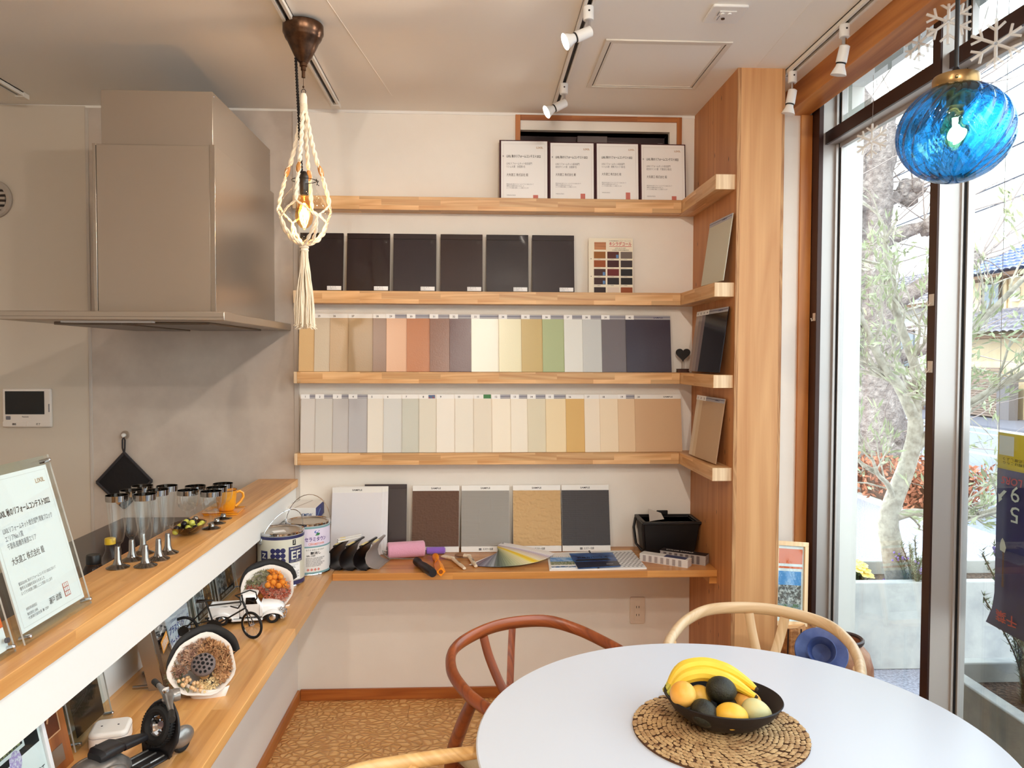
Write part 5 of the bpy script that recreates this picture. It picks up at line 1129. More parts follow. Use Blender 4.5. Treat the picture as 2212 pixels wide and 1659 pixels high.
c = acrylic_stand(lean((-0.859, 1.195, ZC+0.0005), (1,0,0), 15), 0.255, 0.330, 'leaflet_stand', 'white leaflet with an orange band in an acrylic stand, at the photo edge', 'acrylic stands')
part('sheet', G().box(0.010, 0.010, -0.004, 0.247, 0.315, -0.003), PAPER, c, smooth=False)
part('orange_band', G().plate(0.010, 0.052, 0.247, 0.092, -0.0024), mat('print_orange', (236,104,40), 0.5), c, smooth=False)
part('button_magnet', G().cyl((0.236, 0.028, 0.003), (0.236, 0.028, 0.008), 0.005, n=14), mat('magnet_dark', (90,86,90), 0.3, 0.5), c)

# ---- frames on the ledge
c = thing('poster_frame', 'white acrylic-framed poster with a black panel at the lower left corner', 'poster frame', M=lean((-0.806, 1.25, ZL), (1,0,0), 12))
part('sheet', G().box(0.004, 0.004, -0.006, 0.251, 0.278, -0.003), PAPER, c, smooth=False); part('cover', G().box(0, 0, -0.002, 0.255, 0.283, 0.002), ACRYL, c, smooth=False); part('frame_edge', G().box(0.243, 0.004, -0.003, 0.253, 0.281, 0.0035).box(0.0, 0.271, -0.003, 0.253, 0.281, 0.0035), mat('frosted_edge', (222,220,222), 0.35), c, bevel=0.001)
part('black_panel', G().plate(0.01, 0.140, 0.236, 0.264, -0.0026), BLACKM, c, smooth=False); part('picture_mat', G().plate(0.10, 0.153, 0.193, 0.243, -0.0022), PAPER, c, smooth=False)
part('picture', G().plate(0.11, 0.160, 0.187, 0.236, -0.0018), mat('dark_picture', (24,20,28), 0.4), c, smooth=False); part('picture_shape', G().plate(0.125, 0.176, 0.163, 0.220, -0.0014), mat('pale_blue', (206,220,232), 0.5), c, smooth=False)
part('picture_leaves', G().plate(0.12, 0.161, 0.18, 0.172, -0.0013), mat('leaf_print', (150,160,110), 0.5, noise_=(180, (40,40,40), 0.45, 0.55)), c, smooth=False)
part('flower_print', G().sphere((0.160, 0.140, -0.0024), 0.018, 12, 8, 1, 1.3, 0.02), mat('lilac_print', (176,150,206), 0.6, noise_=(200, (230,226,236), 0.45, 0.6)), c)
put_text(c, '大矢建工', 0.235, 0.080, 0.014, 0.05, INK, 'r', z=-0.0022)
c = thing('wood_plaque', 'carved wooden plaque with vine relief behind the poster frame', 'plaque', M=lean((-0.868, 1.49, ZL), (1,0,0), 11))
PLQ = wood('plaque_wood', (126,66,24), (176,104,48), 'y', 1.4, None, 0.35); PLQD = mat('plaque_panel', (104,44,20), 0.3, noise_=(14, (74,28,14), 0.4, 0.7))
part('board', G().box(0, 0, -0.012, 0.18, 0.245, 0), PLQ, c, bevel=0.002); part('panel', G().box(0.0, 0.085, 0, 0.150, 0.245, 0.0015), PLQD, c, smooth=False); part('panel_rim', G().bar((0.0, 0.084, 0.0015), (0.152, 0.084, 0.0015), 0.0025, 0.003).bar((0.151, 0.084, 0.0015), (0.151, 0.245, 0.0015), 0.0025, 0.003), mat('rim_pale', (206,160,120), 0.4), c, smooth=False)
g = G().tube([(0.118, 0.245, 0.003), (0.122, 0.205, 0.003), (0.113, 0.165, 0.003), (0.105, 0.150, 0.003)], 0.0022, 6).tube([(0.122, 0.218, 0.003), (0.131, 0.185, 0.003), (0.128, 0.145, 0.003), (0.110, 0.115, 0.003)], 0.0022, 6).tube([(0.098, 0.205, 0.003), (0.104, 0.198, 0.003)], 0.0026, 6).tube([(0.106, 0.150, 0.003), (0.114, 0.152, 0.003)], 0.003, 6)
part('vine_relief', g, mat('relief_pale', (206,150,110), 0.45), c); part('metal_plate', G().box(0.085, 0.020, 0, 0.150, 0.055, 0.001), mat('plate_steel', (150,140,130), 0.35, 0.8), c, smooth=False)
c = acrylic_stand(lean((-0.884, 1.702, ZL+0.0005), (1,0,0), 11), 0.173, 0.240, 'black_certificate', 'black printed certificate in an acrylic stand on the ledge', 'acrylic stands')
part('sheet', G().box(0.026, 0.020, -0.004, 0.150, 0.232, -0.003), mat('sheet_black', (16,11,13), 0.35), c, smooth=False)
DIM = mat('ink_dim', (92,80,78), 0.6)
for i, (s_, yy, ww) in enumerate((('会員証', 0.178, 0.030), ('大矢建工 株式会社 殿', 0.158, 0.066), ('上記の者を正会員と認めます', 0.145, 0.060), ('No.300300', 0.133, 0.028), ('2022年4月', 0.122, 0.028), ('貴社を加盟店として認定し', 0.100, 0.070), ('その証として本証を発行する', 0.090, 0.080), ('令和四年', 0.080, 0.026), ('一般社団法人', 0.052, 0.060))):
    put_text(c, s_, 0.088, yy, 0.0075 if i < 4 else 0.006, ww, DIM, 'c', z=-0.0024)
part('gold_curve', G().tube([(0.026, 0.186, -0.0024), (0.06, 0.196, -0.0024), (0.10, 0.214, -0.0024), (0.148, 0.222, -0.0024)], 0.0005, 4), DIM, c)

# black sign on a metal easel
F1 = Vector((0.209, 0.05, 0)).normalized()
sg = thing('easel_sign', 'black company sign with orange house logo on a small easel', 'sign', M=lean((-0.811, 2.027, ZL+0.004), F1, 12))
part('board', G().box(0, 0, -0.006, 0.150, 0.30, -0.001), mat('sign_black', (26,20,30), 0.25), sg, smooth=False); part('cover', G().box(0, 0, 0.0, 0.150, 0.30, 0.002), ACRYL, sg, smooth=False)
part('board_edge', G().box(-0.004, 0, -0.006, 0, 0.30, 0.003), mat('edge_steel', (120,110,100), 0.3, 0.7), sg, smooth=False)
part('top_strip', G().plate(0.008, 0.262, 0.142, 0.278, 0.0026), mat('strip_pale', (190,204,220), 0.5), sg, smooth=False)
ho = part('logo_house', G().add([(0.052,0.218,0.0026), (0.072,0.206,0.0026), (0.096,0.214,0.0026), (0.098,0.240,0.0026), (0.078,0.258,0.0026), (0.054,0.244,0.0026)], [(0,1,2,3,4,5)]), mat('logo_orange', (240,168,60), 0.5), sg, smooth=False)
part('logo_front', G().add([(0.052,0.218,0.003), (0.072,0.206,0.003), (0.074,0.238,0.003), (0.060,0.252,0.003), (0.054,0.244,0.003)], [(0,1,2,3,4)]), mat('logo_pale', (206,222,238), 0.5), sg, smooth=False)
put_text(sg, 'ホームプロ', 0.072, 0.168, 0.027, 0.118, WHITE, 'c', z=0.0028, bold=True); put_text(sg, 'www.homepro.jp', 0.076, 0.145, 0.010, 0.088, WHITE, 'c', z=0.0028); put_text(sg, 'since 2001', 0.076, 0.126, 0.010, 0.060, WHITE, 'c', z=0.0028, bold=True)
lb = part('orange_label', G().plate(0.030, 0.080, 0.124, 0.112, 0.0026), mat('logo_orange'), sg, smooth=False)
part('lettering', T(G(), '加盟会社', 0.077, 0.087, 0.017, 0.080, 'c', 0.0032, True), WHITE, lb, smooth=False)
part('back_plate', G().box(-0.003, 0.0, -0.045, -0.001, 0.30, -0.008), STEEL, sg, smooth=False, label='brushed metal side of the easel')
part('easel_leg', G().cyl((0.01, 0.006, -0.008), (0.018, 0.020, -0.085), 0.004, n=10), STEEL, sg); part('easel_leg', G().cyl((0.12, 0.006, -0.008), (0.115, 0.018, -0.080), 0.004, n=10), STEEL, sg)
c = acrylic_stand(lean((-0.892, 2.235, ZL+0.0005), (1,0,0), 9), 0.200, 0.250, 'blue_leaflet_stand', 'blue and white partner-shop leaflet in an acrylic stand', 'acrylic stands', 0.008, False)
part('sheet', G().box(0.006, 0.006, -0.004, 0.194, 0.245, -0.003), mat('paper_blueish', (222,226,238), 0.5), c, smooth=False)
BLU = mat('print_blue', (38,50,150), 0.5)
part('blue_square', G().plate(0.10, 0.180, 0.140, 0.236, -0.0024), BLU, c, smooth=False); part('blue_band', G().plate(0.006, 0.105, 0.194, 0.158, -0.0024), BLU, c, smooth=False)
put_text(c, '大矢建工(株)', 0.13, 0.125, 0.014, 0.085, PAPER, 'c', z=-0.0018); put_text(c, 'リクシルリフォームネット', 0.12, 0.082, 0.008, 0.12, BLU, 'c', z=-0.0022); put_text(c, 'プラスタンダード', 0.115, 0.052, 0.018, 0.15, BLU, 'c', z=-0.0022, bold=True); put_text(c, 'パートナーショップ', 0.115, 0.018, 0.018, 0.16, BLU, 'c', z=-0.0022, bold=True)
WARM = mat('photo_warm', (92,58,34), 0.4, noise_=(60, (214,150,80), 0.5, 0.66)); COOL = mat('photo_cool', (60,62,66), 0.4, noise_=(70, (196,196,198), 0.46, 0.6))
for q, (y, w, lab) in enumerate(((2.475, 0.190, 'nearer acrylic photo stand with restaurant photos'), (2.690, 0.205, 'farther acrylic photo stand with building photos'))):
    c = acrylic_stand(lean((-0.896, y, ZL+0.0005), (1,0,0), 9), w, 0.175, 'photo_stand', lab, 'acrylic photo stands', 0.012)
    part('sheet', G().box(0.020, 0.010, -0.004, w-0.014, 0.150, -0.003), PAPER if q == 0 else mat('sheet_grey', (176,174,178), 0.5), c, smooth=False)
    part('title_band', G().plate(0.026, 0.120, w-0.02, 0.143, -0.0024), BLACKM, c, smooth=False); part('title_band', G().plate(0.026, 0.014, w-0.02, 0.036, -0.0024), BLACKM, c, smooth=False)
    part('photo', G().plate(0.026, 0.036, w*0.52, 0.120, -0.0024), COOL, c, smooth=False); part('photo', G().plate(w*0.55, 0.036, w-0.02, 0.120, -0.0024), WARM, c, smooth=False)
    put_text(c, '大矢建工の店舗づくり' if q == 0 else '施工事例', w/2, 0.127, 0.010, w*0.55, PAPER, 'c', z=-0.0018, bold=True); put_text(c, '無料 相談受付中', w/2, 0.020, 0.009, w*0.6, PAPER, 'c', z=-0.0018)

# ---- paint cans
def wrap(g, c, r, ang): return G().merge(G(), None) if False else _wrap(g, c, r, ang)
def _wrap(g, c, r, ang):
    o = G(); o.f = g.f
    for p in g.v:
        a = ang + p.x/r; rr = r + p.z; o.v.append(Vector((c[0] + rr*cos(a), c[1] + rr*sin(a), c[2] + p.y)))
    return o
def grid(x0, y0, x1, y1, z=0.0006, n=10):
    g = G(); g.rings([[(x0+(x1-x0)*i/n, y, z) for y in (y0, y1)] for i in range(n+1)], False); g.f = [tuple(reversed(f)) for f in g.f]; return g
def can(c, r, h, ang, label, bodyc, bandc, lidc):
    t = thing('paint_can', label, 'paint can', c, group='paint cans')
    L0 = (0, 0, 0)
    part('body', G().lathe([(0, 0.002), (r-0.003, 0.0), (r-0.001, 0.002), (r, 0.005), (r, h-0.006)], n=56), mat(*bodyc), t)
    part('rim', G().lathe([(r-0.001, h-0.012), (r+0.0015, h-0.009), (r+0.0018, h-0.002), (r-0.001, h), (r-0.006, h-0.002), (r-0.008, h-0.006)], n=56), CHROME, t)
    part('lid', G().lathe([(r-0.007, h-0.006), (r-0.012, h-0.002), (r-0.016, h-0.0055), (0.03, h-0.006), (0, h-0.006)], n=56), mat(*lidc), t)
    part('base_ring', G().lathe([(r-0.002, 0.0), (r+0.0012, 0.001), (r+0.0012, 0.005), (r, 0.007)], n=56), CHROME, t)
    for nm, z0, z1, m in bandc: part(nm, G().lathe([(r+0.0003, z0), (r+0.0003, z1)], n=56), m, t)
    return t
NAV = mat('label_navy', (48,48,92), 0.4); CREAMG = ('can_cream', (214,212,196), 0.4); LIDM = ('can_lid', (186,176,162), 0.28, 0.75)
C1 = Vector((-0.757, 2.985, ZL)); r1 = 0.0875; h1 = 0.208; A1 = atan2(-C1.y, -C1.x)
t = can(C1, r1, h1, A1, 'cream and navy paint can with EF logo at the counter end', CREAMG, [('navy_band', h1-0.024, h1-0.012, NAV), ('navy_band', 0.006, 0.022, NAV)], LIDM)
W_ = lambda g: _wrap(g, (0,0,0), r1, A1)
part('lid_label', G().box(-0.035, -0.03, h1-0.0055, 0.012, 0.004, h1-0.0045).xf(Matrix.Rotation(0.5, 4, 'Z')), PAPER, t, smooth=False)
dx = -0.012
for i in range(3):
    for j in range(3):
        cx, cy = dx-0.0185+i*0.0185, 0.104 + j*0.0195
        g = G().add([(cx + 0.0098*cos(k*PI2/18), cy + 0.0098*sin(k*PI2/18), 0.0006) for k in range(18)], [tuple(range(18))]); part('logo_dot', W_(g), NAV, t, smooth=False)
part('logo_square', W_(grid(-0.084, 0.104, -0.052, 0.142)), NAV, t, smooth=False); part('lettering', W_(T(G(), 'Z', -0.068, 0.114, 0.020, 0.020, 'c', 0.0012, True)), mat('can_pale', (220,220,206), 0.4), t, smooth=False)
part('logo_square', W_(grid(0.028, 0.094, 0.090, 0.154)), NAV, t, smooth=False); part('lettering', W_(T(G(), 'EF', 0.059, 0.106, 0.032, 0.042, 'c', 0.0012, True)), mat('can_pale'), t, smooth=False)
part('lettering', W_(T(G(), 'EMULSION EF', 0.059, 0.144, 0.006, 0.050, 'c', 0.0012, True)), mat('can_pale'), t, smooth=False); part('lettering', W_(T(G(), 'エスケー化研の塗料', 0.059, 0.097, 0.005, 0.050, 'c', 0.0012)), mat('can_pale'), t, smooth=False)
part('logo_square', W_(grid(0.044, 0.160, 0.058, 0.180)), BLACKM, t, smooth=False); part('lettering', W_(T(G(), 'Z', 0.051, 0.166, 0.011, 0.010, 'c', 0.0012, True)), mat('can_pale'), t, smooth=False)
lab = part('white_label', W_(grid(0.012, 0.026, 0.078, 0.090)), PAPER, t, smooth=False)
def lsub(s_, x, y, hh, ww, m=INK, bold=False, W=W_, parent=None, nm='lettering'): part(nm, W(T(G(), s_, x, y, hh, ww, 'l', 0.0012, bold)), m, parent, smooth=False)
lsub('エスケープレミアムシリコン', 0.015, 0.082, 0.004, 0.055, parent=lab); lsub('艶消し', 0.026, 0.073, 0.0065, 0.030, bold=True, parent=lab); lsub('SR-407', 0.016, 0.064, 0.005, 0.026, bold=True, parent=lab)
for k in range(5): lsub('塗料用 成分 取扱注意 内容量', 0.016, 0.057-k*0.0052, 0.0034, 0.056 - (k % 2)*0.008, INKG, parent=lab, nm='small_print')
for k in range(3): part('hazard_mark', W_(G().add([(0.022+k*0.011+0.0045*cos(q*pi/2), 0.032+0.0045*sin(q*pi/2), 0.0012) for q in range(4)], [(0,1,2,3)])), mat('hazard_red', (210,130,120), 0.5), lab, smooth=False)
part('lettering', W_(T(G(), 'エスケー化研株式会社', 0.024, 0.0235-0.0, 0.0, 0.05, 'l') if False else T(G(), 'エスケー化研株式会社', 0.024, 0.0225, 0.0035, 0.05, 'l', 0.0012)), INK, t, smooth=False)
part('handle_ear', G().cyl((r1*cos(A1-0.95), r1*sin(A1-0.95), h1-0.038), ((r1+0.006)*cos(A1-0.95), (r1+0.006)*sin(A1-0.95), h1-0.038), 0.007, n=14), CHROME, t)
def bail(ang, r, z, top, lean_): # wire handle between two ears
    a, b = Vector((r*cos(ang), r*sin(ang), z)), Vector((-r*cos(ang), -r*sin(ang), z)); pts = []
    for k in range(17):
        u = k/16; p = a.lerp(b, 0.5-0.5*cos(pi*u)); pts.append((p.x + lean_[0]*sin(pi*u), p.y + lean_[1]*sin(pi*u), z + top*sin(pi*u)))
    return G().tube(pts, 0.0016, 6)
part('handle', bail(A1-0.95, r1+0.006, h1-0.038, 0.110, (0.03, 0.02)), CHROME, t)
C2 = Vector((-0.688, 3.150, ZL)); r2 = 0.0865; h2 = 0.208; A2 = atan2(-C2.y, -C2.x)
LIL = mat('label_lilac', (222,212,232), 0.4); TEAL = mat('label_teal', (120,160,166), 0.4)
t = can(C2, r2, h2, A2, 'lilac and white paint can standing against the white boards', ('can_white', (236,234,232), 0.4), [('lilac_band', 0.118, h2-0.020, LIL), ('teal_band', h2-0.020, h2-0.012, TEAL), ('teal_band', 0.112, 0.118, TEAL), ('teal_band', 0.006, 0.014, TEAL)], LIDM)
W2 = lambda g: _wrap(g, (0,0,0), r2, A2)
PUR = mat('ink_purple', (84,44,130), 0.5)
part('logo', W2(G().add([(0.024,0.176,0.0006),(0.024,0.172,0.0006),(0.034,0.168,0.0006),(0.046,0.180,0.0006),(0.028,0.180,0.0006)], [(0,1,2,3,4)])), mat('logo_blue', (40,80,170), 0.5), t, smooth=False); part('logo', W2(G().add([(0.026,0.160,0.0006),(0.042,0.160,0.0006),(0.047,0.165,0.0006),(0.045,0.170,0.0006),(0.036,0.171,0.0006)], [(0,1,2,3,4)])), mat('logo_green', (50,120,70), 0.5), t, smooth=False)
lsub('セラミタウン', -0.014, 0.139, 0.014, 0.090, PUR, True, W2, t); lsub('CERAMITOWN', 0.000, 0.123, 0.009, 0.066, mat('ink_salmon', (226,150,130), 0.5), True, W2, t)
lsub('セラミタウンマイルド', -0.010, 0.100, 0.006, 0.075, INK, False, W2, t); lsub('艶消し', 0.008, 0.086, 0.0085, 0.042, INK, True, W2, t); lsub('SR-163', -0.008, 0.077, 0.006, 0.034, INK, True, W2, t)
for k in range(6): lsub('塗料用 成分 取扱注意 内容量 希釈', -0.010, 0.068-k*0.0062, 0.004, 0.078 - (k % 3)*0.009, INKG, False, W2, t, 'small_print')
for k in range(4): part('hazard_mark', W2(G().add([(-0.002+k*0.014+0.006*cos(q*pi/2), 0.024+0.006*sin(q*pi/2), 0.0012) for q in range(4)], [(0,1,2,3)])), mat('hazard_red'), t, smooth=False)
part('handle_ear', G().cyl((r2*cos(A2-1.2), r2*sin(A2-1.2), h2-0.03), ((r2+0.006)*cos(A2-1.2), (r2+0.006)*sin(A2-1.2), h2-0.03), 0.006, n=12), CHROME, t)
part('handle', bail(A2-1.45, r2+0.004, h2-0.022, 0.125, (0.0, 0.01)), CHROME, t)

# ---- toy pickup truck
tk = thing('toy_pickup', 'white vintage toy pickup truck on the ledge', 'toy truck', (-0.757, 2.548, ZL), radians(8.7))
WP = mat('truck_white', (240,240,240), 0.18, coat=0.6); GLB = mat('truck_glass', (16,14,16), 0.08)
def loft(secs, n=20, p=3.0):
    """secs: (x, half width, z0, z1) rounded super-ellipse sections along x"""
    rs = []
    for x, w, z0, z1 in secs:
        cz, hz = (z0+z1)/2, (z1-z0)/2; ring = []
        for k in range(n):
            a = PI2*k/n; ca, sa = cos(a), sin(a); ring.append((x, w*abs(ca)**(2/p)*(1 if ca >= 0 else -1), cz + hz*abs(sa)**(2/p)*(1 if sa >= 0 else -1)))
        rs.append(ring)
    return G().rings(rs, True)
part('cab', loft([(-0.020, 0.034, 0.020, 0.090), (-0.016, 0.036, 0.018, 0.0985), (0.015, 0.037, 0.018, 0.0995), (0.032, 0.036, 0.018, 0.0955), (0.047, 0.037, 0.018, 0.068), (0.052, 0.037, 0.020, 0.060)], 28, 4.5), WP, tk)
part('hood', loft([(0.046, 0.034, 0.022, 0.066), (0.070, 0.031, 0.022, 0.067), (0.098, 0.026, 0.022, 0.062), (0.112, 0.022, 0.024, 0.054), (0.118, 0.014, 0.028, 0.046)], 24, 3.0), WP, tk)
part('bed', G().box(-0.118, -0.036, 0.020, -0.022, 0.036, 0.026).box(-0.118, -0.036, 0.026, -0.022, -0.032, 0.060).box(-0.118, 0.032, 0.026, -0.022, 0.036, 0.060).box(-0.118, -0.032, 0.026, -0.114, 0.032, 0.060), WP, tk, bevel=0.0015)
part('chassis', G().box(-0.112, -0.028, 0.010, 0.105, 0.028, 0.022), BLACKP, tk, smooth=False)
for sx, fx in ((0.083, 'front'), (-0.074, 'rear')):
    for sy in (-1, 1):
        g = G(); rs = []
        for k in range(13):
            a = pi*k/12; R_ = 0.030 if fx == 'rear' else 0.031
            rs.append([(sx - R_*1.15*cos(a), sy*y_, 0.012 + R_*sin(a)*q) for y_, q in ((0.026, 1.06), (0.038, 1.04), (0.044, 0.92), (0.044, 0.72))])
        part('fender', G().rings(rs, False), WP, tk, angle=60)
        w_ = part('wheel', G().lathe([(0.0, -0.008), (0.012, -0.008), (0.0185, -0.0075), (0.0205, -0.004), (0.0205, 0.004), (0.0185, 0.0075), (0.012, 0.008), (0.0, 0.008)], n=28).xf(Matrix.Translation((sx, sy*0.034, 0.0205)) @ Matrix.Rotation(pi/2, 4, 'X')), mat('tyre', (18,16,16), 0.7), tk)
        part('hubcap', G().sphere((sx, sy*0.0425, 0.0205), 0.011, 16, 8, 1, 0.22, 1), CHROME, w_)
part('running_board', G().box(-0.045, -0.043, 0.013, 0.052, -0.030, 0.018).box(-0.045, 0.030, 0.013, 0.052, 0.043, 0.018), WP, tk, bevel=0.001, kind='stuff')
for sy in (-1, 1):
    part('side_window', G().add([(-0.002, sy*0.0376, 0.066), (0.036, sy*0.0376, 0.066), (0.028, sy*0.0366, 0.088), (0.0, sy*0.0366, 0.088)], [(0,1,2,3) if sy < 0 else (3,2,1,0)]), GLB, tk, smooth=False)
    part('door_line', G().bar((-0.008, sy*0.0378, 0.022), (-0.008, sy*0.0372, 0.088), 0.0006, 0.0006).bar((0.042, sy*0.0378, 0.022), (0.042, sy*0.0378, 0.064), 0.0006, 0.0006), INKG, tk, smooth=False, kind='stuff')
    part('headlight', G().sphere((0.110, sy*0.030, 0.044), 0.0065, 12, 8, 0.7, 1, 1), CHROME, tk)
part('windscreen', G().add([(0.0475, -0.031, 0.069), (0.0475, 0.031, 0.069), (0.0345, 0.029, 0.091), (0.0345, -0.029, 0.091)], [(0,1,2,3)]), GLB, tk, smooth=False)
part('grille', G().box(0.113, -0.022, 0.026, 0.119, 0.022, 0.030).box(0.113, -0.022, 0.033, 0.1195, 0.022, 0.037).box(0.113, -0.020, 0.040, 0.119, 0.020, 0.044), CHROME, tk, bevel=0.001, kind='stuff')
part('bumper', G().tube([(0.108, -0.044, 0.018), (0.122, -0.036, 0.018), (0.124, 0, 0.018), (0.122, 0.036, 0.018), (0.108, 0.044, 0.018)], [(0.0025,0.004)]*5, 8), CHROME, tk)

# ---- toy bicycle
BK = mat('bike_black', (20,18,18), 0.4)
ang_b = atan2(0.036, 0.195)
bk = thing('toy_bicycle', 'small black wire model bicycle beside the toy pickup', 'toy bicycle', (-0.792, 2.365, ZL), ang_b)
def wheel(cx, cz, r, yaw_, nm):
    R_ = Matrix.Translation((cx, 0, cz)) @ Matrix.Rotation(yaw_, 4, 'Z')
    ring = [(r*cos(PI2*k/40), 0, r*sin(PI2*k/40)) for k in range(40)]
    w_ = part(nm, G().tube(ring, 0.0040, 8, loop=True).xf(R_), mat('tyre'), bk)
    part('rim', G().tube([(0.9*x, y, 0.9*z) for x, y, z in ring], 0.0012, 5, loop=True).xf(R_), CHROME, w_)
    g = G()
    for k in range(14): a = PI2*k/14; g.cyl((0.004*cos(a+0.4), 0.003*(-1)**k, 0.004*sin(a+0.4)), (r*0.9*cos(a), 0, r*0.9*sin(a)), 0.00045, n=4)
    part('spokes', g.xf(R_), CHROME, w_, kind='stuff')
    part('hub', G().cyl((0,-0.010,0), (0,0.010,0), 0.004, n=12).xf(R_), CHROME, w_); return R_
rw = wheel(-0.098, 0.0425, 0.0385, 0.0, 'rear_wheel'); YF = radians(-38); fw = wheel(0.098, 0.0425, 0.0385, YF, 'front_wheel')
tb = lambda a, b, r=0.0026: G().cyl(a, b, r, n=8)
HT, HB = (0.072, 0, 0.118), (0.080, 0, 0.098)
part('top_tube', tb((-0.030,0,0.112), HT), BK, bk); part('seat_tube', tb((-0.034,0,0.124), (-0.012,0,0.048)), BK, bk); part('down_tube', tb((-0.012,0,0.048), HB), BK, bk); part('head_tube', tb(HT, HB, 0.0036), BK, bk)
for s in (-1, 1):
    part('seat_stay', tb((-0.032,0,0.112), (-0.098,0.008*s,0.0425), 0.0017), BK, bk); part('chain_stay', tb((-0.012,0,0.048), (-0.098,0.008*s,0.0425), 0.0017), BK, bk)
    q = fw @ Vector((0, 0.010*s, 0)); part('fork', G().tube([HB, (HB[0]+0.004, 0.010*s, 0.086), tuple(q)], 0.0019, 8), BK, bk)
part('saddle', loft([(-0.062, 0.010, 0.124, 0.131), (-0.050, 0.011, 0.124, 0.132), (-0.030, 0.005, 0.125, 0.131), (-0.012, 0.0025, 0.126, 0.130)], 14, 2.4), BK, bk)
part('stem', tb(HT, (0.069,0,0.140), 0.0026), BK, bk)
Hm = Matrix.Translation((0.069,0,0.140)) @ Matrix.Rotation(YF, 4, 'Z')
part('handlebar', G().tube([(0.020*0-0.012,-0.034,-0.028), (0.018,-0.034,-0.030), (0.030,-0.034,-0.016), (0.026,-0.033,0.002), (0.004,-0.030,0.006), (0,0,0.004), (0.004,0.030,0.006), (0.026,0.033,0.002), (0.030,0.034,-0.016), (0.018,0.034,-0.030), (-0.012,0.034,-0.028)], 0.0021, 8).xf(Hm), BK, bk)
def sprocket(cx, cz, r, y_, teeth):
    pts = []
    for k in range(teeth*2): a = PI2*k/(teeth*2); rr = r if k % 2 else r*0.88; pts.append((rr*cos(a), rr*sin(a)))
    return G().prism(pts, -0.0012, 0.0012).xf(Matrix.Translation((cx, y_, cz)) @ Matrix.Rotation(pi/2, 4, 'X'))
part('chainring', sprocket(-0.012, 0.048, 0.025, -0.012, 22), BK, bk); part('rear_sprocket', sprocket(-0.098, 0.0425, 0.017, -0.012, 16), BK, bk)
g = G()
for k in range(26):
    u = k/25
    for zz in (1, -1): p = Vector((-0.098, -0.012, 0.0425+0.016*zz)).lerp(Vector((-0.012, -0.012, 0.048+0.023*zz)), u); g.cbox(p, 0.003, 0.003, 0.0026)
part('chain', g, BK, bk, kind='stuff')
part('crank', G().bar((-0.012,-0.016,0.048), (0.010,-0.016,0.030), 0.004, 0.003), BK, bk, smooth=False); part('pedal', G().cbox((0.012,-0.022,0.029), 0.012, 0.010, 0.003), BK, bk); part('crank', G().bar((-0.012,0.012,0.048), (-0.034,0.012,0.066), 0.004, 0.003), BK, bk, smooth=False); part('pedal', G().cbox((-0.035,0.020,0.067), 0.012, 0.010, 0.003), BK, bk)
part('kickstand', tb((-0.050,-0.004,0.044), (-0.058,-0.030,0.001), 0.0018), BK, bk)

# ---- toy scooter
SV = mat('scooter_silver', (150,146,142), 0.28, 0.6, noise_=(30, (118,114,112), 0.4, 0.7)); SVD = mat('scooter_dark', (46,44,46), 0.4, 0.3)
st = thing('toy_scooter', 'silver model motor scooter with black seat at the ledge front', 'toy scooter', (-0.711, 1.583, ZL), radians(62))
part('rear_body', loft([(-0.150, 0.006, 0.040, 0.056), (-0.140, 0.022, 0.028, 0.070), (-0.105, 0.037, 0.022, 0.080), (-0.065, 0.041, 0.022, 0.082), (-0.030, 0.032, 0.022, 0.076), (-0.008, 0.016, 0.022, 0.056)], 26, 2.6), SV, st)
part('side_cowl', G().sphere((-0.076, -0.036, 0.048), 0.042, 18, 12, 1.0, 0.34, 0.62), SV, st); part('side_cowl', G().sphere((-0.076, 0.036, 0.048), 0.042, 18, 12, 1.0, 0.34, 0.62), SV, st)
part('floorboard', G().box(-0.05, -0.036, 0.022, 0.075, 0.036, 0.028), SVD, st, bevel=0.004)
for s in (-0.024, 0.0, 0.024): part('floor_rail', G().cyl((-0.030, s, 0.0295), (0.062, s, 0.0295), 0.0022, n=6), SV, st)
rows = []
for i in range(13):
    u = i/12; z = 0.024 + 0.108*u; hw = 0.056*sqrt(max(0.02, 1-(max(0, u-0.45)/0.58)**2)) * (0.72+0.28*min(1, u*3)); rows.append([(0.075 + 0.026*u + 0.012*abs(v)**2.0*(-1), hw*v, z) for v in (-1, -0.75, -0.5, -0.25, 0, 0.25, 0.5, 0.75, 1)])
o = part('leg_shield', G().rings(rows, False), SVD, st, angle=60); m_ = o.modifiers.new('thick', 'SOLIDIFY'); m_.thickness = 0.004
part('front_fender', G().sphere((0.128, 0, 0.034), 0.030, 16, 10, 1.1, 0.5, 0.8), SV, st)
def tyre(c, r, t_, M): return G().tube([(r*cos(PI2*k/36), r*sin(PI2*k/36), 0) for k in range(36)], t_, 10, loop=True).xf(Matrix.Translation(c) @ M)
RX = Matrix.Rotation(pi/2, 4, 'X')
part('front_wheel', tyre((0.128, 0, 0.0225), 0.0155, 0.007, RX), mat('tyre'), st); part('rear_wheel', tyre((-0.095, 0, 0.0225), 0.0155, 0.007, RX), mat('tyre'), st)
SM = Matrix.Rotation(radians(-72), 4, 'Y')
sp = part('spare_wheel', tyre((0.068, 0.0, 0.086), 0.031, 0.0105, SM), mat('tyre'), st)
g = G()
for k in range(44):
    a = PI2*k/44; g.sphere((0,0,0), 0.0018, 5, 4, 1, 1, 4).xf(Matrix.Identity(4)) if False else None
    g.cbox((0.0415*cos(a), 0.0415*sin(a), 0), 0.0028, 0.0028, 0.012, Matrix.Rotation(a, 3, 'Z'))
part('tyre_tread', g.xf(Matrix.Translation((0.068, 0, 0.086)) @ SM), mat('tyre'), sp, kind='stuff')
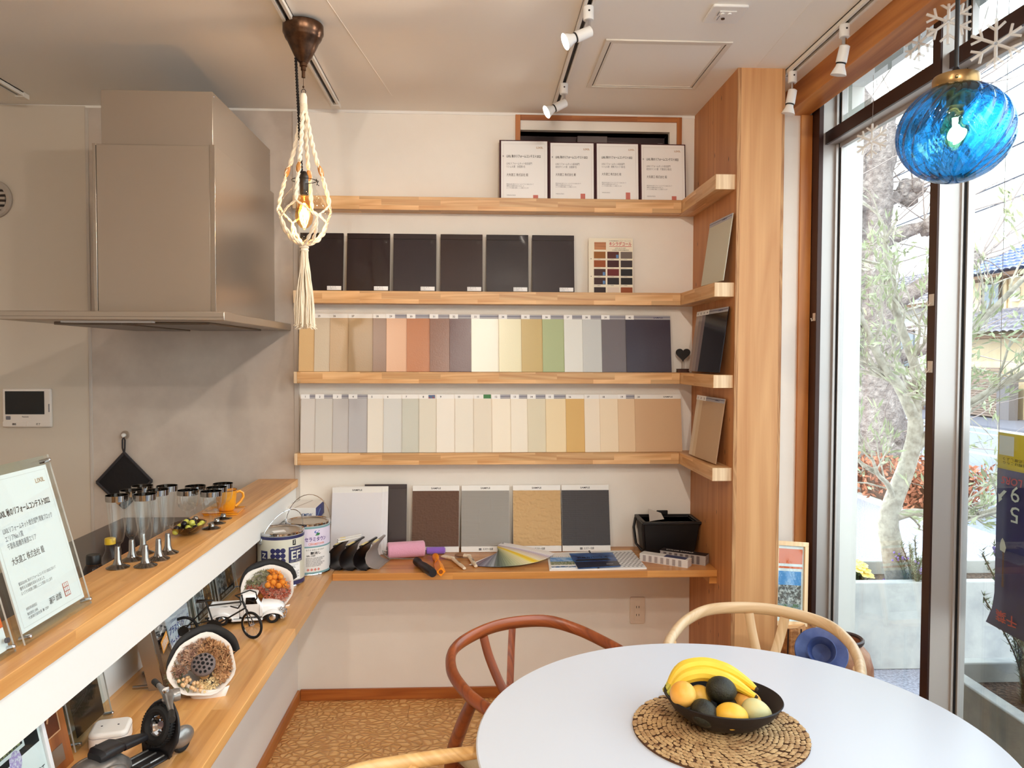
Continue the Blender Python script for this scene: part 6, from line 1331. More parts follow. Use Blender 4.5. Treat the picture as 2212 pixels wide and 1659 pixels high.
part('spare_rim', G().lathe([(0.021, -0.002), (0.020, 0.004), (0.015, 0.007), (0.012, 0.003), (0.008, 0.006), (0.0, 0.006)], n=28).xf(Matrix.Translation((0.068, 0, 0.086)) @ SM @ Matrix.Rotation(pi, 4, 'X')), CHROME, sp)
part('seat', loft([(-0.080, 0.020, 0.078, 0.094), (-0.072, 0.025, 0.078, 0.101), (-0.034, 0.024, 0.078, 0.101), (-0.026, 0.021, 0.080, 0.097)], 22, 3.4), mat('seat_black', (26,24,27), 0.4), st, label='black rear seat'); part('seat', loft([(-0.025, 0.021, 0.076, 0.096), (0.010, 0.015, 0.072, 0.090), (0.036, 0.010, 0.070, 0.084)], 20, 3.0), mat('seat_black'), st, label='black front saddle')
part('steering_column', G().cyl((0.098, 0, 0.110), (0.088, 0, 0.136), 0.008, n=12), SV, st)
Hs = Matrix.Translation((0.086, 0, 0.136)) @ Matrix.Rotation(radians(-31), 4, 'Z')
part('handlebar', G().tube([(0,-0.080,0.002), (0.002,-0.046,0.004), (0.006,-0.016,0.006), (0.008,0,0.007), (0.006,0.016,0.006), (0.002,0.046,0.004), (0,0.080,0.002)], [0.0055, 0.0065, 0.010, 0.013, 0.010, 0.0065, 0.0055], 12).xf(Hs), SV, st)
for s in (-1, 1): part('grip', G().cyl((0, s*0.078, 0.002), (-0.004, s*0.110, 0.0), 0.0068, n=12).xf(Hs), mat('grip_black', (24,22,22), 0.6), st)
part('headlight', G().lathe([(0.0, 0.0), (0.013, 0.0), (0.014, 0.010), (0.010, 0.026), (0, 0.028)], n=20).xf(Hs @ Matrix.Translation((0.030, 0, 0.004)) @ Matrix.Rotation(-pi/2, 4, 'Y')), SV, st)
part('speedometer', G().cyl((0.004, 0, 0.016), (0.002, 0, 0.0215), 0.0075, n=16).xf(Hs), CHROME, st); part('speedometer_face', G().cyl((0.002, 0, 0.0212), (0.0018, 0, 0.0222), 0.0055, n=16).xf(Hs), WPLAS, st)
part('kick_pedal', G().tube([(-0.030, -0.040, 0.050), (-0.020, -0.056, 0.050), (-0.002, -0.060, 0.052)], 0.0035, 8), BLACKP, st)
part('union_sticker', G().rbox(-0.016, -0.008, 0, 0.016, 0.008, 0.0008, 0.004).xf(Matrix.Translation((-0.072, -0.0500, 0.058)) @ Matrix.Rotation(radians(80), 4, 'X')), mat('sticker_tri', (226,222,226), 0.4, noise_=(90, (200,80,80), 0.5, 0.6)), st, smooth=False)

# ---- white sensor box
sb = thing('sensor_box', 'small white rounded plastic sensor box behind the scooter', 'sensor', (-0.826, 1.745, ZL), radians(14))
part('case', G().rbox(-0.040, -0.040, 0.0, 0.040, 0.040, 0.040, 0.016, 6), WPLAS, sb, bevel=0.007, segs=4)
part('seam', G().rbox(-0.0404, -0.0404, 0.029, 0.0404, 0.0404, 0.0296, 0.0164, 6), INKG, sb, smooth=False)
part('switch', G().box(-0.008, -0.0425, 0.007, 0.010, -0.039, 0.016), WPLAS, sb, bevel=0.0015)
for sx in (-0.021, 0.020):
    for k in range(3): part('vent_slot', G().box(sx-0.0025, -0.0405, 0.007+k*0.0042, sx+0.0025, -0.0399, 0.0098+k*0.0042), BLACKM, sb, smooth=False)
for sx in (-0.018, 0.016): part('indicator', G().cyl((sx, 0.0, 0.0398), (sx, 0.0, 0.0405), 0.0022, n=10), INK, sb)

# ---- dried-flower bouquets in paper cones
WPAP = mat('tissue_white', (232,224,216), 0.7, bump=(30, 0.4, 0.004), sub=0.0); BPAP = mat('tissue_black', (18,16,18), 0.6, bump=(30, 0.4, 0.004))
def petal_star(g, c, n, r, dirn, rnd, w=0.35):
    q = dirn.to_track_quat('Z', 'Y').to_matrix(); c = Vector(c)
    for k in range(n):
        a = PI2*k/n + rnd.random(); d = q @ Vector((cos(a), sin(a), 0.45+0.3*rnd.random())); s = q @ Vector((-sin(a), cos(a), 0)); L_ = r*(0.7+0.5*rnd.random())
        g.add([c, c + d*L_*0.55 + s*L_*w*0.5, c + d*L_, c + d*L_*0.55 - s*L_*w*0.5], [(0,1,2,3)])
def bouquet(loc, out, upv, R_, label, parts_, seed, tipv):
    rnd = random.Random(seed); M = frame(loc, out, upv); b = thing('dried_bouquet', label, 'bouquet', M=M, group='dried-flower bouquets')
    def sheet(m, nm, r0, zoff, a0, a1, wav, depth, ox=0.0, oy=0.0):
        rows = []
        for i in range(7):
            u = i/6; row = []
            for k in range(37):
                a = a0 + (a1-a0)*k/36; rr = R_*(0.16 + (r0-0.16)*u)*(1 + wav*u*sin(a*3+seed)+wav*0.5*u*sin(a*7+2)); row.append((rr*cos(a)+ox*u, rr*sin(a)+oy*u, zoff - depth*(1-u)**1.1))
            rows.append(row)
        o = part(nm, G().rings(rows, False), m, b, angle=70); md = o.modifiers.new('thick', 'SOLIDIFY'); md.thickness = 0.0008; return o
    sheet(BPAP, 'black_wrap', 1.16, 0.004, radians(25), radians(205), 0.02, 0.085, -0.02*0, 0.018)
    sheet(WPAP, 'white_wrap', 1.05, 0.012, 0, PI2, 0.045, 0.085)
    tv = Vector(tipv); g = G(); rows = []
    for i in range(6):
        u = i/5; wv = R_*0.95*(1-u)**0.8; base = Vector((R_*0.25, -R_*0.75, 0.006)).lerp(tv, u); rows.append([(base.x - wv*0.8 + wv*1.6*k/8, base.y + 0.25*wv*(abs(k-4)/4)**2, base.z - 0.01*u) for k in range(9)])
    o = part('white_flap', g.rings(rows, False), WPAP, b, angle=70); md = o.modifiers.new('thick', 'SOLIDIFY'); md.thickness = 0.0008
    for nm, m, n, r0, r1, ps, zz, sect in parts_:
        g = G()
        for k in range(n):
            a = rnd.uniform(*sect); rr = R_*sqrt(rnd.uniform(r0*r0, r1*r1)); z = zz - 0.018*(rr/R_)**2 + rnd.uniform(-0.006, 0.006); dn = Vector((cos(a)*rr/R_*0.9 + rnd.uniform(-.4,.4), sin(a)*rr/R_*0.9 + rnd.uniform(-.4,.4), 0.9)).normalized()
            petal_star(g, (rr*cos(a), rr*sin(a), z), rnd.randint(5, 8), ps, dn, rnd)
        part(nm, g, m, b, smooth=False, kind='stuff')
    return b, rnd
DRB = mat('dried_brown', (150,102,66), 0.9, noise_=(60, (206,160,112), 0.4, 0.65)); DRP = mat('dried_mauve', (150,112,98), 0.9, noise_=(60, (206,170,140), 0.4, 0.65)); DRG = mat('dried_olive', (110,112,84), 0.9, noise_=(50, (168,164,126), 0.4, 0.65)); DRO = mat('dried_orange', (214,120,30), 0.9, noise_=(60, (240,160,60), 0.4, 0.65)); DRC = mat('dried_cream', (226,200,150), 0.9); DRR = mat('dried_rust', (150,62,40), 0.9, noise_=(60, (200,110,84), 0.4, 0.65))
b1, rnd = bouquet((-0.712, 2.005, 0.765), (0.20, -0.74, 0.62), (0.10, 0.5, 0.8), 0.078, 'dried bouquet with a grey lotus pod in white and black paper',
    [('brown_flowers', DRB, 150, 0.25, 0.90, 0.013, 0.016, (radians(-30), radians(110))), ('mauve_flowers', DRP, 170, 0.25, 0.92, 0.009, 0.014, (radians(90), radians(215))), ('cream_flowers', DRC, 34, 0.55, 0.80, 0.010, 0.012, (radians(265), radians(335))), ('green_leaves', DRG, 16, 0.7, 0.95, 0.020, 0.004, (radians(190), radians(250)))], 3, (0.05, -0.135, -0.045))
# lotus pod
pod = part('lotus_pod', G().lathe([(0.0, -0.02), (0.014, -0.012), (0.024, 0.006), (0.029, 0.022), (0.030, 0.030), (0.028, 0.034), (0.022, 0.039), (0.0, 0.042)], (0.004, -0.004, 0.0), 28), mat('pod_grey', (112,100,98), 0.85, bump=(200, 0.5, 0.002)), b1, label='grey lotus seed pod')
for k in range(19):
    if k == 0: r, a = 0.0, 0.0
    elif k < 7: r, a = 0.0115, k*PI2/6
    else: r, a = 0.0215, k*PI2/12
    zz = 0.0418 - (r/0.022)**2*0.003; part('seed_hole', G().cyl((0.004+r*cos(a), -0.004+r*sin(a), zz-0.001), (0.004+r*cos(a), -0.004+r*sin(a), zz+0.0006), 0.0036 if k else 0.0045, n=12), mat('pod_hole', (14,10,12), 0.9), pod)
for k in range(22):
    a = radians(225 + 60*rnd.random()); rr = 0.078*(0.55+0.3*rnd.random()); part('berry', G().sphere((rr*cos(a), rr*sin(a), 0.012+rnd.uniform(-.004,.006)), 0.0048, 10, 7), mat('berry_cream', (226,186,140), 0.5), b1)
b2, rnd = bouquet((-0.735, 2.715, 0.752), (0.25, -0.72, 0.64), (0.1, 0.5, 0.8), 0.085, 'dried bouquet of orange and rust flowers in paper behind the toy pickup',
    [('rust_flowers', DRR, 130, 0.0, 0.85, 0.010, 0.014, (radians(180), radians(360))), ('orange_flowers', DRO, 80, 0.1, 0.75, 0.011, 0.020, (radians(10), radians(100))), ('green_flowers', DRG, 90, 0.3, 0.9, 0.009, 0.014, (radians(95), radians(190))), ('pink_flowers', mat('dried_pink', (206,150,130), 0.9), 70, 0.3, 0.92, 0.009, 0.014, (radians(-60), radians(30)))], 5, (0.06, -0.09, -0.045))
for k in range(7):
    part('round_flower', G().sphere((0.030*cos(k*0.9)*0.8+0.018, 0.022+0.020*sin(k*1.7), 0.024), 0.0105, 12, 8), DRO, b2)
# ================================================================== table, chairs, fruit
TX, TY, TZ = 0.579, 1.660, 0.72
tb_ = thing('round_table', 'round white dining table on a pedestal', 'table', (TX, TY, 0))
TW = mat('table_white', (218,221,228), 0.28, spec=0.5)
part('tabletop', G().lathe([(0, 0.696), (0.50, 0.696), (0.560, 0.703), (0.576, 0.709), (0.5792, 0.7145), (0.5790, 0.7180), (0.576, 0.7200), (0, 0.7200)], n=128), TW, tb_, angle=25)
part('pedestal', G().lathe([(0, 0.0), (0.30, 0.0), (0.305, 0.006), (0.27, 0.018), (0.16, 0.035), (0.085, 0.075), (0.05, 0.16), (0.040, 0.34), (0.05, 0.52), (0.09, 0.63), (0.16, 0.68), (0.22, 0.696), (0, 0.696)], n=64), TW, tb_)
# woven mat
mt = thing('woven_placemat', 'round woven seagrass placemat under the fruit bowl', 'placemat', (0.556, 1.700, TZ))
SEA = mat('seagrass', (206,168,118), 0.7, noise_=(38, (150,108,68), 0.42, 0.68), bump=(300, 0.4, 0.002)); SEAD = mat('seagrass_dark', (96,62,38), 0.9)
part('backing', G().cyl((0,0,0.0002), (0,0,0.004), 0.196, n=64), SEAD, mt)
g = G(); NR = 17
for i in range(NR):
    r = 0.012 + i*0.0112; n = max(6, int(PI2*r/0.0095))
    for k in range(n):
        a = PI2*(k + 0.5*(i % 2))/n + random.uniform(-.04,.04); lnx = 0.0084; 
        d = Vector((-sin(a), cos(a), 0)); o = Vector((cos(a), sin(a), 0)); t_ = (d*0.86 + o*0.5*(1 if True else -1)).normalized(); s_ = Vector((0,0,1)).cross(t_)
        c = o*r + Vector((0,0,0.0052 + random.uniform(0, 0.0012))); w_ = 0.0052*random.uniform(0.85,1.15); L_ = lnx*random.uniform(0.9,1.1)
        g.add([c - t_*L_, c - t_*L_*0.3 + s_*w_, c + t_*L_*0.5 + s_*w_*0.8, c + t_*L_, c + t_*L_*0.3 - s_*w_, c - t_*L_*0.5 - s_*w_*0.8, c + Vector((0,0,0.0032))], [(0,5,6), (5,4,6), (4,3,6), (3,2,6), (2,1,6), (1,0,6)])
part('woven_strands', g, SEA, mt, kind='stuff', smooth=True, angle=60)
# bowl
bw = thing('fruit_bowl', 'oval black wooden bowl full of fruit on the placemat', 'bowl', (0.570, 1.722, TZ+0.009), radians(-22))
part('bowl', G().lathe([(0, 0.0), (0.060, 0.0), (0.085, 0.010), (0.115, 0.034), (0.1345, 0.062), (0.1330, 0.0645), (0.1300, 0.063), (0.110, 0.038), (0.080, 0.016), (0.055, 0.009), (0, 0.008)], n=64, sx=1.0, sy=0.86), mat('bowl_black', (26,18,18), 0.55, bump=(60, 0.2, 0.002)), bw)
PEEL = lambda nm, c, c2: mat(nm, c, 0.4, noise_=(16, c2, 0.35, 0.7), bump=(520, 0.25, 0.0008), sub=0.05)
def fruit(nm, c, r, s, rot, m, label, group=None, cat=None, tipm=None, egg=0.0):
    q = Matrix.Rotation(radians(rot[2]), 4, 'Z') @ Matrix.Rotation(radians(rot[1]), 4, 'Y') @ Matrix.Rotation(radians(rot[0]), 4, 'X')
    t = thing(nm, label, cat or nm, M=Matrix.Translation(c) @ q, group=group)
    g = G().sphere((0,0,0), r, 32, 20, *s)
    if egg:
        for p in g.v: k = 1 - egg*(p.x/(r*s[0])); p.y *= k; p.z *= k
    part('flesh', g, m, t)
    if tipm: part('stem_end', G().sphere((r*s[0]*0.985, 0, 0), 0.0042, 10, 6, 0.5, 1, 1), tipm, t)
    return t
STB = mat('stem_brown', (44,32,22), 0.8)
fruit('orange', (0.471, 1.700, 0.806), 0.0295, (1, 1, 0.98), (0,10,30), PEEL('peel_orange', (244,168,60), (248,190,96)), 'pale orange resting at the left of the fruit bowl', 'oranges and lemons', 'fruit', mat('navel', (226,170,90), 0.6))
AV = mat('avocado_skin', (34,32,24), 0.5, noise_=(40, (54,52,34), 0.4, 0.7), bump=(260, 0.8, 0.002))
fruit('avocado', (0.566, 1.720, 0.806), 0.0300, (1.16, 1.0, 1.0), (0,6,-12), AV, 'black avocado on top in the middle of the bowl', 'avocados', 'fruit', STB, 0.06)
fruit('avocado', (0.510, 1.665, 0.778), 0.0285, (1.15, 1.0, 1.0), (0,18,-50), AV, 'black avocado lower at the front of the bowl', 'avocados', 'fruit', STB, 0.06)
fruit('lemon', (0.566, 1.648, 0.778), 0.0290, (1.28, 1.0, 1.0), (0,4,-8), PEEL('peel_yellow', (242,178,44), (248,200,80)), 'deep yellow lemon at the front rim of the bowl', 'oranges and lemons', 'fruit', STB, 0.05)
fruit('mango', (0.632, 1.672, 0.776), 0.0275, (1.25, 1.0, 0.95), (0,14,-30), PEEL('peel_pale', (224,206,140), (200,206,160)), 'pale green-yellow mango at the right of the bowl', None, 'fruit', STB, 0.12)
fruit('lemon', (0.630, 1.728, 0.772), 0.0275, (1.2, 1.0, 1.0), (0,0,-20), PEEL('peel_orange2', (240,170,70), (246,190,96)), 'orange-yellow lemon behind the pale mango', 'oranges and lemons', 'fruit', STB)
fruit('orange', (0.525, 1.752, 0.776), 0.0270, (1, 1, 1), (0,0,0), PEEL('peel_yellow2', (236,184,70), (242,200,100)), 'yellow orange half hidden between orange and avocado', 'oranges and lemons', 'fruit')
fruit('avocado', (0.585, 1.728, 0.764), 0.0235, (1.1, 1.0, 0.9), (0,0,20), AV, 'small dark avocado hidden under the others', 'avocados', 'fruit')
BAN = mat('banana_skin', (250,212,70), 0.45, noise_=(7, (244,196,52), 0.35, 0.7), sub=0.05); BANT = mat('banana_tip', (52,38,22), 0.8); BANG = mat('banana_green', (206,196,80), 0.5)
def banana(P, r, label):
    t = thing('banana', label, 'banana', M=Matrix.Translation(P[0]), group='bananas in the bowl')
    Q = [Vector(p)-Vector(P[0]) for p in P]; pts = []
    n = 20
    for i in range(n+1):   # quadratic-ish spline through the control points
        u = i/n*(len(Q)-1); k = min(int(u), len(Q)-2); f = u-k; p0 = Q[max(k-1,0)]; p1 = Q[k]; p2 = Q[k+1]; p3 = Q[min(k+2, len(Q)-1)]
        pts.append(0.5*((2*p1) + (p2-p0)*f + (2*p0-5*p1+4*p2-p3)*f*f + (3*p1-p0-3*p2+p3)*f**3))
    rad = [r*min(1.0, 0.42+1.9*(i/n), 0.34+2.3*(1-i/n)) for i in range(n+1)]
    part('skin', G().tube(pts, rad, 10), BAN, t, angle=30)
    d = (pts[0]-pts[1]).normalized(); part('stalk', G().tube([pts[0], pts[0]+d*0.014, pts[0]+d*0.022], [r*0.42, r*0.34, r*0.36], 8), BANG, t)
    d = (pts[-1]-pts[-2]).normalized(); part('tip', G().tube([pts[-1]-d*0.001, pts[-1]+d*0.006], [r*0.36, r*0.2], 8), BANT, t)
banana([(0.462, 1.758, 0.794), (0.490, 1.765, 0.816), (0.540, 1.762, 0.826), (0.595, 1.738, 0.816), (0.640, 1.704, 0.796)], 0.0165, 'front banana of the bunch, lying over the avocados')
banana([(0.460, 1.775, 0.796), (0.492, 1.790, 0.824), (0.548, 1.792, 0.834), (0.608, 1.766, 0.824), (0.650, 1.728, 0.804)], 0.0165, 'middle banana of the bunch')
banana([(0.462, 1.788, 0.794), (0.498, 1.812, 0.820), (0.556, 1.816, 0.828), (0.612, 1.792, 0.818), (0.652, 1.752, 0.802)], 0.0160, 'rear banana of the bunch, nearest the window side')

# ------------------------------------------------------------------ bentwood chairs
def curve(P, n=8):
    Q = [Vector(p) for p in P]; out = []
    for k in range(len(Q)-1):
        p0, p1, p2, p3 = Q[max(k-1,0)], Q[k], Q[k+1], Q[min(k+2, len(Q)-1)]
        for i in range(n):
            f = i/n; out.append(0.5*((2*p1) + (p2-p0)*f + (2*p0-5*p1+4*p2-p3)*f*f + (3*p1-p0-3*p2+p3)*f**3))
    out.append(Q[-1]); return out
def ramp_r(vals, n):
    o = []; m = len(vals)-1
    for i in range(n):
        u = i/(n-1)*m; k = min(int(u), m-1); f = u-k; a, b = vals[k], vals[k+1]; o.append((a[0]*(1-f)+b[0]*f, a[1]*(1-f)+b[1]*f))
    return o
def chair(M, dark, light, label, key):
    """hoop-back chair with Y splat and woven seat; local +y is the front"""
    c = thing('wishbone_chair', label, 'chair', M=M, group='hoop-back chairs')
    W1 = wood('chair_%s' % key, dark, light, 'x', 1.6, None, 0.35, coat=0.2, contrast=0.8); W2_ = wood('chair_leg_%s' % key, dark, light, 'z', 1.6, None, 0.38, coat=0.15, contrast=0.8)
    half = [(0.262, 0.155, 0.668), (0.272, 0.06, 0.676), (0.270, -0.05, 0.690), (0.240, -0.155, 0.712), (0.165, -0.228, 0.734), (0.0, -0.258, 0.745)]
    P = curve(half + [(-x, y, z) for x, y, z in reversed(half[:-1])], 8)
    hr = [(0.014,0.014), (0.0155,0.0165), (0.0155,0.0175), (0.0150,0.0185), (0.0130,0.0205), (0.0125,0.0210)]
    R_ = ramp_r(hr + list(reversed(hr[:-1])), len(P))
    part('top_rail', G().tube(P, R_, 14, up=(0,0,1)), W1, c)
    for s in (-1, 1):
        q = curve([(s*0.268, -0.012, 0.680), (s*0.262, -0.075, 0.58), (s*0.235, -0.160, 0.44), (s*0.205, -0.215, 0.22), (s*0.200, -0.235, 0.0)], 6)
        part('leg', G().tube(q, [0.0155+0.004*sin(pi*i/(len(q)-1)) for i in range(len(q))], 12), W2_, c, label='curved rear leg')
        part('leg', G().tube([(s*0.245, 0.195, 0.455), (s*0.245, 0.195, 0.30), (s*0.243, 0.197, 0.0)], [0.0165, 0.0185, 0.0125], 12), W2_, c, label='front leg')
        part('side_rail', G().tube([(s*0.245, 0.195, 0.425), (s*0.215, -0.185, 0.415)], [(0.014,0.018)]*2, 10), W1, c)
        part('stretcher', G().tube([(s*0.244, 0.196, 0.26), (s*0.210, -0.208, 0.24)], [0.009, 0.009], 8), W1, c)
        a = curve([(s*0.004, -0.196, 0.545), (s*0.024, -0.216, 0.60), (s*0.044, -0.236, 0.670), (s*0.056, -0.246, 0.728)], 5)
        part('splat_arm', G().tube(a, [(0.0150,0.0055)]*len(a), 8, up=(0,1,0)), W2_, c, label='one arm of the Y-shaped splat')
    part('splat_stem', G().tube(curve([(0, -0.182, 0.41), (0, -0.186, 0.47), (0, -0.197, 0.555)], 4), [(0.017,0.0055)]*9, 8, up=(0,1,0)), W2_, c)
    part('front_rail', G().tube([(-0.245, 0.195, 0.43), (0.245, 0.195, 0.43)], [(0.014,0.018)]*2, 10), W1, c); part('back_rail', G().tube([(-0.215, -0.185, 0.415), (0.215, -0.185, 0.415)], [(0.012,0.016)]*2, 10), W1, c)
    part('stretcher', G().tube([(-0.228, 0.0, 0.245), (0.228, 0.0, 0.245)], [0.009, 0.009], 8), W1, c)
    rows = []
    for i in range(13):
        u = i/12; row = []
        for k in range(13):
            v = k/12*2-1; hw = 0.212 + (0.243-0.212)*u; row.append((hw*v, -0.182 + 0.374*u, 0.440 - 0.016*(1-v*v)*(1-(2*u-1)**2) + 0.010*u))
        rows.append(row)
    o = part('woven_seat', G().rings(rows, False), mat('paper_cord', (206,186,150), 0.9, bump=(160, 0.8, 0.003)), c); md = o.modifiers.new('thick', 'SOLIDIFY'); md.thickness = 0.016
    return c
def chM(x, y, fx, fy):
    a = atan2(fy, fx) - pi/2; return Matrix.Translation((x, y, 0)) @ Matrix.Rotation(a, 4, 'Z')
chair(chM(0.215, 2.125, 0.60, -0.80), (96,40,16), (166,84,40), 'reddish-brown hoop-back chair on the far left of the table', 'teak')
chair(chM(0.850, 2.225, -0.42, -0.90), (206,168,120), (238,208,168), 'pale hoop-back chair in front of the pillar', 'beech')
chair(chM(-0.005, 1.425, 0.89, 0.46), (206,150,84), (240,196,130), 'honey-coloured hoop-back chair cut by the lower photo edge', 'oak')

# ------------------------------------------------------------------ floor things by the window
vs_ = thing('ceramic_jar', 'large rust-brown ceramic floor jar by the window', 'jar', (1.318, 2.660, 0))
part('body', G().lathe([(0, 0.0), (0.055, 0.0), (0.062, 0.01), (0.076, 0.12), (0.096, 0.30), (0.104, 0.41), (0.101, 0.475), (0.088, 0.520), (0.066, 0.546), (0.062, 0.554), (0.068, 0.564), (0.068, 0.570), (0.061, 0.571), (0.056, 0.560), (0.060, 0.535), (0.082, 0.505), (0.094, 0.41), (0.07, 0.12), (0, 0.03)], n=56), mat('jar_rust', (150,92,64), 0.45, noise_=(9, (206,160,120), 0.40, 0.72), bump=(40, 0.3, 0.003)), vs_)
part('lip', G().lathe([(0.064, 0.553), (0.070, 0.562), (0.070, 0.570), (0.064, 0.574), (0.058, 0.570), (0.057, 0.560)], n=56), mat('jar_lip', (74,58,54), 0.4), vs_)
part('yellow_glaze', G().lathe([(0.0775, 0.12), (0.0865, 0.20), (0.0945, 0.28)], n=56, mod=lambda a, z: 1.004 + 0.004*sin(5*a)), mat('jar_yellow', (222,170,90), 0.4, noise_=(14, (180,110,60), 0.45, 0.65)), vs_)
BLP = mat('blue_pottery', (62,78,132), 0.4, noise_=(10, (92,108,160), 0.4, 0.7), bump=(60, 0.2, 0.002))
Mb = frame((1.190, 2.560, 0.555), (-0.22, -0.66, 0.66), (0, 0.4, 0.9))
pt = thing('blue_plate', 'blue ceramic plate leaning in front of the jar', 'plate', M=Mb)
part('plate', G().lathe([(0, 0.0), (0.06, 0.002), (0.085, 0.010), (0.0875, 0.012), (0.085, 0.0145), (0.058, 0.007), (0, 0.005)], n=48), BLP, pt)
Mc = frame((1.186, 2.548, 0.557), (-0.32, -0.72, 0.52), (0, 0.4, 0.9))
cp_ = thing('blue_bowl', 'blue ceramic bowl lying on the blue plate', 'bowl', M=Mc)
part('bowl', G().lathe([(0, 0.0), (0.022, 0.0), (0.034, 0.012), (0.045, 0.046), (0.0475, 0.052), (0.045, 0.053), (0.040, 0.046), (0.030, 0.016), (0, 0.006)], n=48), BLP, cp_)
sp_ = thing('plant_stool', 'low dark stool carrying the blue pottery', 'stool', (1.19, 2.60, 0))
part('seat', G().lathe([(0, 0.455), (0.10, 0.455), (0.10, 0.475), (0, 0.475)], n=36), wood('stool_dark', (60,36,22), (92,58,36), 'x', 2), sp_)
for k in range(3):
    a = k*PI2/3+0.4; part('leg', G().tube([(0.07*cos(a), 0.07*sin(a), 0.455), (0.09*cos(a), 0.09*sin(a), 0)], [0.012, 0.010], 10), wood('stool_dark', (0,0,0), (0,0,0)), sp_)
LOGB = mat('log_bark', (176,118,66), 0.85, noise_=(26, (120,72,38), 0.42, 0.66), bump=(70, 0.9, 0.006)); LOGE = wood('log_face', (190,130,76), (220,166,108), 'x', 2.0)
lg = thing('wood_stump', 'split log stump standing behind the pale chair', 'stump', (1.262, 3.02, 0))
part('log', G().lathe([(0, 0), (0.070, 0), (0.072, 0.01), (0.072, 0.49), (0.068, 0.500), (0, 0.500)], n=14, mod=lambda a, z: 1+0.10*sin(3*a+1)+0.05*sin(7*a)), LOGB, lg, angle=20)
part('log_top', G().lathe([(0, 0.5012), (0.066, 0.5006)], n=14, mod=lambda a, z: 1+0.10*sin(3*a+1)+0.05*sin(7*a)), LOGE, lg)
for x in (-0.030, 0.022): part('split_crack', G().bar((x, -0.0735, 0.05), (x+0.004, -0.0745, 0.50), 0.003, 0.006), mat('crack_dark', (50,28,16), 0.9), lg, smooth=False)
lg2 = put('wood_stump', G().lathe([(0, 0), (0.052, 0), (0.054, 0.02), (0.053, 0.495), (0, 0.500)], (1.352, 3.085, 0), 10, mod=lambda a, z: 1+0.12*sin(3*a+2)), LOGB, label='second narrow log stump touching the window jamb', cat='stump', angle=20)
lg2['group'] = lg['group'] = 'log stumps by the window'
Mf = lean((1.190, 2.985, 0.503), (0.16, -1, 0), 9)
pf = thing('picture_frame', 'pale wood picture frame with a house photo leaning by the window', 'picture frame', M=Mf @ Matrix.Rotation(radians(-6), 4, 'Z'))
FW = wood('frame_pale', (222,184,136), (244,214,170), 'y', 2.0)
w_, h_ = 0.150, 0.335
part('frame', G().box(0, 0, -0.012, w_, 0.018, 0.004), FW, pf, bevel=0.001); part('frame', G().box(0, h_-0.018, -0.012, w_, h_, 0.004), FW, pf, bevel=0.001); part('frame', G().box(0, 0.018, -0.012, 0.016, h_-0.018, 0.004), FW, pf, bevel=0.001); part('frame', G().box(w_-0.016, 0.018, -0.012, w_, h_-0.018, 0.004), FW, pf, bevel=0.001)
part('sheet', G().box(0.016, 0.018, -0.010, w_-0.016, h_-0.018, -0.006), PAPER, pf, smooth=False)
part('orange_print', G().plate(0.016, 0.245, w_-0.022, 0.305, -0.0055), mat('print_orange'), pf, smooth=False); part('orange_rule', G().plate(0.016, 0.226, w_-0.022, 0.234, -0.0055), mat('print_orange'), pf, smooth=False)
part('photo_sky', G().plate(0.016, 0.140, w_-0.026, 0.215, -0.0055), mat('photo_sky'), pf, smooth=False); part('photo_houses', G().plate(0.016, 0.085, w_-0.026, 0.160, -0.0052), mat('photo_houses', (96,86,80), 0.5, noise_=(90, (214,208,200), 0.46, 0.62)), pf, smooth=False); part('photo_road', G().plate(0.016, 0.050, w_-0.026, 0.085, -0.0052), mat('photo_road', (150,156,158), 0.5, noise_=(60, (96,120,70), 0.5, 0.6)), pf, smooth=False)
part('glass', G().box(0.016, 0.018, -0.004, w_-0.016, h_-0.018, -0.003), ACRYL, pf, smooth=False)
# snowflake ornaments on a string along the beam
SNOW = mat('snow_acrylic', (240,236,230), 0.15, spec=0.7, alpha=0.62)
def flake(c, R_, face, label, drop, seed=0):
    t = thing('snowflake_ornament', label, 'ornament', M=frame(c, face, (0,0,1)), group='clear snowflake ornaments')
    for k in range(6):
        a = PI2*k/6 + pi/2; d = Vector((cos(a), sin(a), 0)); g = G().tube([d*0.004, d*R_], [0.0042, 0.0042], 8)
        for s in (-1, 1):
            b = Vector((cos(a+s*0.85), sin(a+s*0.85), 0)); g.tube([d*R_*0.55, d*R_*0.55 + b*R_*0.42], [0.0036, 0.0036], 8)
        part('arm', g, SNOW, t)
    part('string', G().tube([(0, R_, 0), (0.002, R_+drop*0.5, 0.001), (0, R_+drop, 0)], 0.0008, 5), mat('string_grey', (150,140,132), 0.7), t)
    return t
flake((1.392, 2.665, 2.340), 0.060, (-0.8, -0.6, 0), 'clear snowflake ornament in front of the left window pane', 0.17)
flake((1.345, 1.955, 2.390), 0.064, (-0.55, -0.84, 0), 'clear snowflake ornament at the upper right, in front of the sky', 0.13)
flake((1.345, 2.160, 2.535), 0.064, (-0.5, -0.86, 0), 'clear snowflake ornament behind the blue pendant cable', 0.03)
flake((1.398, 2.395, 2.570), 0.055, (-0.9, -0.4, 0), 'small clear snowflake ornament tucked behind the beam', 0.02)
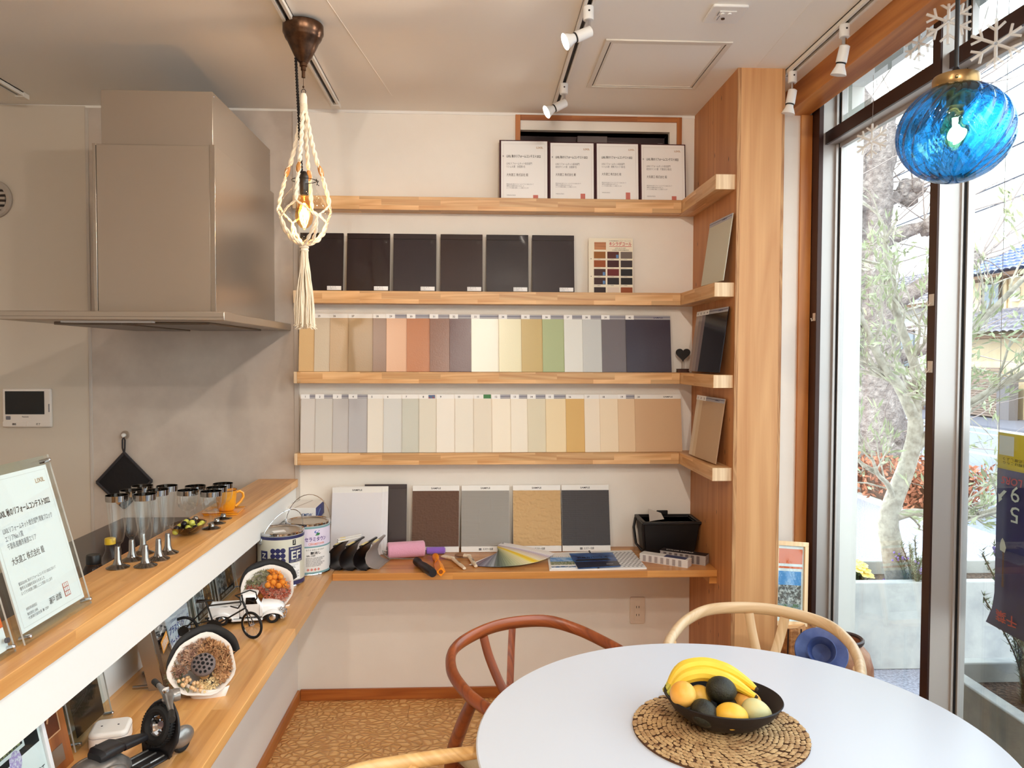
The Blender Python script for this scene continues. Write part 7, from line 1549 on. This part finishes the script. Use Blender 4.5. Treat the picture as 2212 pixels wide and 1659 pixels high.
# ================================================================== the street outside the window
GZ = -0.05
ASPH = mat('asphalt_walk', (128,126,136), 0.9, noise_=(70, (170,168,178), 0.4, 0.62), bump=(120, 0.6, 0.006)); ROADM = mat('asphalt_road', (120,124,140), 0.85, noise_=(30, (140,144,158), 0.4, 0.65))
CONC = mat('concrete', (190,188,182), 0.85, noise_=(6, (160,160,158), 0.4, 0.7), bump=(60, 0.2, 0.003)); LINEW = mat('road_paint', (240,240,240), 0.7)
put('pavement', G().box(1.52, -8, GZ-0.1, 4.45, 45, GZ), ASPH, kind='structure', label='grey asphalt pavement outside the window', smooth=False)
put('road', G().box(4.95, -8, GZ-0.2, 12.2, 60, GZ-0.06), ROADM, kind='structure', label='asphalt road running past the shop', smooth=False)
put('far_pavement', G().box(12.5, -8, GZ-0.1, 60, 90, GZ), mat('asphalt_far', (104,104,116), 0.9), kind='structure', label='far side pavement', smooth=False)
for k in range(30):
    for x0, x1, nm in ((4.45, 4.95, 'kerb_stone'), (12.2, 12.5, 'kerb_stone')):
        pass
kb = put('kerb_base', G().box(4.45, -8, GZ-0.15, 4.95, 60, GZ-0.055).box(12.2, -8, GZ-0.15, 12.5, 60, GZ-0.055), CONC, kind='structure', label='concrete gutter along the road', smooth=False)
for k in range(22):
    put('kerb_stone', G().box(4.45, 1.0+k*0.9, GZ-0.055, 4.62, 1.89+k*0.9, GZ+0.02), CONC, kb, bevel=0.01)
for x, w in ((5.95, 0.14), (8.9, 0.15), (11.4, 0.15)): put('road_line', G().box(x, -8, GZ-0.06, x+w, 60, GZ-0.055), LINEW, kind='structure', label='white painted road line', smooth=False)

def leaves(g, pts, n, L_, w, spread, rnd, upb=0.3, dirs=None):
    for k in range(n):
        i = rnd.randrange(len(pts)); p = pts[i] + Vector((rnd.gauss(0, spread), rnd.gauss(0, spread), rnd.gauss(0, spread)))
        d = Vector((rnd.uniform(-1,1), rnd.uniform(-1,1), rnd.uniform(-0.5,1)+upb))
        if dirs is not None: d = dirs[i]*1.4 + d*0.8
        d.normalize(); s = d.cross(Vector((rnd.uniform(-1,1), rnd.uniform(-1,1), rnd.uniform(-1,1)))).normalized(); l = L_*rnd.uniform(0.6, 1.3)
        g.add([p, p + d*l*0.45 + s*w, p + d*l, p + d*l*0.45 - s*w], [(0,1,2,3)])
def branch(g, tips, p, d, r, L_, depth, rnd, bend=0.35, kids=(2, 3), up=0.15, n=5, taper=0.65, tipmin=0):
    pts = [p.copy()]; rad = [r]; q = p.copy(); dd = d.normalized(); steps = 5
    for i in range(steps):
        dd = (dd + Vector((rnd.gauss(0, bend), rnd.gauss(0, bend), rnd.gauss(0, bend*0.7) + up*0.3))*0.35).normalized(); q = q + dd*(L_/steps); pts.append(q.copy()); rad.append(r*(1-(1-taper)*(i+1)/steps))
    g.tube(pts, rad, n if depth > 1 else 4, cap=False)
    if depth <= tipmin+1: tips.extend([(a, dd.copy()) for a in pts[2:]])
    if depth > 0:
        for k in range(rnd.randint(*kids)):
            t = pts[rnd.randint(2, steps)]; nd = (dd + Vector((rnd.gauss(0, 0.75), rnd.gauss(0, 0.75), rnd.gauss(0, 0.6)+up))).normalized()
            branch(g, tips, t, nd, rad[-1]*rnd.uniform(0.5, 0.8), L_*rnd.uniform(0.5, 0.85), depth-1, rnd, bend, kids, up, n, taper, tipmin)

# ---- olive tree in a concrete planter
SOIL = mat('soil', (70,54,46), 0.95, noise_=(60, (120,98,80), 0.4, 0.65), bump=(90, 0.9, 0.02))
def planter(x0, x1, y0, y1, zt, label, t=0.055):
    o = thing('concrete_planter', label, 'planter', ((x0+x1)/2, (y0+y1)/2, GZ), group='concrete planters')
    for a in ((x0, y0, x1, y0+t), (x0, y1-t, x1, y1), (x0, y0+t, x0+t, y1-t), (x1-t, y0+t, x1, y1-t)): put('planter_wall', G().box(a[0], a[1], GZ, a[2], a[3], zt), CONC, o, bevel=0.006)
    put('soil', G().box(x0+t, y0+t, GZ+0.02, x1-t, y1-t, zt-0.075), SOIL, o, smooth=False); return o
planter(1.945, 3.4, 3.85, 4.32, 0.41, 'concrete planter with the olive tree and yellow pansies')
planter(1.75, 2.36, 0.6, 2.86, 0.41, 'long concrete planter with rosemary close to the window')
BARK = mat('olive_bark', (186,178,164), 0.9, noise_=(30, (140,132,120), 0.4, 0.7), bump=(60, 0.6, 0.006)); OLEAF = mat('olive_leaf', (150,158,120), 0.6, noise_=(20, (186,190,156), 0.4, 0.65))
rnd = random.Random(11)
ot = thing('olive_tree', 'young olive tree with pale bark in the concrete planter', 'tree', (2.31, 4.05, 0.335))
tr = [Vector(p) for p in ((2.313,4.05,0.30),(2.268,4.05,0.55),(2.244,4.05,0.68),(2.272,4.05,0.80),(2.335,4.05,0.965),(2.382,4.05,1.133),(2.387,4.05,1.247))]
put('trunk', G().tube(curve(tr, 4), [0.062-0.001*i for i in range(25)], 14), BARK, ot)
g = G(); tips = []
main = [([(2.385,4.05,1.235),(2.298,4.06,1.423),(2.219,4.05,1.511),(2.127,4.03,1.661),(2.047,4.0,1.785),(1.97,3.98,1.92)], 0.034), ([(2.385,4.05,1.235),(2.403,4.08,1.335),(2.412,4.1,1.511),(2.33,4.12,1.762),(2.273,4.14,2.011),(2.25,4.15,2.25)], 0.036),
        ([(2.25,4.04,0.70),(2.36,4.0,0.745),(2.50,3.9,0.74),(2.56,3.7,0.80),(2.55,3.45,0.93),(2.52,3.25,1.05)], 0.026), ([(2.27,4.04,0.80),(2.20,3.98,0.90),(2.13,3.95,0.96),(2.08,3.92,1.05)], 0.018), ([(2.36,4.05,1.05),(2.47,4.0,1.20),(2.60,3.9,1.35),(2.72,3.7,1.50),(2.75,3.4,1.70)], 0.028), ([(2.40,4.09,1.40),(2.55,4.05,1.60),(2.75,3.95,1.85),(2.9,3.8,2.1)], 0.026)]
for P, r in main:
    q = curve([Vector(p) for p in P], 4); g.tube(q, [r*(1-0.6*i/(len(q)-1)) for i in range(len(q))], 8, cap=False)
    for i in range(3, len(q), 2):
        for _ in range(2):
            d = (q[i]-q[i-1]).normalized() + Vector((rnd.gauss(0,0.8), rnd.gauss(0,0.7), rnd.gauss(0.2,0.6))); branch(g, tips, q[i], d, r*0.28, rnd.uniform(0.22, 0.42), 2, rnd, 0.5, (1, 3), 0.15, 4)
put('branches', g, BARK, ot, angle=60)
g = G(); leaves(g, [a for a, _ in tips], 2600, 0.060, 0.0075, 0.012, rnd, 0.2, [d for _, d in tips]); put('foliage', g, OLEAF, ot, kind='stuff', smooth=False)
YP = mat('pansy_yellow', (250,220,90), 0.6, noise_=(40, (252,236,160), 0.4, 0.6)); PP = mat('pansy_purple', (110,70,150), 0.6); LG = mat('leaf_green', (96,110,74), 0.7); VP = mat('flower_violet', (176,130,206), 0.6)
def flowers(c, R_, n, s, m, label, h=0.10, seed=1):
    rn = random.Random(seed); t = thing('flower_clump', label, 'flowers', c, group='planter flowers'); gs, gl_ = G(), G()
    for k in range(n):
        a = rn.uniform(0, PI2); r = R_*sqrt(rn.random()); p = Vector((r*cos(a), r*sin(a), h*(1-(r/R_)**2*0.5)+rn.uniform(-.01,.01))); dn = Vector((p.x*3, p.y*3-0.4, 1)).normalized(); q = dn.to_track_quat('Z','Y').to_matrix()
        gs.tube([(p.x*0.5, p.y*0.5, 0), p], 0.0016, 4); rng = 5
        fl_ = G()
        for j in range(rng):
            b = PI2*j/rng; e = q @ Vector((cos(b), sin(b), 0.15)); f = q @ Vector((-sin(b), cos(b), 0)); fl_.add([p, p+e*s*0.6+f*s*0.55, p+e*s*1.05+f*s*0.2, p+e*s*1.05-f*s*0.2, p+e*s*0.6-f*s*0.55], [(0,1,2,3,4)])
        part('flower', fl_, m, t, smooth=False)
        for j in range(4): e = Vector((rn.gauss(0,1), rn.gauss(0,1), 0.5)).normalized(); s2 = e.cross(Vector((0,0,1))); b0 = p*0.4; gl_.add([b0, b0+e*0.02+s2*0.008, b0+e*0.045, b0+e*0.02-s2*0.008], [(0,1,2,3)])
    part('stems', gs, LG, t, kind='stuff'); part('leaves', gl_, LG, t, smooth=False, kind='stuff')
flowers((2.075, 4.06, 0.335), 0.075, 26, 0.024, YP, 'clump of yellow pansies in the olive planter', 0.12, 2)
flowers((2.185, 3.965, 0.335), 0.045, 8, 0.018, PP, 'dark purple pansies at the planter edge', 0.05, 3)
flowers((2.37, 3.98, 0.335), 0.030, 14, 0.012, VP, 'small violet flowers right of the olive trunk', 0.15, 4)
# rosemary
ROSE = mat('rosemary_leaf', (120,128,100), 0.7, noise_=(14, (168,172,140), 0.4, 0.65)); RSTEM = mat('rosemary_stem', (120,104,84), 0.9)
def rosemary(c, R_, h, n, label, seed, flow=True):
    rn = random.Random(seed); t = thing('rosemary_bush', label, 'shrub', c, group='rosemary bushes'); gs, gl_, gf = G(), G(), G()
    for k in range(n):
        a = rn.uniform(0, PI2); sp_2 = R_*rn.uniform(0.2, 1.0); hh = h*rn.uniform(0.6, 1.05); P = [Vector((0.05*cos(a), 0.05*sin(a), 0)), Vector((sp_2*0.5*cos(a), sp_2*0.5*sin(a), hh*0.5)), Vector((sp_2*cos(a)+rn.gauss(0,.03), sp_2*sin(a)+rn.gauss(0,.03), hh))]; q = curve(P, 9); gs.tube(q, 0.003, 4, cap=False)
        for i, p in enumerate(q):
            for j in range(9):
                b = rn.uniform(0, PI2); e = Vector((cos(b), sin(b), rn.uniform(0.2, 1.1))).normalized(); s_ = e.cross(Vector((0.3,0.2,1))).normalized()*0.0028; L_ = rn.uniform(0.022, 0.036); pp_ = p + Vector((0,0,rn.uniform(-0.02,0.02))); gl_.add([pp_-s_, pp_+s_, pp_+e*L_], [(0,1,2)])
        if flow and k % 4 == 0:
            p = q[-1]
            for j in range(6): e = Vector((rn.gauss(0,1), rn.gauss(0,1), rn.gauss(0,1)))*0.01; gf.sphere(p+e, 0.006, 5, 4)
    part('stems', gs, RSTEM, t, kind='stuff'); part('needles', gl_, ROSE, t, smooth=False, kind='stuff')
    if flow: part('blossoms', gf, mat('rosemary_flower', (150,130,206), 0.6), t, kind='stuff')
rosemary((2.02, 2.62, 0.335), 0.26, 0.52, 46, 'tall rosemary bush right of the window mullion', 21)
rosemary((2.05, 2.25, 0.335), 0.28, 0.42, 46, 'rosemary bush behind the hanging banner', 22)
rosemary((2.06, 1.80, 0.335), 0.28, 0.40, 40, 'rosemary bush at the near end of the planter', 23)
rosemary((2.33, 3.93, 0.335), 0.16, 0.26, 14, 'small rosemary sprig spilling over the olive planter', 24)

# ---- banner hung outside the glass
NVB = mat('banner_navy', (40,30,78), 0.5, noise_=(3, (58,44,110), 0.35, 0.7)); YB_ = mat('banner_yellow', (246,214,50), 0.5)
bn_ = thing('hanging_banner', 'navy and yellow hanging banner outside the right window pane', 'banner', M=frame((1.560, 2.213, 0.775), (-1, 0.0, 0), (0,0,1)))
def bsheet(y0, y1, n=10):
    rows = []
    for i in range(n+1):
        y = y0 + (y1-y0)*i/n; dx = -0.018*max(0, (0.09-y)/0.09)**2; rows.append([(x + dx*(1 if x < 0.1 else 0.2), y + 0.05*x*0 , 0.004*sin(x*14)+0.012*max(0,(0.1-y)/0.1)**2) for x in [0.42*k/8 for k in range(9)]])
    g = G().rings(rows, False); g.f = [tuple(reversed(f)) for f in g.f]; return g
for nm, y0, y1, m in (('banner_cloth', 0.0, 0.473, NVB), ('yellow_header', 0.473, 0.580, YB_)):
    o = part(nm, bsheet(y0, y1), m, bn_, angle=80); md = o.modifiers.new('thick', 'SOLIDIFY'); md.thickness = 0.0012
part('white_patch', G().plate(0.012, 0.515, 0.075, 0.572, 0.006), PAPER, bn_, smooth=False)
put_text(bn_, 'LORS', 0.115, 0.452, 0.022, 0.085, mat('banner_red', (200,60,80), 0.5), 'l', z=0.008, bold=True, rot=pi, slant=0.2)
for k, s_ in enumerate(('選手を応援しよう', '試合日程はこちら')): put_text(bn_, s_, 0.16, 0.508-k*0.011, 0.007, 0.13, INK, 'l', z=0.006, rot=pi, name='small_print')
put_text(bn_, '9', 0.105, 0.430, 0.048, 0.036, WHITE, 'l', z=0.008, rot=pi); put_text(bn_, '5', 0.105, 0.370, 0.048, 0.036, WHITE, 'l', z=0.008, rot=pi)
part('arrow_print', G().add([(0.018,0.372,0.008),(0.034,0.384,0.008),(0.030,0.388,0.008),(0.052,0.410,0.008),(0.040,0.412,0.008),(0.022,0.396,0.008),(0.016,0.398,0.008)], [(0,1,2,3,4,5,6)]), WHITE, bn_, smooth=False)
part('bat_print', G().add([(0.040,0.230,0.008),(0.048,0.230,0.008),(0.046,0.175,0.008),(0.049,0.125,0.008),(0.039,0.125,0.008),(0.041,0.175,0.008)], [(0,1,2,3,4,5)]), mat('bat_brown', (120,80,60), 0.6), bn_, smooth=False)
part('glove_print', G().add([(0.030,0.232,0.0085),(0.050,0.228,0.0085),(0.056,0.244,0.0085),(0.048,0.262,0.0085),(0.040,0.270,0.0085),(0.033,0.262,0.0085),(0.029,0.246,0.0085)], [(0,1,2,3,4,5,6)]), mat('glove_white', (226,220,212), 0.6), bn_, smooth=False)
put_text(bn_, '千葉', 0.115, 0.052, 0.026, 0.09, mat('banner_orange', (216,72,56), 0.5), 'l', z=0.014, bold=True, rot=pi)
part('hanging_cord', G().tube([(0.004, 0.58, 0.002), (0.0, 1.4, 0.0), (0.0, 2.05, 0.0)], 0.001, 4), mat('string_grey'), bn_); part('hanging_cord', G().tube([(0.416, 0.58, 0.002), (0.42, 1.4, 0.0), (0.42, 2.05, 0.0)], 0.001, 4), mat('string_grey'), bn_)

# ---- big bare roadside tree
GB = mat('ginkgo_bark', (120,108,104), 0.95, noise_=(14, (162,150,144), 0.4, 0.66), bump=(26, 1.0, 0.04))
rnd = random.Random(5)
gt_ = thing('roadside_tree', 'big bare pollarded street tree with knobbly branches', 'tree', (5.0, 9.45, GZ))
tr = [Vector(p) for p in ((5.0,9.45,GZ-0.1),(5.0,9.42,0.5),(5.03,9.44,1.3),(5.0,9.5,2.1),(4.97,9.55,2.9),(4.99,9.58,3.5),(5.02,9.52,4.05),(5.05,9.5,4.6))]
q = curve(tr, 6); rad = [0.42 - 0.22*(i/(len(q)-1))**0.8 + (0.10 if i < 3 else 0) for i in range(len(q))]
gq = G(); gq.tube(q, rad, 22)
for p in gq.v: p += Vector((noise.noise(p*5), noise.noise(p*5+Vector((7,0,0))), 0))*0.05
put('trunk', gq, GB, gt_, angle=70)
gl2 = G(); gk = G(); tw = G(); tips = []
limbs = [((5.0,9.5,3.95),(-0.7,0.1,0.5),0.55,0.12),((5.0,9.5,4.05),(0.8,-0.3,0.75),1.3,0.12),((4.95,9.5,2.95),(-0.85,-0.3,0.2),0.6,0.11),((5.0,9.52,3.0),(0.9,-0.3,0.35),0.7,0.11),((4.98,9.5,2.1),(0.95,-0.4,0.6),1.3,0.12),((4.97,9.5,2.35),(-0.9,-0.2,0.1),0.4,0.11),((4.98,9.5,1.45),(0.8,-0.5,0.35),0.9,0.10),((4.97,9.5,1.75),(-0.8,-0.4,0.15),0.5,0.10),((5.03,9.48,4.5),(-0.4,0.2,0.9),0.7,0.10),((5.0,9.5,3.4),(-0.8,-0.4,0.3),0.7,0.10),((5.02,9.5,3.5),(0.9,0.1,0.3),0.55,0.10),((5.03,9.45,0.55),(0.5,-0.8,0.05),0.25,0.12)]
for p, d, L_, r in limbs:
    p = Vector(p); d = Vector(d).normalized(); pts = [p, p+d*L_*0.5+Vector((0,0,0.03)), p+d*L_]; qq = curve(pts, 4); gl2.tube(qq, [r*(1-0.35*i/(len(qq)-1)) for i in range(len(qq))], 10)
    for _ in range(5): gk.sphere(pts[-1]+Vector((rnd.gauss(0,.06), rnd.gauss(0,.06), rnd.gauss(0,.06))), rnd.uniform(0.07, 0.13), 9, 6)
    for _ in range(9): branch(tw, tips, pts[-1]+Vector((rnd.gauss(0,.06),rnd.gauss(0,.06),.03)), Vector((rnd.gauss(d.x*0.6,0.7), rnd.gauss(d.y*0.6,0.7), rnd.gauss(0.6,0.5))), 0.011, rnd.uniform(0.7, 1.4), 1, rnd, 0.3, (1, 3), 0.25, 4, 0.4)
for _ in range(70):
    i = rnd.randrange(10, len(q)); branch(tw, tips, q[i]+Vector((rnd.gauss(0,.2),rnd.gauss(0,.2),0)), Vector((rnd.gauss(0,1), rnd.gauss(0,1), rnd.gauss(0.4,0.5))), 0.009, rnd.uniform(0.6, 1.3), 1, rnd, 0.3, (1, 2), 0.2, 4, 0.4)
for p in gl2.v: p += Vector((noise.noise(p*9), noise.noise(p*9+Vector((7,0,0))), noise.noise(p*9+Vector((0,5,0)))))*0.03
for p in gk.v: p += Vector((noise.noise(p*14), noise.noise(p*14+Vector((7,0,0))), noise.noise(p*14+Vector((0,5,0)))))*0.05
put('limbs', gl2, GB, gt_, angle=70, kind='stuff'); put('knobs', gk, GB, gt_, angle=80, kind='stuff'); put('twigs', tw, mat('twig', (150,136,130), 0.9), gt_, kind='stuff')
# low shrubs and hedges
def shrub(x0, y0, x1, y1, h, n, m, label, L_=0.09, w=0.02, name='low_hedge', group='hedges', seed=1, core=None):
    rn = random.Random(seed); t = thing(name, label, 'hedge', ((x0+x1)/2, (y0+y1)/2, GZ), group=group)
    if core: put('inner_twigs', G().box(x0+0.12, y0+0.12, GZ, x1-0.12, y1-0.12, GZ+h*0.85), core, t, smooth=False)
    pts = []
    for k in range(n):
        a = rn.random()
        if a < 0.4: p = Vector((rn.uniform(x0,x1), rn.uniform(y0,y1), GZ+h*rn.uniform(0.85,1.05)))
        elif a < 0.7: p = Vector((x0+rn.uniform(0,0.1), rn.uniform(y0,y1), GZ+h*rn.random()))
        else: p = Vector((rn.uniform(x0,x1), y0+rn.uniform(0,0.1), GZ+h*rn.random()))
        pts.append(p)
    g = G(); leaves(g, pts, n, L_, w, 0.03, rn, 0.2); put('foliage', g, m, t, smooth=False, kind='stuff'); return t
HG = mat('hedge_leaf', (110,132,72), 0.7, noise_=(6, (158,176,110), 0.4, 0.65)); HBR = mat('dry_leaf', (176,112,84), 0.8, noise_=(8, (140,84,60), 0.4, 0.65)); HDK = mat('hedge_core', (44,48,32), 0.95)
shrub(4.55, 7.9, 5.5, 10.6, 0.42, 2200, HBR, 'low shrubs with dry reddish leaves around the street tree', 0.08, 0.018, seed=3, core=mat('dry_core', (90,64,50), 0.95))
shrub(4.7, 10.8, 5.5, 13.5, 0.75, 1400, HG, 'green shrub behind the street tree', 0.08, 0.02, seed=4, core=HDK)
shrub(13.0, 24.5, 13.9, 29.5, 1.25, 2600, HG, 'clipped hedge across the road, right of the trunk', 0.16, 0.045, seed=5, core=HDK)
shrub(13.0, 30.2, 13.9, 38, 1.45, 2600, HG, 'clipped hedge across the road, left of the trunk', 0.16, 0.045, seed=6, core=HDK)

# ---- houses across the road
CRM = mat('house_cream', (224,202,166), 0.9, noise_=(2, (214,190,152), 0.4, 0.7)); TILEB = mat('roof_tile_blue', (96,110,150), 0.35, noise_=(5, (150,162,196), 0.4, 0.66)); TILEG = mat('roof_tile_grey', (126,122,132), 0.5, noise_=(5, (160,154,164), 0.4, 0.66)); SOFF = mat('soffit_wood', (112,84,64), 0.8); BRK = mat('louvre_brown', (132,112,100), 0.8)
def tile_roof(a, b, c, d, nu, nv_, m, parent, nm='roof_tiles'):
    """tiled slope with corners a-b (eave) and d-c (ridge)"""
    a, b, c, d = map(Vector, (a, b, c, d)); nrm = (b-a).cross(d-a).normalized()
    if nrm.z < 0: nrm = -nrm
    rows = []
    for j in range(nv_):
        for s in (0, 1):
            v = (j + s*0.999)/nv_; row = []
            for i in range(nu*4+1):
                u = i/(nu*4); p = a.lerp(b, u).lerp(d.lerp(c, u), v); row.append(p + nrm*(0.05*abs(sin(pi*u*nu))+0.07*(1-s)))
            rows.append(row)
    return put(nm, G().rings(rows, False), m, parent, angle=30, kind='stuff')
hs = thing('far_house', 'cream house with blue tiled roof across the road', 'house', (18.5, 20.5, GZ))
put('wall', G().box(15.6, 15.0, GZ, 22, 23.6, 4.15), CRM, hs, smooth=False); put('porch_wall', G().box(14.7, 15.0, GZ, 15.6, 22.6, 2.35), CRM, hs, smooth=False)
tile_roof((14.9, 24.3, 4.05), (14.9, 14.4, 4.05), (18.8, 14.4, 6.0), (18.8, 21.8, 6.0), 34, 14, TILEB, hs); tile_roof((22.5, 24.3, 4.05), (14.9, 24.3, 4.05), (18.8, 21.8, 6.0), (18.8, 21.8, 6.0), 24, 14, TILEB, hs)
put('eave', G().box(14.95, 14.4, 3.96, 22.4, 24.25, 4.06), SOFF, hs, smooth=False)
tile_roof((14.0, 23.4, 2.25), (14.0, 14.6, 2.25), (15.6, 14.6, 3.05), (15.6, 23.4, 3.05), 30, 6, TILEG, hs, 'porch_tiles'); put('porch_eave', G().box(14.1, 14.7, 2.16, 15.6, 23.3, 2.26), SOFF, hs, smooth=False); put('verge_board', G().bar((14.05, 23.42, 2.22), (15.6, 23.42, 3.0), 0.08, 0.16), mat('verge', (214,196,168), 0.8), hs, smooth=False)
for y in (22.9, 20.6, 18.3):
    w = put('window', G().box(15.52, y-0.75, 2.95, 15.6, y, 3.85), mat('far_window', (120,130,140), 0.15), hs, smooth=False)
    put('window_frame', G().box(15.50, y-0.79, 2.91, 15.55, y+0.04, 2.96).box(15.50, y-0.79, 3.84, 15.55, y+0.04, 3.89).box(15.50, y-0.79, 2.96, 15.55, y-0.74, 3.84).box(15.50, y-0.01, 2.96, 15.55, y+0.04, 3.84), mat('far_frame', (80,66,58), 0.6), w, smooth=False)
put('wall_box', G().box(15.45, 21.35, 3.25, 15.6, 21.6, 3.65), WPLAS, hs, bevel=0.02); put('drain_pipe', G().cyl((15.55, 21.9, 0), (15.55, 21.9, 4.0), 0.04, n=8), CRM, hs)
lw_ = thing('louvre_wall', 'brown slatted garden wall across the road', 'wall', (14.3, 21.5, GZ))
for k in range(20): put('slat', G().box(14.2, 20.2, 0.0+k*0.068, 14.3, 22.1, 0.055+k*0.068), BRK, lw_, smooth=False)
put('end_post', G().box(14.15, 19.7, GZ, 14.4, 20.2, 1.1), mat('stone_grey', (110,104,106), 0.9), lw_, smooth=False)
gt2 = thing('lattice_gate', 'dark lattice gate beside the slatted wall', 'gate', (14.3, 22.7, GZ))
for k in range(8): put('bar', G().box(14.27, 22.15+k*0.16, 0.0, 14.31, 22.19+k*0.16, 1.35), mat('gate_dark', (70,58,54), 0.7), gt2, smooth=False)
for k in range(8): put('cross_bar', G().box(14.27, 22.12, 0.05+k*0.18, 14.31, 23.35, 0.085+k*0.18), mat('gate_dark'), gt2, smooth=False)
h2_ = thing('pale_house', 'pale house with grey roof behind the hedge', 'house', (19, 32, GZ))
put('wall', G().box(16.0, 26.0, GZ, 22, 38, 3.6), mat('house_pale', (206,200,196), 0.9), h2_, smooth=False); tile_roof((15.3, 38.8, 3.5), (15.3, 25.3, 3.5), (19, 25.3, 5.2), (19, 38.8, 5.2), 40, 12, TILEG, h2_); put('eave', G().box(15.35, 25.3, 3.42, 22.6, 38.8, 3.51), SOFF, h2_, smooth=False)
for y in (28.5, 31.5, 34.5):
    w = put('window', G().box(15.93, y-1.2, 1.3, 16.0, y, 2.6), mat('far_window'), h2_, smooth=False); put('window_frame', G().box(15.90, y-1.25, 1.25, 15.95, y+0.05, 1.32).box(15.90, y-1.25, 2.58, 15.95, y+0.05, 2.65).box(15.90, y-0.63, 1.32, 15.95, y-0.57, 2.58), mat('far_frame'), w, smooth=False)
put('garden_wall', G().box(14.2, 24.0, GZ, 14.4, 40, 0.9), BRK, h2_, smooth=False)
fn = thing('lattice_fence', 'pale lattice fence above the hedge across the road', 'fence', (14.3, 27.0, 0.9))
for k in range(14): put('bar', G().box(14.28, 26.2+k*0.16, 0.9, 14.32, 26.23+k*0.16, 1.9), mat('fence_pale', (180,186,180), 0.7), fn, smooth=False)
for k in range(7): put('cross_bar', G().box(14.28, 26.2, 0.95+k*0.16, 14.32, 28.3, 0.985+k*0.16), mat('fence_pale'), fn, smooth=False)
h3 = thing('blue_roof_house', 'distant house with a bright blue roof', 'house', (26, 52, GZ))
put('wall', G().box(23, 46, GZ, 30, 58, 4.6), mat('house_grey', (190,186,186), 0.9), h3, smooth=False); tile_roof((22.3, 59, 4.5), (22.3, 45, 4.5), (26.5, 45, 6.4), (26.5, 59, 6.4), 30, 8, mat('tile_bright_blue', (96,130,186), 0.4), h3)
# ---- wires
up_ = thing('utility_pole', 'grey concrete utility pole carrying the street wires', 'utility pole', (12.35, 12.0, GZ))
put('pole', G().cyl((12.35, 12.0, GZ), (12.35, 12.0, 9.2), 0.16, 0.11, 14), CONC, up_); put('cross_arm', G().box(11.6, 11.95, 8.3, 13.1, 12.05, 8.42), STEEL, up_, smooth=False)
for k, (x, z, sag) in enumerate(((11.7, 8.45, 0.5), (12.3, 8.45, 0.5), (12.9, 8.45, 0.6), (12.2, 7.3, 0.5), (12.2, 6.7, 0.6), (12.15, 6.0, 0.7), (12.15, 5.5, 0.6))):
    pts = [(x, 12.0 - 34*0.0 + (55.0*(i/24) - 10), z - sag*sin(pi*((i*55/24-10) % 32)/32)) for i in range(25)]
    put('street_wire', G().tube(pts, 0.014 if k < 3 else 0.02, 5), mat('wire_dark', (70,72,84), 0.7), up_)
